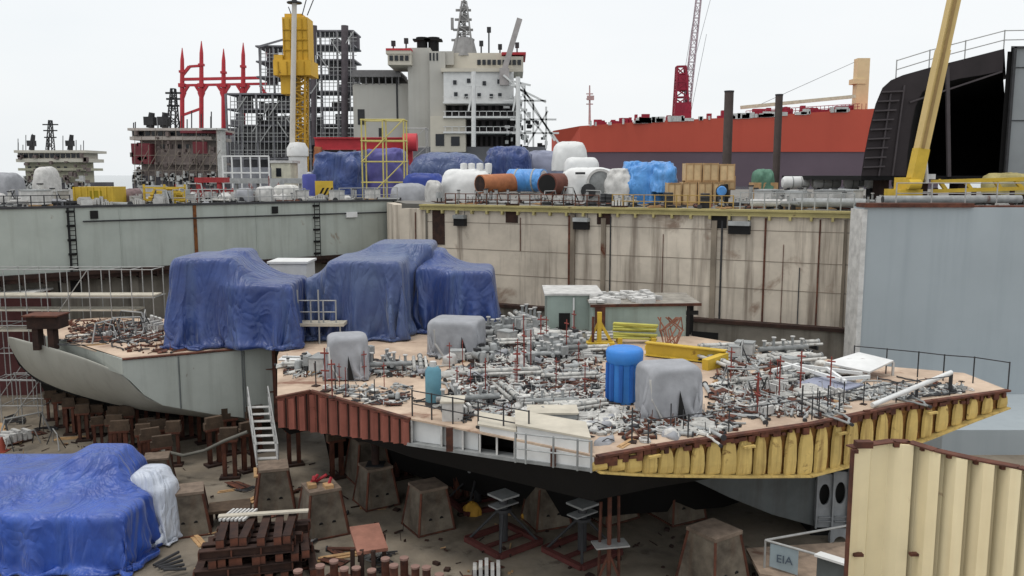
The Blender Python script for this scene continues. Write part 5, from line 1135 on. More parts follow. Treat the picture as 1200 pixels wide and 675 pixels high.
# keel blocks
def keel_proto():
    t = thing('keel_block', 'x', 'keel block', (0, 0, 0), 'concrete keel blocks on the dock floor')
    def fr(mb, w0, w1, h0, h1, dx=1.0): mb.add([(-w0 * dx, -w0, h0), (w0 * dx, -w0, h0), (w0 * dx, w0, h0), (-w0 * dx, w0, h0), (-w1 * dx, -w1, h1), (w1 * dx, -w1, h1), (w1 * dx, w1, h1), (-w1 * dx, w1, h1)], [(3, 2, 1, 0), (4, 5, 6, 7), (0, 1, 5, 4), (1, 2, 6, 5), (2, 3, 7, 6), (3, 0, 4, 7)])
    m = MB(); fr(m, .72, .5, 0, 1.52); build(m, 'concrete_body', blockconc, t)
    m = MB()
    for a in (-1, 1):
        for b_ in (-1, 1): m.beam((a * .72, b_ * .72, 0), (a * .5, b_ * .5, 1.52), .07)
    for a, c in (((-1, -1), (1, -1)), ((1, -1), (1, 1)), ((1, 1), (-1, 1)), ((-1, 1), (-1, -1))): m.beam((a[0] * .73, a[1] * .73, .04), (c[0] * .73, c[1] * .73, .04), .05)
    build(m, 'corner_angle', rust, t)
    m = MB(); m.bb(-.54, -.54, 1.52, .54, .54, 1.62); build(m, 'cap', M('cap_grey', (128, 112, 98), .9, var=.4, scale=3, rust=.25, rand=.2), t)
    m = MB()
    for x in (-.22, .22):
        for y, s_ in ((-.65, 1), (.65, -1)): m.tube((x, y, .5), (x, y + .06 * s_, .52), .075, 8)
    build(m, 'lifting_hole', black, t); return t
kb = keel_proto(); used = False
KB = [(223, 621, .35, 1.0, 'squat concrete keel block standing right beside the white sheet'), (322, 593, .3, 1.05, 'rust streaked keel block carrying the foot of the steel stairs'), (378, 622, .5, 1.08, 'pale concrete keel block with red fittings on top, standing clear of the hull'),
      (441, 589, .55, .98, 'shaded keel block under the red side plating'), (502, 617, .55, 1.02, 'shaded keel block under the white bulkhead'), (835, 684, .6, 1.15, 'large keel block under the yellow ribbed edge'), (186, 573, .3, .9, 'low keel block half hidden behind the white sheet'),
      (640, 612, .4, 1.0, 'dim keel block deep under the middle of the hull')]
for px, py, rz, sc_, lb in KB:
    p = F(px, py, 0)
    if not used: o = kb; place(kb, p, rz, sc_, lb); used = True
    else: o = dup(kb, p, rz, lb, sc_)
FM = {n: V((*F(a, b_, 0).xy, 0)) for n, a, b_ in (('white sheet', 180, 640), ('steel stairs', 320, 590), ('clear block', 378, 622), ('red side block', 441, 589), ('white side block', 502, 617), ('yellow side block', 835, 684), ('curved shell', 60, 500), ('stacked steel beams', 300, 650), ('rusty trestle', 430, 660), ('plated post', 715, 668), ('red based jack', 590, 640))}
rk = random.Random(5)
for y, xs in ((34.2, (-1.6, 1.4)), (31.4, (3.6, 6.6)), (35.6, (-6.5,))):  # extra blocks added to fill and darken the space under the hull
    for x in xs: o = dup(kb, (x + rk.uniform(-.3, .3), y, 0), .5 + rk.uniform(-.1, .1), scale=1.12); PEND.append((o, 'deep shaded keel block', FM))
pr0 = thing('steel_prop', 'x', 'prop', (0, 0, 0), 'dark steel props standing on keel blocks'); m = MB(); m.tube((0, 0, 0), (0, 0, 1.5), .16, 10); build(m, 'shaft', darkrust, pr0); m = MB(); m.bb(-.4, -.4, 1.5, .4, .4, 1.58); m.bb(-.35, -.35, -.02, .35, .35, .03); build(m, 'head_plate', darkm, pr0)
used = False
for o in [b_ for b_ in bpy.data.objects if b_.name.startswith('keel_block') and b_.parent is None]:
    if 32.3 < o.location.y < 37 and 'stairs' not in o['label'] and 'low' not in o['label']:
        q_ = o.location + V((0, 0, 1.62 * o.scale.z))
        if not used: place(pr0, q_); p_ = pr0; used = True
        else: p_ = dup(pr0, q_)
        PEND.append((p_, 'dark steel prop', FM))
# short red fittings on the clear block
t = thing('bolt_cluster', 'bright red shackles lying on top of the pale clear keel block', 'fitting', F(378, 622, 0) + V((0, 0, 1.75))); p = t.location
m = MB()
for k in range(6): a = rk.random() * 6; m.tube(p + V((rk.uniform(-.4, .4), rk.uniform(-.3, .3), .05)), p + V((rk.uniform(-.4, .4), rk.uniform(-.3, .3), .3)), .06, 6)
build(m, 'shackle', M('shackle_red', (160, 40, 50), .6), t)
m = MB(); m.box(p + V((-.3, -.2, .08)), (.3, .4, .14), .4); m.box(p + V((.3, -.2, .06)), (.3, .4, .12), .5); build(m, 'wedge', timber, t)
# rusty shoring posts below the grey block
def stool_proto():
    t = thing('shoring_post', 'x', 'shoring', (0, 0, 0), 'rusty shoring posts below the grey block')
    for a in (-.3, .3): m = MB(); m.ibeam((a, 0, .08), (a, 0, 1.3), .24, .26, .04, up=(0, 1, 0)); build(m, 'column', rust, t)
    m = MB(); m.bb(-.6, -.4, 0, .6, .4, .08); build(m, 'base_plate', darkrust, t); m = MB(); m.bb(-.55, -.25, 1.3, .55, .25, 1.38); build(m, 'top_plate', rust, t)
    m = MB(); m.bb(-.6, -.2, 1.38, .6, .0, 1.6); m.bb(-.58, .02, 1.38, .6, .22, 1.6); m.bb(-.5, -.18, 1.6, .55, .16, 1.8); build(m, 'packing_timber', M('old_timber', (88, 72, 58), .9, var=.4, scale=3, rand=.3), t); return t
st0 = stool_proto(); used = False
for row, (a, c, n_) in enumerate((((70, 500), (196, 566), 9), ((62, 492), (206, 545), 9), ((96, 484), (240, 520), 7))):
    for k in range(n_):
        f_ = k / (n_ - 1); p = F(a[0] + (c[0] - a[0]) * f_, a[1] + (c[1] - a[1]) * f_, 0) + V((rk.uniform(-.15, .15), rk.uniform(-.2, .2), 0))
        if not used: o = st0; place(o, p, .4, (.6, .6, 1.0)); used = True
        else: o = dup(st0, p, .4 + rk.uniform(-.25, .25), scale=(rk.uniform(.5, .75), rk.uniform(.5, .75), rk.uniform(.85, 1.2)))
        PEND.append((o, ('front row shoring post', 'middle row shoring post', 'rear row shoring post')[row], {'white sheet': FM['white sheet'], 'curved shell': F(40, 492, 0)}))
for k, (px, py) in enumerate(((252, 545), (270, 560), (292, 552), (270, 532), (300, 530), (345, 545), (395, 560), (420, 545), (470, 560), (540, 585))):  # extra posts added to help darken the space beneath
    o = dup(st0, F(px, py, 0), rk.random(), scale=(.7, .7, 1.25), group='shoring posts under the hulls'); PEND.append((o, 'shaded shoring post', FM))
# steel stairs
t = thing('steel_stairs', 'pale steel stairs leaning from a keel block up to the grey hull side', 'stairs', P(322, 545, 33.5))
a = P(314, 546, 33.4); c = P(303, 477, 35.6); sd_ = V((.42, .05, 0))
m = MB()
for s_ in (-1, 1): m.beam(a + sd_ * s_, c + sd_ * s_, .06, .18)
build(m, 'stringer', galv, t); m = MB()
for k in range(9): p = a.lerp(c, k / 8); m.box(p, (.84, .26, .03), .12)
build(m, 'tread', whitedirty, t); m = MB()
for s_ in (-1, 1):
    m.tube(a + sd_ * s_ + V((0, 0, .9)), c + sd_ * s_ + V((0, 0, .9)), .03, 6); m.tube(a + sd_ * s_ + V((0, 0, .45)), c + sd_ * s_ + V((0, 0, .45)), .025, 6)
    for k in (0, .33, .66, 1): p = a.lerp(c, k) + sd_ * s_; m.tube(p, p + V((0, 0, .9)), .028, 6)
build(m, 'handrail', galv, t)
m = MB(); q_ = a + V((.1, -.2, -.15)); m.box(q_, (1.2, 1.1, .06), .3); build(m, 'landing', timber, t)
# stacked rusty beams
def beam_proto():
    t = thing('steel_beam', 'x', 'steel beam', (0, 0, 0), 'rusty beams stacked on the dock floor'); m = MB(); m.ibeam((0, -.95, .15), (0, .95, .15), .26, .3, .035); build(m, 'web_and_flange', darkrust, t)
    m = MB()
    for y in (-.95, -.3, .3, .95): m.bb(-.12, y - .015, .03, .12, y + .015, .27)
    build(m, 'end_plate', rust, t); return t
be = beam_proto(); used = False
for lay, (n_, dx, top_) in enumerate(((10, .34, 0), (5, .42, 1), (9, .34, 0), (5, .42, 1), (6, .4, 0))):
    for k in range(n_):
        c = F(302, 668, 0); u = k - (n_ - 1) / 2
        p = c + V((u * dx * (1.08 if not top_ else 1) , .25 * u * .3, .31 * lay)); rz = .22
        if top_: p = c + V((.06 * u, u * .42, .31 * lay)); rz = .22 + math.pi / 2
        p += V((rk.uniform(-.12, .12), rk.uniform(-.12, .12), 0)); rz += rk.uniform(-.12, .12); s_ = (1, rk.uniform(.85, 1.05) * (1.65 if top_ else 1), 1)
        if not used: o = be; place(be, p, rz, s_); used = True
        else: o = dup(be, p, rz, scale=s_)
        PEND.append((o, f'rusty beam in {ORD[lay]} layer', {'white sheet': FM['white sheet'], 'clear block': FM['clear block'], 'rusty trestle': FM['rusty trestle']}))
m = MB(); p = F(302, 668, 0); m.beam(p + V((-1.4, .5, 1.66)), p + V((1.5, 1.0, 1.66)), .22, .06); tag(build(m, 'plank', M('plank_pale', (196, 188, 172), .8, var=.2)), 'pale plank laid across the stack of rusty beams', 'plank')
m = MB()
for k in range(7): m.beam(p + V((-1.3 + k * .13, .3, 1.6)), p + V((-1.1 + k * .13, 1.2, 1.62)), .07)
tag(build(m, 'rod_bundle', whitedirty), 'bundle of pale rods on the far corner of the beam stack', 'rods')
t = thing('timber_bearer', 'dark flat topped cribbing behind the beam stack', 'cribbing', F(270, 612, 0)); p = t.location; m = MB(); m.box(p + V((0, 0, .62)), (1.5, 1.0, .1), .3); build(m, 'deck_board', M('old_timber', (120, 98, 76)), t)
m = MB()
for a, b_ in ((-.6, -.4), (.6, -.4), (-.6, .4), (.6, .4)): m.box(p + V((a, b_, .29)), (.2, .2, .58), .3)
build(m, 'leg', darkrust, t)
# rusty trestle
t = thing('trestle', 'rusty trestle with a sloping brown top plate', 'trestle', F(432, 668, 0)); p = t.location; m = MB(); m.box(p + V((0, .1, 1.05)), (1.0, 1.5, .12), .35, .18); build(m, 'top_plate', M('plate_brown', (150, 104, 88), .8, var=.3, scale=2), t)
for a, b_ in ((-.42, -.6), (.3, -.7), (-.4, .65), (.45, .55), (-.1, -.65)): m = MB(); m.beam(p + V((a, b_, 0)), p + V((a * .95, b_, 1.0)), .13); build(m, 'leg', darkrust, t)
# pipe stubs
t0 = thing('pipe_stub', 'x', 'pipe stub', (0, 0, 0), 'short rusty pipe stubs on the dock floor'); m = MB(); m.tube((0, 0, .05), (0, 0, .62), .13, 12); build(m, 'tube', rust, t0); m = MB(); m.tube((0, 0, .0), (0, 0, .06), .22, 12); m.tube((0, 0, .6), (0, 0, .66), .15, 12); build(m, 'flange', M('flange_pale', (150, 120, 110), .8), t0)
for k, (px, py) in enumerate(((404, 692), (418, 686), (436, 690), (452, 680), (462, 688), (474, 678), (487, 684), (500, 690), (392, 684), (376, 690), (350, 694), (515, 694))):
    o = t0 if k == 0 else dup(t0, (0, 0, 0)); place(o, F(px, py, 0), 0, (1, 1, .9 + .3 * rk.random())); PEND.append((o, 'short rusty pipe stub', {'rusty trestle': FM['rusty trestle'], 'stacked steel beams': FM['stacked steel beams'], 'white side block': FM['white side block']}))
# jacks with red square bases
def jack_proto():
    t = thing('jack_stand', 'x', 'jack', (0, 0, 0), 'jack stands with square red bases'); m = MB()
    for a, c in (((-1, -1), (1, -1)), ((1, -1), (1, 1)), ((1, 1), (-1, 1)), ((-1, 1), (-1, -1))): m.beam((a[0] * .95, a[1] * .95, .1), (c[0] * .95, c[1] * .95, .1), .2, .16)
    m.beam((-.95, 0, .08), (.95, 0, .08), .12); build(m, 'base_frame', M('jack_red', (92, 48, 44), .8, var=.3, scale=2), t)
    m = MB(); m.tube((0, 0, .1), (0, 0, 1.75), .16, 12); m.tube((0, 0, 1.2), (0, 0, 1.3), .3, 12); build(m, 'column', darkm, t); m = MB(); m.bb(-.4, -.4, 1.75, .4, .4, 1.82); m.bb(-.5, -.25, 1.42, .5, .25, 1.47); build(m, 'head_plate', greypipe, t); m = MB()
    for a, b_ in ((-1, -1), (1, -1), (1, 1), (-1, 1)): m.tube((a * .85, b_ * .85, .15), (a * .1, b_ * .1, 1.25), .05, 6)
    build(m, 'strut', darkm, t); return t
jk = jack_proto(); place(jk, F(590, 636, 0), .7, 1, 'jack stand with a square red base beside the yellow rag heap'); dup(jk, F(682, 648, 0), .7, 'jack stand with a square red base in deep shade beside the plated post'); dup(jk, F(560, 590, 0), .5, 'jack stand standing furthest back in the dark under the hull')
t = thing('prop_post', 'slender rusty post with a small plate half way up', 'post', F(713, 690, 0)); p = t.location; m = MB(); m.tube(p, p + V((0, 0, 3.6)), .07, 8); m.tube(p + V((.35, .2, 0)), p + V((.3, .2, 3.0)), .05, 8); m.tube(p + V((-.3, .2, 0)), p + V((-.25, .2, 2.8)), .05, 8); build(m, 'pole', rust, t); m = MB(); m.box(p + V((.05, .1, 1.45)), (1.1, .6, .05), .2); build(m, 'shelf_plate', galv, t); m = MB()
for a in (-.5, .5): m.beam(p + V((a, -.2, 0)), p + V((0, 0, 1.2)), .06)
build(m, 'strut', rust, t)
for px0, px1, y0, y1, d, lb in ((537, 562, 590, 614, 31.3, 'orange yellow rag heap beside the block under the white bulkhead'), (610, 632, 602, 622, 30.8, 'dull yellow rag heap behind the red based jack')):
    lumpthing('rag_heap', M('rag_yellow', (206, 156, 62), .8, var=.3), lb, 'rags', px0, px1, y0, y1, d, .6, seed=px0, e=1.1, wr=.16)
# tray and rails in front of the girders
t = thing('tool_tray', 'grey railed steel tray with dark stencilled letters, near the cream bulkhead', 'tray', V((8.5, 25.5, 0))); D = 25.5
pA, pB, pC = P(897, 633, D), P(1004, 614, D + 2.2), P(968, 653, D - .9); m = MB(); m.tube(pA, pB, .04, 8); m.tube(pA, pC, .04, 8); m.tube(pA, V((pA.x, pA.y, .6)), .035, 6); m.tube(pC, V((pC.x, pC.y, .4)), .035, 6); m.tube(pB, V((pB.x, pB.y, .6)), .035, 6); build(m, 'top_rail', galv, t)
q0, q1 = P(903, 637, D - .1), P(936, 645, D - .5); z0 = P(903, 662, D).z; m = MB(); m.strip([q0, q1], [V((q0.x, q0.y, z0)), V((q1.x, q1.y, z0 - .1))], V((0, .04, 0))); build(m, 'side_plate', M('tray_grey', (150, 164, 170), .6, var=.15), t)
cu = bpy.data.curves.new('stencil', 'FONT'); cu.body = 'EIA'; cu.size = .36; cu.extrude = .004; cu.align_x = 'CENTER'
tmp = bpy.data.objects.new('stencil', cu); COL.objects.link(tmp); dg = bpy.context.evaluated_depsgraph_get(); me = bpy.data.meshes.new_from_object(tmp.evaluated_get(dg)); bpy.data.objects.remove(tmp)
so_ = bpy.data.objects.new('stencil_letters', me); COL.objects.link(so_); so_.parent = [c for c in t.children if c.name.startswith('side_plate')][0]; mid = (q0 + q1) / 2; dq = (q1 - q0); ang = math.atan2(dq.y, dq.x); so_.location = V((mid.x, mid.y - .03, z0 + .2)) - t.location; so_.rotation_euler = (math.pi / 2, 0, ang); me.materials.append(M('stencil_dark', (84, 96, 110), .7))
m = MB(); m.plate([V((q0.x - .4, q0.y - .3, z0 - .18)), V((pC.x + .3, pC.y - .3, z0 - .3)), V((pB.x, pB.y, z0 - .3)), V((pA.x - .2, pA.y + 1.4, z0 - .18))], .1); build(m, 'tray_floor', M('tray_floor', (160, 140, 122), .85, var=.4, scale=2, rust=.3), t)
m = MB()
for p in (pA, pB, pC): m.beam((p.x, p.y, 0), (p.x, p.y, z0 - .2), .16)
build(m, 'leg', rust, t)
t = thing('channel_beam', 'short white topped steel channel sloping down beside the cream bulkhead', 'steel beam', P(982, 662, 24)); a, c = P(958, 649, 24.6), P(1003, 663, 23.6); m = MB(); m.beam(a, c, .34, .07); build(m, 'top_flange', white, t); m = MB(); m.strip([a + V((0, -.05, -.04)), c + V((0, -.05, -.04))], [V((a.x, a.y - .05, 0)), V((c.x, c.y - .05, 0))], V((0, .06, 0))); build(m, 'web', bilge, t)
t = thing('traffic_cone', 'small orange cone at the edge of the blue covered heap', 'cone', F(3, 529, 0)); p = t.location; m = MB(); m.lathe(p, [(.2, .04), (.05, .7), (0, .72)], 12); build(m, 'body', redcone, t); m = MB(); m.box(p + V((0, 0, .02)), (.5, .5, .04)); build(m, 'base', redcone, t)
m = MB()
for k in range(5): m.tube(F(180 + 3 * k, 664 + 3 * k, .05) + V((0, 0, .05 + .05 * k)), F(196 + 2 * k, 650 + 5 * k, .05) + V((.4, 0, .1)), .05, 6)
tag(build(m, 'hose_heap', darkm), 'dark hoses heaped at the foot of the white sheet', 'hoses')
lumpthing('rag_heap', M('rag_lime', (190, 190, 70), .8, var=.3), 'small lime yellow rag at the foot of the white sheet', 'rags', 198, 208, 650, 668, 29, .4, seed=3, e=1.0, wr=.15)
t = thing('slack_cable', 'thick grey cable sagging under the grey block towards the stairs', 'cable', F(250, 540, 0)); m = MB(); m.path([P(190, 528, 36), P(215, 534, 35.5), P(240, 528, 35.2), P(262, 517, 35), P(290, 506, 35)], .07, 8); build(m, 'cable_sheath', M('cable_grey2', (110, 108, 100), .8), t)
# puddle-dark stains come with the floor; loose scraps
# ================= fittings on the decks =================
def dbox(mb, px0, px1, pyt, pyb, d, dep): a, c = P(px0, pyb, d), P(px1, pyb, d); return mb.bb(a.x, d, DZ, c.x, d + dep, P(px0, pyt, d).z)
# pale green deckhouses
t = thing('deck_house', 'pale green grey deck house with a white top against the concrete wall', 'deck house', F(670, 386, DZ)); d = F(670, 388, DZ).y
m = MB(); dbox(m, 641, 702, 346, 388, d, 3.2); build(m, 'wall', greenpale, t); m = MB(); a, c = P(640, 380, d), P(704, 380, d); zt_ = P(640, 346, d).z; m.bb(a.x - .1, d - .12, zt_, c.x + .1, d + 3.3, zt_ + .1); build(m, 'roof', whitedirty, t); m = MB(); dbox(m, 655, 668, 367, 370, d - .03, .05); build(m, 'opening', black, t); m = MB(); dbox(m, 671, 673, 349, 388, d - .06, .06); build(m, 'down_pipe', white, t)
t = thing('deck_house', 'longer pale green deck house with a rusty roof edge and litter on top', 'deck house', F(757, 396, DZ)); d = F(757, 396, DZ).y
m = MB(); a, c = P(694, 390, d), P(804, 390, d + .4); zt_ = P(750, 359, d).z; m.prism([(a.x, d), (c.x, d + .5), (c.x, d + 4), (a.x, d + 4)], DZ, zt_); build(m, 'wall', greenpale, t)
m = MB(); m.prism([(a.x - .1, d - .1), (c.x + .7, d + .4), (c.x + .7, d + 4.2), (a.x - .1, d + 4.2)], zt_, zt_ + .1); build(m, 'roof', M('roof_dirty', (150, 144, 134), .85, var=.4, scale=2, rust=.3), t); m = MB(); m.beam((a.x - .12, d - .13, zt_ + .04), (c.x + .72, d + .37, zt_ + .04), .06, .14); build(m, 'roof_edge', rust, t); m = MB(); rb = random.Random(3)
for k in range(60): q_ = V((rb.uniform(a.x, c.x - 1.2), d + rb.uniform(.3, 3.6), zt_ + .2)); m.box(q_, (rb.uniform(.2, .8), rb.uniform(.1, .4), rb.uniform(.08, .3)), rb.random() * 3)
build(m, 'roof_litter', whitedirty, t); m = MB()
for k in range(3): m.beam((c.x + .1 + .2 * k, d + .5 + .5 * k, DZ), (c.x + .1 + .2 * k, d + .5 + .5 * k, zt_), .14)
m.bb(c.x, d + .45, zt_ - .5, c.x + .6, d + .6, zt_ - .3); build(m, 'frame_post', black, t); m = MB(); e = P(697, 392, d); m.bb(e.x, d - .08, DZ, e.x + .5, d, zt_ - .02); build(m, 'edge_strip', rust, t)
# yellow bits
t = thing('lifting_beam', 'yellow lifting beam lying beside the longer deck house', 'lifting beam', F(806, 428, DZ)); a, c = F(757, 417, DZ), F(850, 428, DZ); m = MB(); m.ibeam(a + V((0, 0, .35)), c + V((0, 0, .35)), .35, .6, .05); build(m, 'beam', yellow, t); m = MB(); m.beam(c + V((0, 0, .3)), F(826, 434, DZ) + V((0, 0, .2)), .3, .5); m.beam(F(756, 410, DZ), F(790, 410, DZ), .25, .4); build(m, 'arm', yellow, t)
t = thing('yellow_stand', 'yellow stand with a slanted leg at the corner of the longer deck house', 'stand', F(702, 408, DZ)); p = F(702, 408, DZ); m = MB(); m.beam(p, p + V((0, 0, 1.7)), .2); m.beam(p + V((-.6, 0, 0)), p + V((0, 0, 1.3)), .1); m.beam(p + V((.7, 0, .05)), p + V((.05, 0, 1.2)), .14); m.box(p + V((0, 0, .15)), (1.4, .6, .3)); build(m, 'frame', yellow, t); m = MB(); m.beam(p + V((-.3, -.1, 0)), p + V((-.3, -.1, 1.5)), .12); build(m, 'post', rust, t)
t = thing('pipe_cradle', 'yellow cradle of tangled tubes in front of the longer deck house', 'cradle', F(745, 402, DZ)); p = t.location; m = MB()
for k in range(8): m.tube(p + V((-1.1, rb.uniform(-.3, .4), .3 + .1 * k)), p + V((1.0, rb.uniform(-.3, .4), .2 + .1 * k)), .06, 6)
build(m, 'tube', M('tube_lime', (200, 196, 100), .7, var=.2), t); m = MB(); m.box(p + V((-.8, 0, .15)), (.2, .9, .3)); m.box(p + V((.8, 0, .15)), (.2, .9, .3)); build(m, 'bearer', yellow, t)
t = thing('rusty_bundle', 'bundle of rusty rods leaning on the longer deck house', 'rods', F(785, 408, DZ)); p = t.location; m = MB()
for k in range(12): m.path([p + V((rb.uniform(-.5, .5), 0, 0)), p + V((rb.uniform(-.7, .7), .3, .8)), p + V((rb.uniform(-.8, .8), .4, 1.4))], .035, 5)
build(m, 'rod', M('rod_brown', (150, 100, 80), .8, var=.3), t)
# bright blue drum
t = thing('wrapped_drum', 'upright drum wrapped in bright blue film with a bulging collar', 'drum', F(731, 470, DZ)); p = F(731, 470, DZ); k_ = p.y / 1000 * 1.0; r_ = 20 * k_; h = P(731, 407, p.y).z - DZ
m = MB(); prof = [(r_ * .92, 0), (r_ * .95, .1), (r_ * .95, h * .7), (r_ * .98, h * .74)]; n_ = 40; rows = []
for rr_, z in prof: rows.append([p + V((math.cos(a) * rr_ * (1 + .035 * math.sin(a * 13)), math.sin(a) * rr_ * (1 + .035 * math.sin(a * 13)), z)) for a in [j * math.tau / n_ for j in range(n_ + 1)]])
m.grid(rows, True); build(m, 'body_wrap', bluebin, t); m = MB(); m.lathe(p, [(r_, h * .72), (r_ * 1.1, h * .76), (r_ * 1.12, h * .93), (r_ * 1.04, h * .98), (r_ * .9, h), (0, h)], 28); build(m, 'collar', bluebin, t); m = MB(); m.box(p, (r_ * 2, r_ * 1.8, .14)); build(m, 'base', darkm, t)
m = MB()
for j in range(10): a = j * math.tau / 10; m.tube(p + V((math.cos(a) * r_ * .98, math.sin(a) * r_ * .98, .1)), p + V((math.cos(a) * r_ * .98, math.sin(a) * r_ * .98, h * .72)), .085, 6)
build(m, 'rib', M('wrap_rib', (44, 104, 186), .5), t)
t = thing('teal_cylinder', 'slim upright teal cylinder in front of the middle grey hood', 'cylinder', F(508, 474, DZ)); p = t.location; h = P(508, 430, p.y).z - DZ; m = MB(); m.lathe(p, [(.26, .12), (.28, .16), (.28, h - .12), (.2, h), (0, h + .03)], 18); build(m, 'shell', teal, t); m = MB(); m.tube(p, p + V((0, 0, .12)), .3, 18); build(m, 'base_ring', darkm, t); m = MB(); m.tube(p + V((0, 0, h)), p + V((0, 0, h + .2)), .12, 10); build(m, 'cap', whitedirty, t)
# white hatch and sloping pipe
t = thing('hatch_cover', 'white flat hatch cover propped at a slant in front of the dock gate', 'hatch', F(1005, 446, DZ)); m = MB(); q_ = [F(966, 441, DZ) + V((0, 0, .5)), F(1018, 445, DZ) + V((0, 0, .25)), F(1046, 440, DZ) + V((0, 0, .55)), F(1005, 434, DZ) + V((0, 0, .7))]; m.plate(q_, .08); build(m, 'panel', white, t); m = MB()
for p in q_: m.beam(V((p.x, p.y, DZ)), p, .08)
m.beam(q_[0] + V((0, 0, -.1)), q_[1] + V((0, 0, -.1)), .1); build(m, 'frame', whitedirty, t)
t = thing('trough', 'grey open trough with white rails beside the white hatch cover', 'trough', F(980, 456, DZ)); m = MB()
for a, c in (((915, 436), (985, 456)), ((905, 446), (935, 437)), ((985, 456), (1018, 452)), ((938, 440), (1010, 448)), ((968, 443), (990, 458))): m.beam(F(*a, DZ) + V((0, 0, .4)), F(*c, DZ) + V((0, 0, .35)), .12)
build(m, 'rail', white, t); m = MB(); m.plate([F(935, 450, DZ + .12), F(985, 460, DZ + .12), F(1012, 452, DZ + .12), F(960, 442, DZ + .12)], .06); build(m, 'tray', M('trough_grey', (146, 150, 168), .6, var=.2), t)
t = thing('sloping_pipe', 'long white pipe sloping up towards the tip of the deck', 'pipe', F(1070, 470, DZ)); a, c = F(1022, 478, DZ) + V((0, 0, .1)), F(1118, 462, DZ) + V((0, .3, .75)); m = MB(); m.tube(a, c, .09, 10); build(m, 'barrel', white, t); m = MB(); m.beam(V((c.x, c.y, DZ)), c, .1); p = a.lerp(c, .55); m.beam(V((p.x, p.y, DZ)), p, .08); build(m, 'support', darkm, t)
# rails
def railing(name, label, pts, h, mat, r_=.028, group=None, mids=2):
    t = thing(name, label, 'railing', pts[0], group)
    for p in pts: m = MB(); m.tube(p, p + V((0, 0, h)), r_ * 1.3, 6); build(m, 'post', mat, t)
    m = MB()
    for k in range(1, mids + 1): m.path([p + V((0, 0, h * k / mids - .03)) for p in pts], r_, 6)
    build(m, 'rail', mat, t); return t
railing('deck_railing', 'dark thin railing round the far edge and tip of the deck', [F(px, py, DZ) for px, py in ((1000, 434), (1038, 438), (1075, 442), (1105, 446), (1140, 449), (1181, 456))], 1.05, darkm, .022, mids=1)
railing('deck_railing', 'dark stubby railing above the yellow ribbed edge', [edge(px) + V((-.1, .25, 0)) for px in (765, 812, 860, 905, 958, 990, 1057, 1120)], .75, darkm, .018, mids=1)
railing('deck_railing', 'grey railing in front of the white side plating', [low(px) + V((0, -.25, .02)) for px in (604, 616, 648, 676, 692)], .95, greypipe, .025)
railing('deck_railing', 'thin grey railing along the white bulkheads', [edge(px) + V((0, .3, 0)) for px in (482, 505, 530, 560, 590, 620)], .9, darkm, .02)
railing('deck_railing', 'pale railing on the walkway between the tarpaulins', [V((-10.2 + k * .6, 40.2, DZ + 1.0)) for k in range(4)], 1.1, galv, .03)
t = thing('walkway', 'pale plank walkway raised between two tarpaulins', 'walkway', (-9.3, 40.2, DZ)); m = MB(); m.bb(-10.4, 40.0, DZ + .85, -8.0, 40.9, DZ + 1.0); build(m, 'platform', M('plank_pale'), t) if False else build(m, 'platform', MATS['plank_pale'], t); m = MB()
for x in (-10.2, -9.2, -8.2): m.tube((x, 40.1, DZ), (x, 40.1, DZ + 2.6 * (x < -9)), .04, 6) if x < -9 else m.tube((x, 40.1, DZ), (x, 40.1, DZ + .85), .04, 6)
build(m, 'leg', galv, t)
# white boxes along the open edge
def edgebox(label, px0, px1, py, h, dep, mat):
    a, c = (F(px0, py, DZ), F(px1, py, DZ)) if py else (edge(px0) + V((0, .1, 0)), edge(px1) + V((0, .1, 0))); t = thing('tank_box', label, 'tank box', (a + c) / 2); m = MB(); m.strip([a + V((0, 0, h)), c + V((0, 0, h))], [a, c], V((0, dep, 0))); build(m, 'body', mat, t); m = MB(); m.strip([a + V((-.06, -.06, h + .06)), c + V((.06, -.06, h + .06))], [a + V((-.06, -.06, h)), c + V((.06, -.06, h))], V((0, dep + .12, 0))); build(m, 'lid', MATS['plank_pale'], t); return t
edgebox('white upright tank box standing behind the white bulkheads', 518, 542, 494, .62, .7, whitedirty); edgebox('low white tank box with a cream lid above the dark bay', 562, 603, 0, .2, 1.3, white); edgebox('wide low white tank box with a cream lid above the white side plating', 606, 690, 0, .42, 1.5, white); edgebox('small grey tank box behind the wide white tank box', 620, 676, 496, .3, .9, greypipe)
# rusty stand on the grey block
t = thing('rusty_stand', 'dark rusty stand at the tip of the grey block', 'stand', F(57, 402, DZ)); p = F(57, 402, DZ); s_ = p.y / 1000; m = MB(); m.bb(p.x - 19 * s_, p.y - .4, p.z + .75, p.x + 19 * s_, p.y + .5, p.z + 1.35); build(m, 'cross_head', darkrust, t)
for o in (-15, 3): m = MB(); m.bb(p.x + o * s_, p.y - .3, p.z - .3, p.x + (o + 7) * s_, p.y + .2, p.z + .75); build(m, 'leg', darkrust, t)
m = MB(); m.bb(p.x - 22 * s_, p.y - .6, p.z + 1.35, p.x + 20 * s_, p.y + .6, p.z + 1.42); build(m, 'top_plate', rust, t)
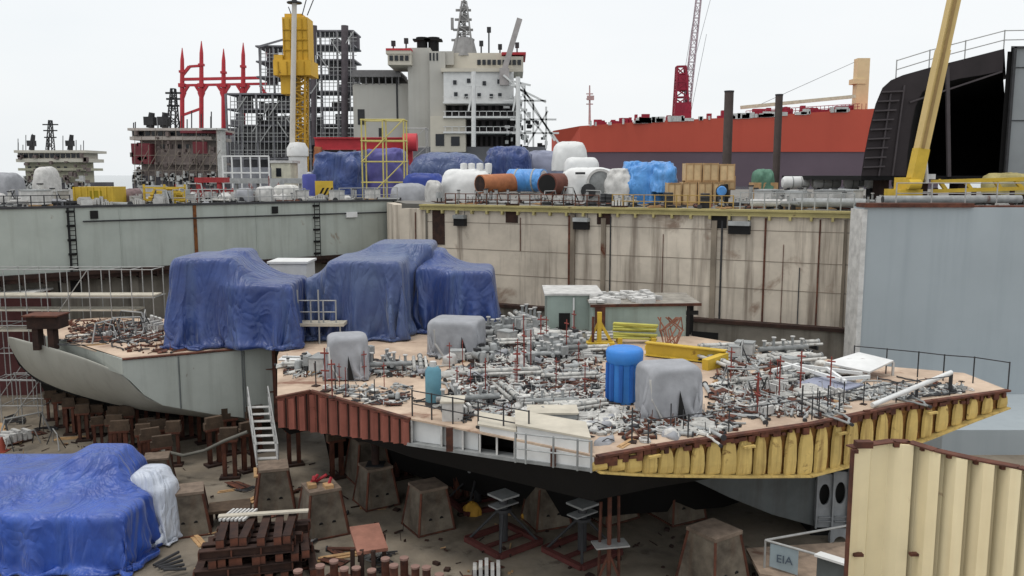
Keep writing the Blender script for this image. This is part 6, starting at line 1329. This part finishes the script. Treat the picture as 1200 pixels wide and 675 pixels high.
# scaffolds by the steel wall
scaffold('scaffold', 'long tube scaffold in front of the steel wall', galv, -30, 172, 316, 478, 47.5, 1.5, 8, 5, .03)
scaffold('scaffold', 'lower tube scaffold at the edge of the curved shell', galv, -20, 30, 445, 506, 43.5, 1.5, 2, 2, .03)
for py, x1, lb, mt in ((345, 172, 'pale upper plank run on the long scaffold', 'plank_pale'), (362, 150, 'lower plank run on the long scaffold', 'plank_pale'), (386, 120, 'bottom plank run of the long scaffold', 'plank_pale')):
    a, c, z0, z1 = pl(-30, x1, py, py + 3, 47.4); m = MB(); m.bb(a, 47.5, z0, c, 48.6, z0 + .09); tag(build(m, 'plank_run', MATS[mt]), lb, 'planks')
m = MB(); a, c, z0, z1 = pl(-20, 22, 345, 400, 49.5); m.bb(a, 49.5, 0, c, 52, z1); t = tag(build(m, 'machine_housing', M('maroon_box', (92, 52, 52), .8, var=.3)), 'maroon housing behind the scaffold at the steel wall', 'housing')
m = MB(); a, c, z0, z1 = pl(-20, 24, 346, 350, 49.4); m.bb(a, 49.3, z1, c, 52.1, z1 + .1); build(m, 'lid', whitedirty, t)
m = MB(); a, c, z0, z1 = pl(312, 356, 309, 326, 47); m.bb(a, 47, z0, c, 49, z1); m.bb(a - .1, 46.9, z1, c + .1, 49.1, z1 + .12); tag(build(m, 'equipment_box', white), 'white equipment box peeping over the stepped blue tarpaulin', 'box', kind='thing')
m = MB(); a, c, z0, z1 = pl(312, 356, 309, 326, 47)
for x in (a + .2, c - .2): m.bb(x - .1, 47.2, DZ, x + .1, 47.4, z0)
build(m, 'leg', greypipe, bpy.data.objects['equipment_box'])
# ================= loose gear: prototypes copied one by one =================
PROTO = {}
def proto(key, name, cat, desc, group, parts):
    t = thing(name, desc, cat, (0, 0, 0), group)
    for pn, mt, mb in parts: build(mb, pn, mt, t)
    PROTO[key] = [t, desc, False]; return t
GD = 'loose gear on the deck'
def spool(L, r_, mat, key, desc):
    m = MB(); m.tube((-L / 2, 0, r_), (L / 2, 0, r_), r_, 12); f_ = MB()
    for s_ in (-1, 1): f_.tube((s_ * L / 2 - .03, 0, r_), (s_ * L / 2 + .03, 0, r_), r_ * 1.55, 12)
    proto(key, 'pipe_spool', 'pipe', desc, 'straight pipes lying about', [('barrel', mat, m), ('flange', darkm, f_)])
spool(2.2, .11, greypipe, 'pg', 'long grey flanged pipe'); spool(1.3, .11, lagging, 'pw', 'short white flanged pipe'); spool(1.6, .09, rust, 'pr', 'rusty flanged pipe'); spool(3.0, .075, lagging, 'pl', 'long whitish pipe')
def bend(mat, r_, key, desc, up):
    pts = [V((-.7, 0, r_))] + [V((-.1 + .35 * math.sin(a), 0, r_ + .35 * (1 - math.cos(a)))) if up else V((-.1 + .35 * math.sin(a), .35 * (1 - math.cos(a)), r_)) for a in [k * math.pi / 12 for k in range(7)]]
    pts.append(pts[-1] + (V((0, 0, .5)) if up else V((0, .5, 0)))); m = MB(); m.path(pts, r_, 10); f_ = MB(); f_.tube(pts[0] - V((.03, 0, 0)), pts[0] + V((.03, 0, 0)), r_ * 1.5, 12); e = pts[-1]; dv_ = V((0, 0, .03)) if up else V((0, .03, 0)); f_.tube(e - dv_, e + dv_, r_ * 1.5, 12)
    proto(key, 'pipe_bend', 'pipe', desc, 'bent pipes standing about', [('tube', mat, m), ('flange', darkm, f_)])
bend(lagging, .1, 'bw', 'white upturned pipe bend', True); bend(greypipe, .14, 'bg', 'grey flat pipe bend', False); bend(galv, .09, 'bu', 'silvery upturned pipe bend', True)
m = MB(); m.tube((0, 0, .03), (0, 0, 1.25), .022, 6); b_ = MB(); b_.box((0, 0, .02), (.24, .24, .04)); h_ = MB(); h_.tube((-.12, 0, 1.1), (.12, 0, 1.1), .025, 6); h_.tube((-.12, 0, .6), (.12, 0, .6), .025, 6)
proto('st', 'stanchion', 'stanchion', 'thin red stanchion', 'thin red stanchions on the deck', [('post', redpost, m), ('base_plate', darkrust, b_), ('crossbar', redpost, h_)])
m = MB(); m.tube((0, 0, .03), (0, 0, 1.0), .025, 6); b_ = MB(); b_.box((0, 0, .02), (.26, .26, .04)); proto('sd', 'stanchion', 'stanchion', 'thin dark stanchion', 'thin dark stanchions on the deck', [('post', darkm, m), ('base_plate', darkrust, b_)])
m = MB(); m.lathe((0, 0, .2), [(0, -.2), (.14, -.15), (.18, 0), (.14, .15), (.05, .3), (.04, .5)], 12); w_ = MB(); pts = [V((.2 * math.cos(a), .2 * math.sin(a), .7)) for a in [k * math.tau / 14 for k in range(15)]]; w_.path(pts, .022, 6); w_.tube((-.2, 0, .7), (.2, 0, .7), .015, 5); w_.tube((0, -.2, .7), (0, .2, .7), .015, 5); f_ = MB(); f_.tube((-.3, 0, .2), (.3, 0, .2), .09, 10); f_.tube((-.32, 0, .2), (-.28, 0, .2), .17, 12); f_.tube((.28, 0, .2), (.32, 0, .2), .17, 12)
proto('va', 'valve', 'valve', 'handwheel valve', 'valves on the deck', [('body', greypipe, m), ('handwheel', darkrust, w_), ('flange', greypipe, f_)])
m = MB()
for k in range(4): m.path([V(((.38 - .03 * (k % 2)) * math.cos(a), (.38 - .03 * (k % 2)) * math.sin(a), .05 + .08 * k)) for a in [j * math.tau / 18 for j in range(19)]], .045, 6)
proto('cc', 'cable_coil', 'cable', 'dark cable coil', 'cable coils', [('cable', darkm, m)])
m = MB()
for k in range(4): m.path([V(((.4 - .04 * (k % 2)) * math.cos(a) + .03 * k, (.4 - .04 * (k % 2)) * math.sin(a), .05 + .08 * k)) for a in [j * math.tau / 18 for j in range(19)]], .05, 6)
proto('cw', 'hose_coil', 'hose', 'whitish hose coil', 'hose coils', [('hose', whitedirty, m)])
m = MB(); m.bb(-1.1, -.13, 0, 1.1, .13, .06); m.bb(-1.0, .15, 0, 1.2, .4, .06); m.bb(-1.15, -.05, .065, 1.0, .2, .12); proto('pk', 'plank_pile', 'planks', 'small plank pile', 'small piles of planks', [('plank', timber, m)])
m = MB(); m.bb(-.28, -.18, .45, .28, .18, 1.05); d_ = MB(); d_.bb(-.24, -.2, .5, .24, -.182, 1.0); l_ = MB()
for a in (-.22, .22): l_.bb(a - .03, -.1, 0, a + .03, .1, .45)
proto('jb', 'junction_box', 'junction box', 'grey junction box', 'junction boxes on the deck', [('housing', greypipe, m), ('door', whitedirty, d_), ('leg', darkm, l_)])
def smallump(seed, hx, hy, hz, wr=.2):
    rows = []; nu = 16
    for i in range(9):
        ph = math.pi / 2 * i / 8; rr_ = max(.001, math.cos(ph)) ** .5; row = []
        for k in range(nu + 1):
            an = (k % nu) * math.tau / nu; p = V((hx * math.cos(an) * rr_, hy * math.sin(an) * rr_, hz * math.sin(ph))); n_ = mnoise.noise(p * 2.2 + V((seed * 5.3, 0, 0))); row.append(p * (1 + wr * n_))
        rows.append(row)
    return MB().grid(rows, True)
m = smallump(1, .5, .4, .45, .5); s_ = MB(); s_.tube((-.1, 0, .42), (.08, .05, .56), .07, 8); proto('bgw', 'sack', 'sack', 'lumpy white sack', 'white sacks', [('bag', whitedirty, m), ('tied_neck', whitedirty, s_)])
m = smallump(2, .7, .5, .3, .6); s_ = MB(); s_.path([(-.6, -.3, .1), (0, -.35, .36), (.6, -.2, .1)], .03, 5); proto('shg', 'folded_sheet', 'sheet', 'crumpled grey sheet', 'crumpled sheets', [('cloth', canvas, m), ('rope', darkm, s_)])
m = smallump(3, .55, .45, .3, .6); s_ = MB(); s_.path([(-.5, -.2, .1), (0, -.3, .34), (.5, -.2, .1)], .03, 5); proto('shb', 'folded_sheet', 'sheet', 'crumpled blue sheet', 'crumpled sheets', [('cloth', tarpblue, m), ('rope', darkm, s_)])
m = MB(); m.plate([V((-.7, -.4, .03)), V((.6, -.5, .03)), V((.75, .35, .22)), V((-.6, .45, .1))], .03); s_ = MB(); s_.beam((-.6, 0, .12), (.65, -.1, .16), .06); proto('sp', 'scrap_plate', 'scrap', 'buckled rusty plate', 'scrap plates', [('plate', rust, m), ('stiffener', darkrust, s_)])
m = MB(); m.plate([V((-.7, -.4, .03)), V((.7, -.4, .03)), V((.7, .4, .12)), V((-.7, .4, .12))], .04); s_ = MB(); s_.beam((-.6, 0, .16), (.65, 0, .16), .07); proto('wp', 'steel_sheet', 'steel sheet', 'loose white steel sheet', 'loose steel sheets', [('plate', white, m), ('stiffener', greypipe, s_)])
b_ = MB(); b_.bb(-.7, -.35, 0, .7, .35, .12); m = MB(); m.tube((-.5, 0, .42), (.2, 0, .42), .24, 14); m.tube((.2, 0, .42), (.35, 0, .42), .12, 10); q_ = MB(); q_.lathe((.5, 0, .12), [(.24, 0), (.26, .3), (.2, .6), (.08, .66)], 14); g_ = MB(); g_.bb(-.4, -.15, .64, -.05, .15, .8)
proto('pu', 'pump_skid', 'pump', 'motor pump skid', 'pump skids on the deck', [('skid', darkrust, b_), ('motor', greypipe, m), ('pump_casing', greypipe, q_), ('terminal_box', darkm, g_)])
m = MB()
for k in range(9): m.bb(-.6 + .15 * k - .02, -.5, .1, -.6 + .15 * k + .02, .5, .16)
f_ = MB(); f_.bb(-.65, -.52, .05, .65, -.46, .2); f_.bb(-.65, .46, .05, .65, .52, .2); proto('gr', 'grating_panel', 'grating', 'steel grating panel', 'grating panels', [('bar', greypipe, m), ('frame', darkm, f_)])
r0 = random.Random(8); m = MB()
for k in range(3):
    x, y = 0, 0; pts = []
    for j in range(12): pts.append(V((-1 + j * .18 + .1 * math.sin(j + k), .35 * math.sin(j * .7 + k * 2) + k * .12, .05 + .03 * k)))
    m.path(pts, .04, 5)
proto('ho', 'loose_hose', 'hose', 'pale hose tangle', 'loose hoses', [('hose', whitedirty, m)])
m = MB()
for k in range(3): m.path([V((-1 + j * .18 + .1 * math.sin(j * 1.3 + k), .35 * math.sin(j * .8 + k) + k * .12, .05 + .03 * k)) for j in range(12)], .04, 5)
proto('hd', 'loose_hose', 'hose', 'dark hose tangle', 'loose hoses', [('hose', darkm, m)])
m = MB(); m.bb(-.5, -.4, .12, .5, .4, .75); b_ = MB(); b_.bb(-.54, -.44, 0, -.3, .44, .12); b_.bb(.3, -.44, 0, .54, .44, .12); l_ = MB(); l_.bb(-.53, -.43, .75, .53, .43, .82); proto('bx', 'equipment_case', 'case', 'whitish equipment case', 'equipment cases', [('body', whitedirty, m), ('runner', timber, b_), ('lid', greypipe, l_)])
m = MB(); m.lathe((0, 0, 0), [(.29, 0), (.3, .04), (.29, .3), (.31, .33), (.29, .36), (.29, .62), (.31, .65), (.29, .68), (.29, .88), (.27, .9), (0, .89)], 18); b_ = MB(); b_.tube((.15, 0, .89), (.15, 0, .93), .04, 8); proto('dr', 'oil_drum', 'drum', 'dark oil drum', 'oil drums', [('shell', darkm, m), ('bung', galv, b_)])
m = MB(); m.tube((-1.3, 0, .02), (-.9, 0, 1.15), .045, 6); m.tube((1.3, 0, .02), (.9, 0, 1.15), .045, 6); m.tube((-.9, 0, 1.15), (.9, 0, 1.15), .045, 6); b_ = MB(); b_.tube((-.9, -.5, 0), (-.9, 0, 1.15), .04, 6); b_.tube((.9, .5, 0), (.9, 0, 1.15), .04, 6); proto('tr', 'tube_trestle', 'trestle', 'bare tube trestle', 'tube trestles', [('frame', galv, m), ('leg', darkm, b_)])
b_ = MB(); b_.bb(-.6, -.4, 0, .6, .4, .1); m = MB()
for k in range(5): m.bb(-.55 + .24 * k, -.35, .1, -.4 + .24 * k, .35, .45 + .1 * (k % 3))
proto('sc', 'scrap_box', 'scrap', 'rusty offcut box', 'boxes of offcuts', [('tray', darkrust, b_), ('offcut', whitedirty, m)])
def longhose(seed, mat, r_, key, desc, n_=1, L=4.5):
    q = random.Random(seed); m = MB()
    for k in range(n_):
        a = q.uniform(-.5, .5); x = -L / 2; y = .14 * k; pts = []
        for j in range(26): pts.append(V((x, y, r_ + .03 * abs(math.sin(j * .9 + k)) + .02 * k))); a += q.uniform(-.35, .35) - a * .15; x += L / 26 * math.cos(a); y += L / 26 * math.sin(a)
        m.path(pts, r_, 6)
    e = MB(); e.tube(pts[0] - V((.12, 0, 0)), pts[0], r_ * 1.5, 8); e.tube(pts[-1], pts[-1] + V((.12, 0, 0)), r_ * 1.5, 8)
    proto(key, 'long_hose', 'hose', desc, 'long hoses trailing over the deck', [('hose', mat, m), ('coupling', darkm, e)])
longhose(1, lagging, .055, 'h1', 'trailing white hose'); longhose(2, greypipe, .05, 'h2', 'trailing grey hose', 2); longhose(3, darkm, .045, 'h3', 'trailing dark hose', 2); longhose(4, galv, .07, 'h4', 'trailing silver duct'); longhose(5, lagging, .05, 'h5', 'white hose bundle', 4, 3.5)
m = MB(); m.tube((-1.4, 0, .45), (1.4, 0, .45), .13, 12); e = MB()
for k in range(5): m.tube((-1.1 + .55 * k, 0, .45), (-1.1 + .55 * k, 0, .85 + .15 * (k % 2)), .07, 8); e.tube((-1.1 + .55 * k, 0, .85 + .15 * (k % 2)), (-1.1 + .55 * k, 0, .9 + .15 * (k % 2)), .12, 10)
l_ = MB()
for x in (-1, 0, 1): l_.bb(x - .06, -.25, 0, x + .06, .25, .34)
proto('mf', 'pipe_manifold', 'manifold', 'grey pipe manifold', 'pipe manifolds on the deck', [('header', greypipe, m), ('flange', whitedirty, e), ('support', darkm, l_)])
m = MB(); m.tube((-1.6, 0, .4), (1.6, 0, .4), .11, 12); m.tube((-1.6, .36, .35), (1.5, .36, .35), .1, 10); m.tube((-1.2, -.3, .3), (1.6, -.3, .3), .08, 10); e = MB()
for x in (-1.5, -.5, .6, 1.5): e.tube((x, 0, .4), (x + .06, 0, .4), .16, 12)
l_ = MB()
for x in (-1.2, 0, 1.2): l_.bb(x - .05, -.45, 0, x + .05, .5, .22)
proto('pb', 'pipe_bank', 'pipes', 'whitish bank of pipes', 'banks of fitted pipes', [('pipe', lagging, m), ('flange', greypipe, e), ('support', darkm, l_)])
m = smallump(5, 1.0, .6, .22, .8); s_ = MB(); s_.path([(-.8, -.3, .08), (0, -.4, .24), (.8, -.2, .1)], .03, 5); proto('sw', 'folded_sheet', 'sheet', 'flattened dirty white sheet', 'crumpled sheets', [('cloth', lagging, m), ('rope', darkm, s_)])
def on_deck(px, py):
    return py < interp(topl, px) - 4 if px > 322 else py < 421 - max(0, px - 143) * .0886 - 2
rc = random.Random(21)
def put(key, p, rz, sc_, marks, tilt=None):
    pr_ = PROTO[key]; t = pr_[0]
    if not pr_[2]: place(t, p, rz, sc_); pr_[2] = True; o = t
    else: o = dup(t, p, rz, scale=sc_)
    PEND.append((o, pr_[1], marks)); return o
DM = {n: F(a, b_, DZ) for n, a, b_ in (('stepped tarpaulin', 270, 415), ('greyish tarpaulin', 410, 410), ('dark blue tarpaulin', 520, 402), ('small grey hood', 403, 446), ('middle grey hood', 532, 418), ('large grey hood', 787, 490), ('bright blue drum', 731, 470), ('teal cylinder', 508, 474), ('white roofed house', 670, 388), ('longer deck house', 757, 396), ('lifting beam', 806, 428), ('white hatch cover', 1005, 446), ('sloping pipe', 1070, 470), ('red plating', 400, 465), ('yellow ribs', 900, 499), ('white side plating', 650, 522), ('deck tip', 1170, 458), ('rusty stand', 57, 402), ('concrete wall', 590, 376), ('trough', 960, 452))}
occupied = [(F(403, 440, DZ), 1.2), (F(532, 412, DZ), 1.5), (F(787, 484, DZ), 1.5), (F(731, 466, DZ), 1.0), (F(508, 474, DZ), .5), (F(670, 380, DZ), 2.0), (F(757, 388, DZ), 2.6), (F(1005, 442, DZ), 1.3)]
def free(p, r_): return all((p - c).length > rr_ for c, rr_ in occupied)
def scatter(poly, n, keys, marks, z=DZ, smin=.8, smax=1.2):
    if z == DZ: n = int(n * 1.5); smin *= .6; smax *= .66
    xs = [p[0] for p in poly]; ys = [p[1] for p in poly]; k = 0; tries = 0
    while k < n and tries < n * 30:
        tries += 1; px, py = rc.uniform(min(xs), max(xs)), rc.uniform(min(ys), max(ys)); ins = False; j = len(poly) - 1
        for i in range(len(poly)):
            if (poly[i][1] > py) != (poly[j][1] > py) and px < (poly[j][0] - poly[i][0]) * (py - poly[i][1]) / (poly[j][1] - poly[i][1]) + poly[i][0]: ins = not ins
            j = i
        if not ins or (z == DZ and not on_deck(px, py)): continue
        p = F(px, py, z)
        if not free(p, 0): continue
        put(rc.choice(keys), p, rc.uniform(0, 6.28), rc.uniform(smin, smax), marks); k += 1
GREY = ['pg', 'pw', 'pl', 'bw', 'bg', 'bu', 'cw', 'ho', 'shg', 'wp', 'bx', 'gr', 'jb', 'bgw', 'pu']
DARK = ['cc', 'hd', 'va', 'sp', 'sc', 'pr', 'pk', 'hd']
scatter([(330, 432), (380, 440), (500, 440), (500, 428), (420, 412), (335, 420)], 34, GREY + GREY + DARK, DM)
scatter([(560, 395), (640, 388), (700, 410), (700, 425), (560, 432), (520, 425)], 52, GREY + GREY + DARK, DM, smin=.8, smax=1.3)
scatter([(520, 432), (700, 425), (705, 470), (690, 492), (640, 488), (540, 478)], 74, ['pl', 'pg', 'ho', 'ho', 'cw', 'bg', 'shg', 'pw', 'hd', 'wp', 'pl', 'sp'], DM, smin=.7, smax=1.15)
scatter([(560, 470), (760, 490), (860, 500), (850, 508), (720, 522), (600, 500)], 34, ['pl', 'shg', 'cw', 'ho', 'pg', 'hd', 'bgw', 'pr', 'pk'], DM, smin=.6, smax=1)
scatter([(830, 440), (930, 436), (990, 464), (960, 488), (850, 500), (826, 470)], 40, ['sp', 'pk', 'pr', 'pg', 'pl', 'tr', 'pw', 'hd', 'sc', 'ho'], DM, smin=.7, smax=1.1)
scatter([(1000, 470), (1090, 464), (1150, 457), (1100, 448), (1040, 452)], 14, ['pg', 'hd', 'sp', 'ho', 'va'], DM, smin=.5, smax=.8)
scatter([(380, 452), (480, 462), (500, 480), (470, 482), (370, 455)], 9, ['hd', 'va', 'pr', 'pu', 'sp'], DM, smin=.5, smax=.8)
scatter([(540, 382), (640, 378), (640, 392), (560, 396)], 16, ['bx', 'bg', 'jb', 'cw', 'wp', 'va'], DM, smin=1, smax=1.4)
scatter([(840, 410), (930, 424), (960, 438), (850, 432)], 14, ['wp', 'pg', 'bx', 'sp', 'tr', 'pl'], DM)
scatter([(85, 402), (200, 402), (190, 418), (150, 416)], 6, ['sp', 'pr', 'pk'], DM, smin=.5, smax=.8)
scatter([(120, 382), (188, 378), (188, 398), (100, 400)], 34, ['tr', 'sp', 'pr', 'hd', 'pl', 'gr', 'pk', 'sc', 'bu'], DM, smin=.8, smax=1.3)
def runs(poly_n):
    for (x0, x1, y0, y1, n, keys, smin, smax) in poly_n:
        for k in range(n):
            qx, qy = rc.uniform(x0, x1), rc.uniform(y0, y1); p = F(qx, qy, DZ)
            if free(p, 0) and on_deck(qx, qy): put(rc.choice(keys), p, rc.choice((.25, .3, .2, 1.8, 1.85, .35)) + rc.uniform(-.12, .12), rc.uniform(smin, smax), DM)
runs([(530, 705, 436, 486, 64, ['h1', 'h2', 'h3', 'h4', 'h5', 'h3', 'h3', 'pb', 'mf', 'sw', 'hd', 'sc', 'cc'], .45, .85), (560, 700, 396, 430, 60, ['h1', 'h2', 'pb', 'mf', 'h3', 'h4', 'h5', 'hd', 'gr', 'sc'], .5, .9), (335, 500, 428, 440, 16, ['h1', 'h5', 'pb', 'mf', 'h2', 'sw'], .6, .9),  # dark hoses repeated to stand in for shaded gaps in the clutter
      (600, 860, 486, 508, 26, ['h1', 'h2', 'h3', 'h5', 'sw', 'h4'], .5, .8), (840, 990, 436, 490, 30, ['h1', 'h2', 'h3', 'pb', 'sw', 'h4'], .5, .85), (560, 640, 379, 396, 14, ['pb', 'mf', 'h5', 'sw'], .8, 1.1), (830, 950, 408, 432, 14, ['pb', 'h2', 'mf', 'sw'], .6, .9), (90, 190, 396, 404, 6, ['h3', 'h2'], .5, .7), (1000, 1120, 450, 470, 10, ['h1', 'h2', 'h3'], .5, .8)])
for px, py in [(rc.uniform(600, 720), rc.uniform(400, 470)) for k in range(15)] + [(rc.uniform(520, 600), rc.uniform(430, 470)) for k in range(5)] + [(rc.uniform(340, 480), rc.uniform(432, 470)) for k in range(8)] + [(rc.uniform(840, 980), rc.uniform(450, 488)) for k in range(8)]:
    p = F(px, py, DZ)
    if free(p, 0): put('st', p, rc.uniform(0, 3), rc.uniform(.8, 1.35), DM)
for px, py in [(rc.uniform(700, 1100), 0) for k in range(10)] + [(rc.uniform(330, 480), 0) for k in range(4)]:
    put('sd', edge(px) + V((rc.uniform(-.1, .1), rc.uniform(.3, 1.2), 0)), rc.uniform(0, 3), rc.uniform(.7, 1.1), DM)
# fine litter nobody could count
def litter(name, label, mat, polys, z, seed, smax=.35, hmax=.1):
    q = random.Random(seed); m = MB()
    for x0, x1, y0, y1, n in polys:
        for k in range(n):
            qx, qy = q.uniform(x0, x1), q.uniform(y0, y1)
            if z == DZ and not on_deck(qx, qy): continue
            p = F(qx, qy, z); a = q.random() * 3.14; L = q.uniform(.06, smax); t_ = q.uniform(.02, .06)
            u = V((math.cos(a), math.sin(a), 0)) * L
            if q.random() < .55: m.tube(p - u + V((0, 0, t_)), p + u + V((0, 0, t_ + q.uniform(0, hmax))), t_ * .7, 5, cap=False)
            elif q.random() < .85: m.box(p + V((0, 0, t_)), (L, L * q.uniform(.3, 1), t_ * 2), a, q.uniform(-.2, .2))
            else: m.tube(p, p + V((q.uniform(-.05, .05), 0, q.uniform(.1, .5))), .013, 5, cap=False)
    return build1(m, name, mat, None, label, None, None, 'stuff')
LP = [(530, 705, 432, 488, 620), (560, 700, 380, 430, 420), (335, 500, 426, 442, 160), (600, 860, 484, 510, 200), (840, 990, 436, 488, 330), (830, 950, 410, 432, 90), (990, 1130, 452, 470, 90), (380, 480, 452, 474, 50)]
LL = [(80, 190, 376, 402, 260), (150, 300, 404, 414, 40)]
litter('pale_litter', 'pale offcuts, rods and fittings littering the deck', lagging, LP, DZ, 1); litter('grey_litter', 'grey offcuts and rods littering the deck', greypipe, LP, DZ, 2); litter('dark_litter', 'dark scraps and cables littering the deck', darkm, [(a, b_, c, d, n // 2) for a, b_, c, d, n in LP + LL], DZ, 3); litter('rusty_litter', 'rusty scraps littering the decks', rust, LP[:5] + LL, DZ, 4)
litter('floor_litter', 'small rusty scraps and offcuts on the dock floor', darkrust, [(200, 700, 580, 690, 90), (0, 200, 490, 540, 60), (700, 900, 620, 690, 30), (200, 440, 540, 600, 40)], 0, 5, .25, .03); litter('floor_litter', 'pale scraps and wood chips on the dock floor', timber, [(200, 700, 590, 690, 30), (0, 200, 490, 540, 30)], 0, 6, .25, .04)
# gear on the quay
QM = {n: gq(a, b_) for n, a, b_ in (('yellow container', 107, 56), ('yellow pipe rack', 192, 58), ('white dome cover', 44, 75), ('hazard board', 380, 66), ('dark blue drum', 359, 68), ('scaffold tower', 450, 74), ('navy cover', 495, 72), ('lagged machine', 545, 66), ('blue film pipe', 618, 64), ('turbine casing', 695, 62), ('blue wrapped machine', 760, 60), ('crates', 820, 58), ('thinner pile', 909, 76), ('white cylinders', 950, 70), ('yellow crane', 1070, 50), ('hull section', 1150, 58), ('white gate frame', 290, 84), ('spreader frame', 1150, 51))}
def qscatter(px0, px1, n, keys, omin, omax, smin=.9, smax=1.6):
    for k in range(n):
        px = rc.uniform(px0, px1)
        if px < 466: b_ = on_line(px, LA, LB, QZ); nn_ = n_l
        elif px < 1008: b_ = on_line(px, WA, WB, QZ); nn_ = n_w
        else: b_ = V((gq(px, 47.5).x, 47.5, QZ)); nn_ = V((0, -1))
        o = rc.uniform(omin, omax); r = V((b_.x, b_.y)).normalized(); dd = b_.xy.length + o; p = V((r.x * dd, r.y * dd, QZ)) if px > 466 else V((b_.x - nn_.x * o * .7 + r.x * o * .5, b_.y - nn_.y * o * .7 + r.y * o * .5, QZ))
        put(rc.choice(keys), p, rc.uniform(0, 6.28), rc.uniform(smin, smax), QM)
qscatter(-5, 470, 70, ['sc', 'sp', 'bx', 'bgw', 'shg', 'gr', 'pr', 'tr', 'jb', 'bu', 'mf', 'pb', 'hd', 'cc'], 1, 7, .5, 1.1)
qscatter(512, 1200, 80, ['sc', 'sp', 'gr', 'pr', 'tr', 'jb', 'bu', 'mf', 'hd', 'cc', 'pk'], .5, 6, .4, .9)
qscatter(-5, 85, 34, ['bgw', 'shg', 'bx', 'pw', 'bw', 'ho', 'gr', 'hd', 'cw', 'pu'], 1, 8)
qscatter(86, 200, 12, ['bx', 'pg', 'hd', 'sc', 'sp'], 1.2, 6, .8, 1.2)
qscatter(200, 360, 40, ['pr', 'sc', 'sp', 'shg', 'bx', 'wp', 'tr', 'jb', 'pg', 'st', 'st', 'bgw'], 1.2, 8)
qscatter(360, 470, 16, ['bx', 'wp', 'cw', 'pg', 'bu'], 1.2, 5, .8, 1.2)
qscatter(512, 720, 40, ['pg', 'hd', 'pr', 'sp', 'gr', 'bu', 'sc', 'tr', 'pk', 'cc'], .8, 4.5, .7, 1.1)
qscatter(700, 870, 20, ['pk', 'hd', 'pr', 'sp', 'tr', 'dr', 'cc'], .8, 3, .7, 1.1)
qscatter(862, 1010, 46, ['pg', 'gr', 'bu', 'hd', 'sp', 'bx', 'pr', 'pk', 'ho', 'bw'], 2, 9, .8, 1.4)
qscatter(1012, 1200, 34, ['pg', 'pl', 'bu', 'hd', 'pr', 'wp', 'sc', 'gr'], .4, 4.5, .8, 1.3)
# rails along the quay edge
def edge_rail(label, A, u, n_, s0, s1, k, mat, h=1.05, z=QZ, o=.25):
    return railing('quay_railing', label, [V((*(A + u * (s0 + (s1 - s0) * i / k) - n_ * o), z)) for i in range(k + 1)], h, mat, .03, mids=2)
sl_ = [spar(on_line(px, LA, LB, 0), LA, u_l) for px in (-10, 84, 205, 360, 400, 468)]
edge_rail('thin pale quay railing from the yellow rack to the hazard board', LA, u_l, n_l, sl_[2], sl_[3], 11, galv); edge_rail('thin pale quay railing at the foot of the yellow scaffold tower', LA, u_l, n_l, sl_[4], sl_[5], 5, galv); edge_rail('thin dark quay railing at the end of the steel wall before the yellow container', LA, u_l, n_l, sl_[0], sl_[1], 6, darkm, .8)
sw = [spar(on_line(px, WA, WB, 0), WA, u_w) for px in (520, 700, 716, 858, 866, 1000)]
edge_rail('rusty low quay railing before the pipe sections and turbine casing', WA, u_w, n_w, sw[0], sw[1], 14, rust, .75); edge_rail('ochre low quay railing before the crates', WA, u_w, n_w, sw[2], sw[3], 11, M('ochre_rail', (170, 140, 80), .8, var=.3), .8); edge_rail('grey quay railing before the white cylinders', WA, u_w, n_w, sw[4], sw[5], 9, greypipe, 1.0)
railing('quay_railing', 'pale railing on top of the dock gate beside the yellow crane', [V((x, 46.0, 11.5)) for x in (20.6, 22.5, 24.3, 26, 27.8, 29.6)], 1.1, galv, .03)
# loose scraps and planks on the dock floor
scatter([(200, 640), (240, 600), (420, 640), (560, 660), (680, 690), (400, 700)], 26, ['sp', 'pk', 'pr', 'hd', 'sc', 'gr'], FM, z=0, smin=.4, smax=.8)
scatter([(220, 560), (300, 560), (420, 600), (330, 610)], 12, ['sp', 'pk', 'pr', 'hd'], FM, z=0, smin=.4, smax=.8)
scatter([(0, 490), (60, 495), (140, 550), (0, 520)], 12, ['sp', 'pk', 'tr', 'hd', 'sc'], FM, z=0, smin=.6, smax=1)
for k_, (t, _, u_) in PROTO.items():
    if not u_:
        for c in list(t.children_recursive): bpy.data.objects.remove(c)
        bpy.data.objects.remove(t)
if 'autolabel' in globals(): autolabel()
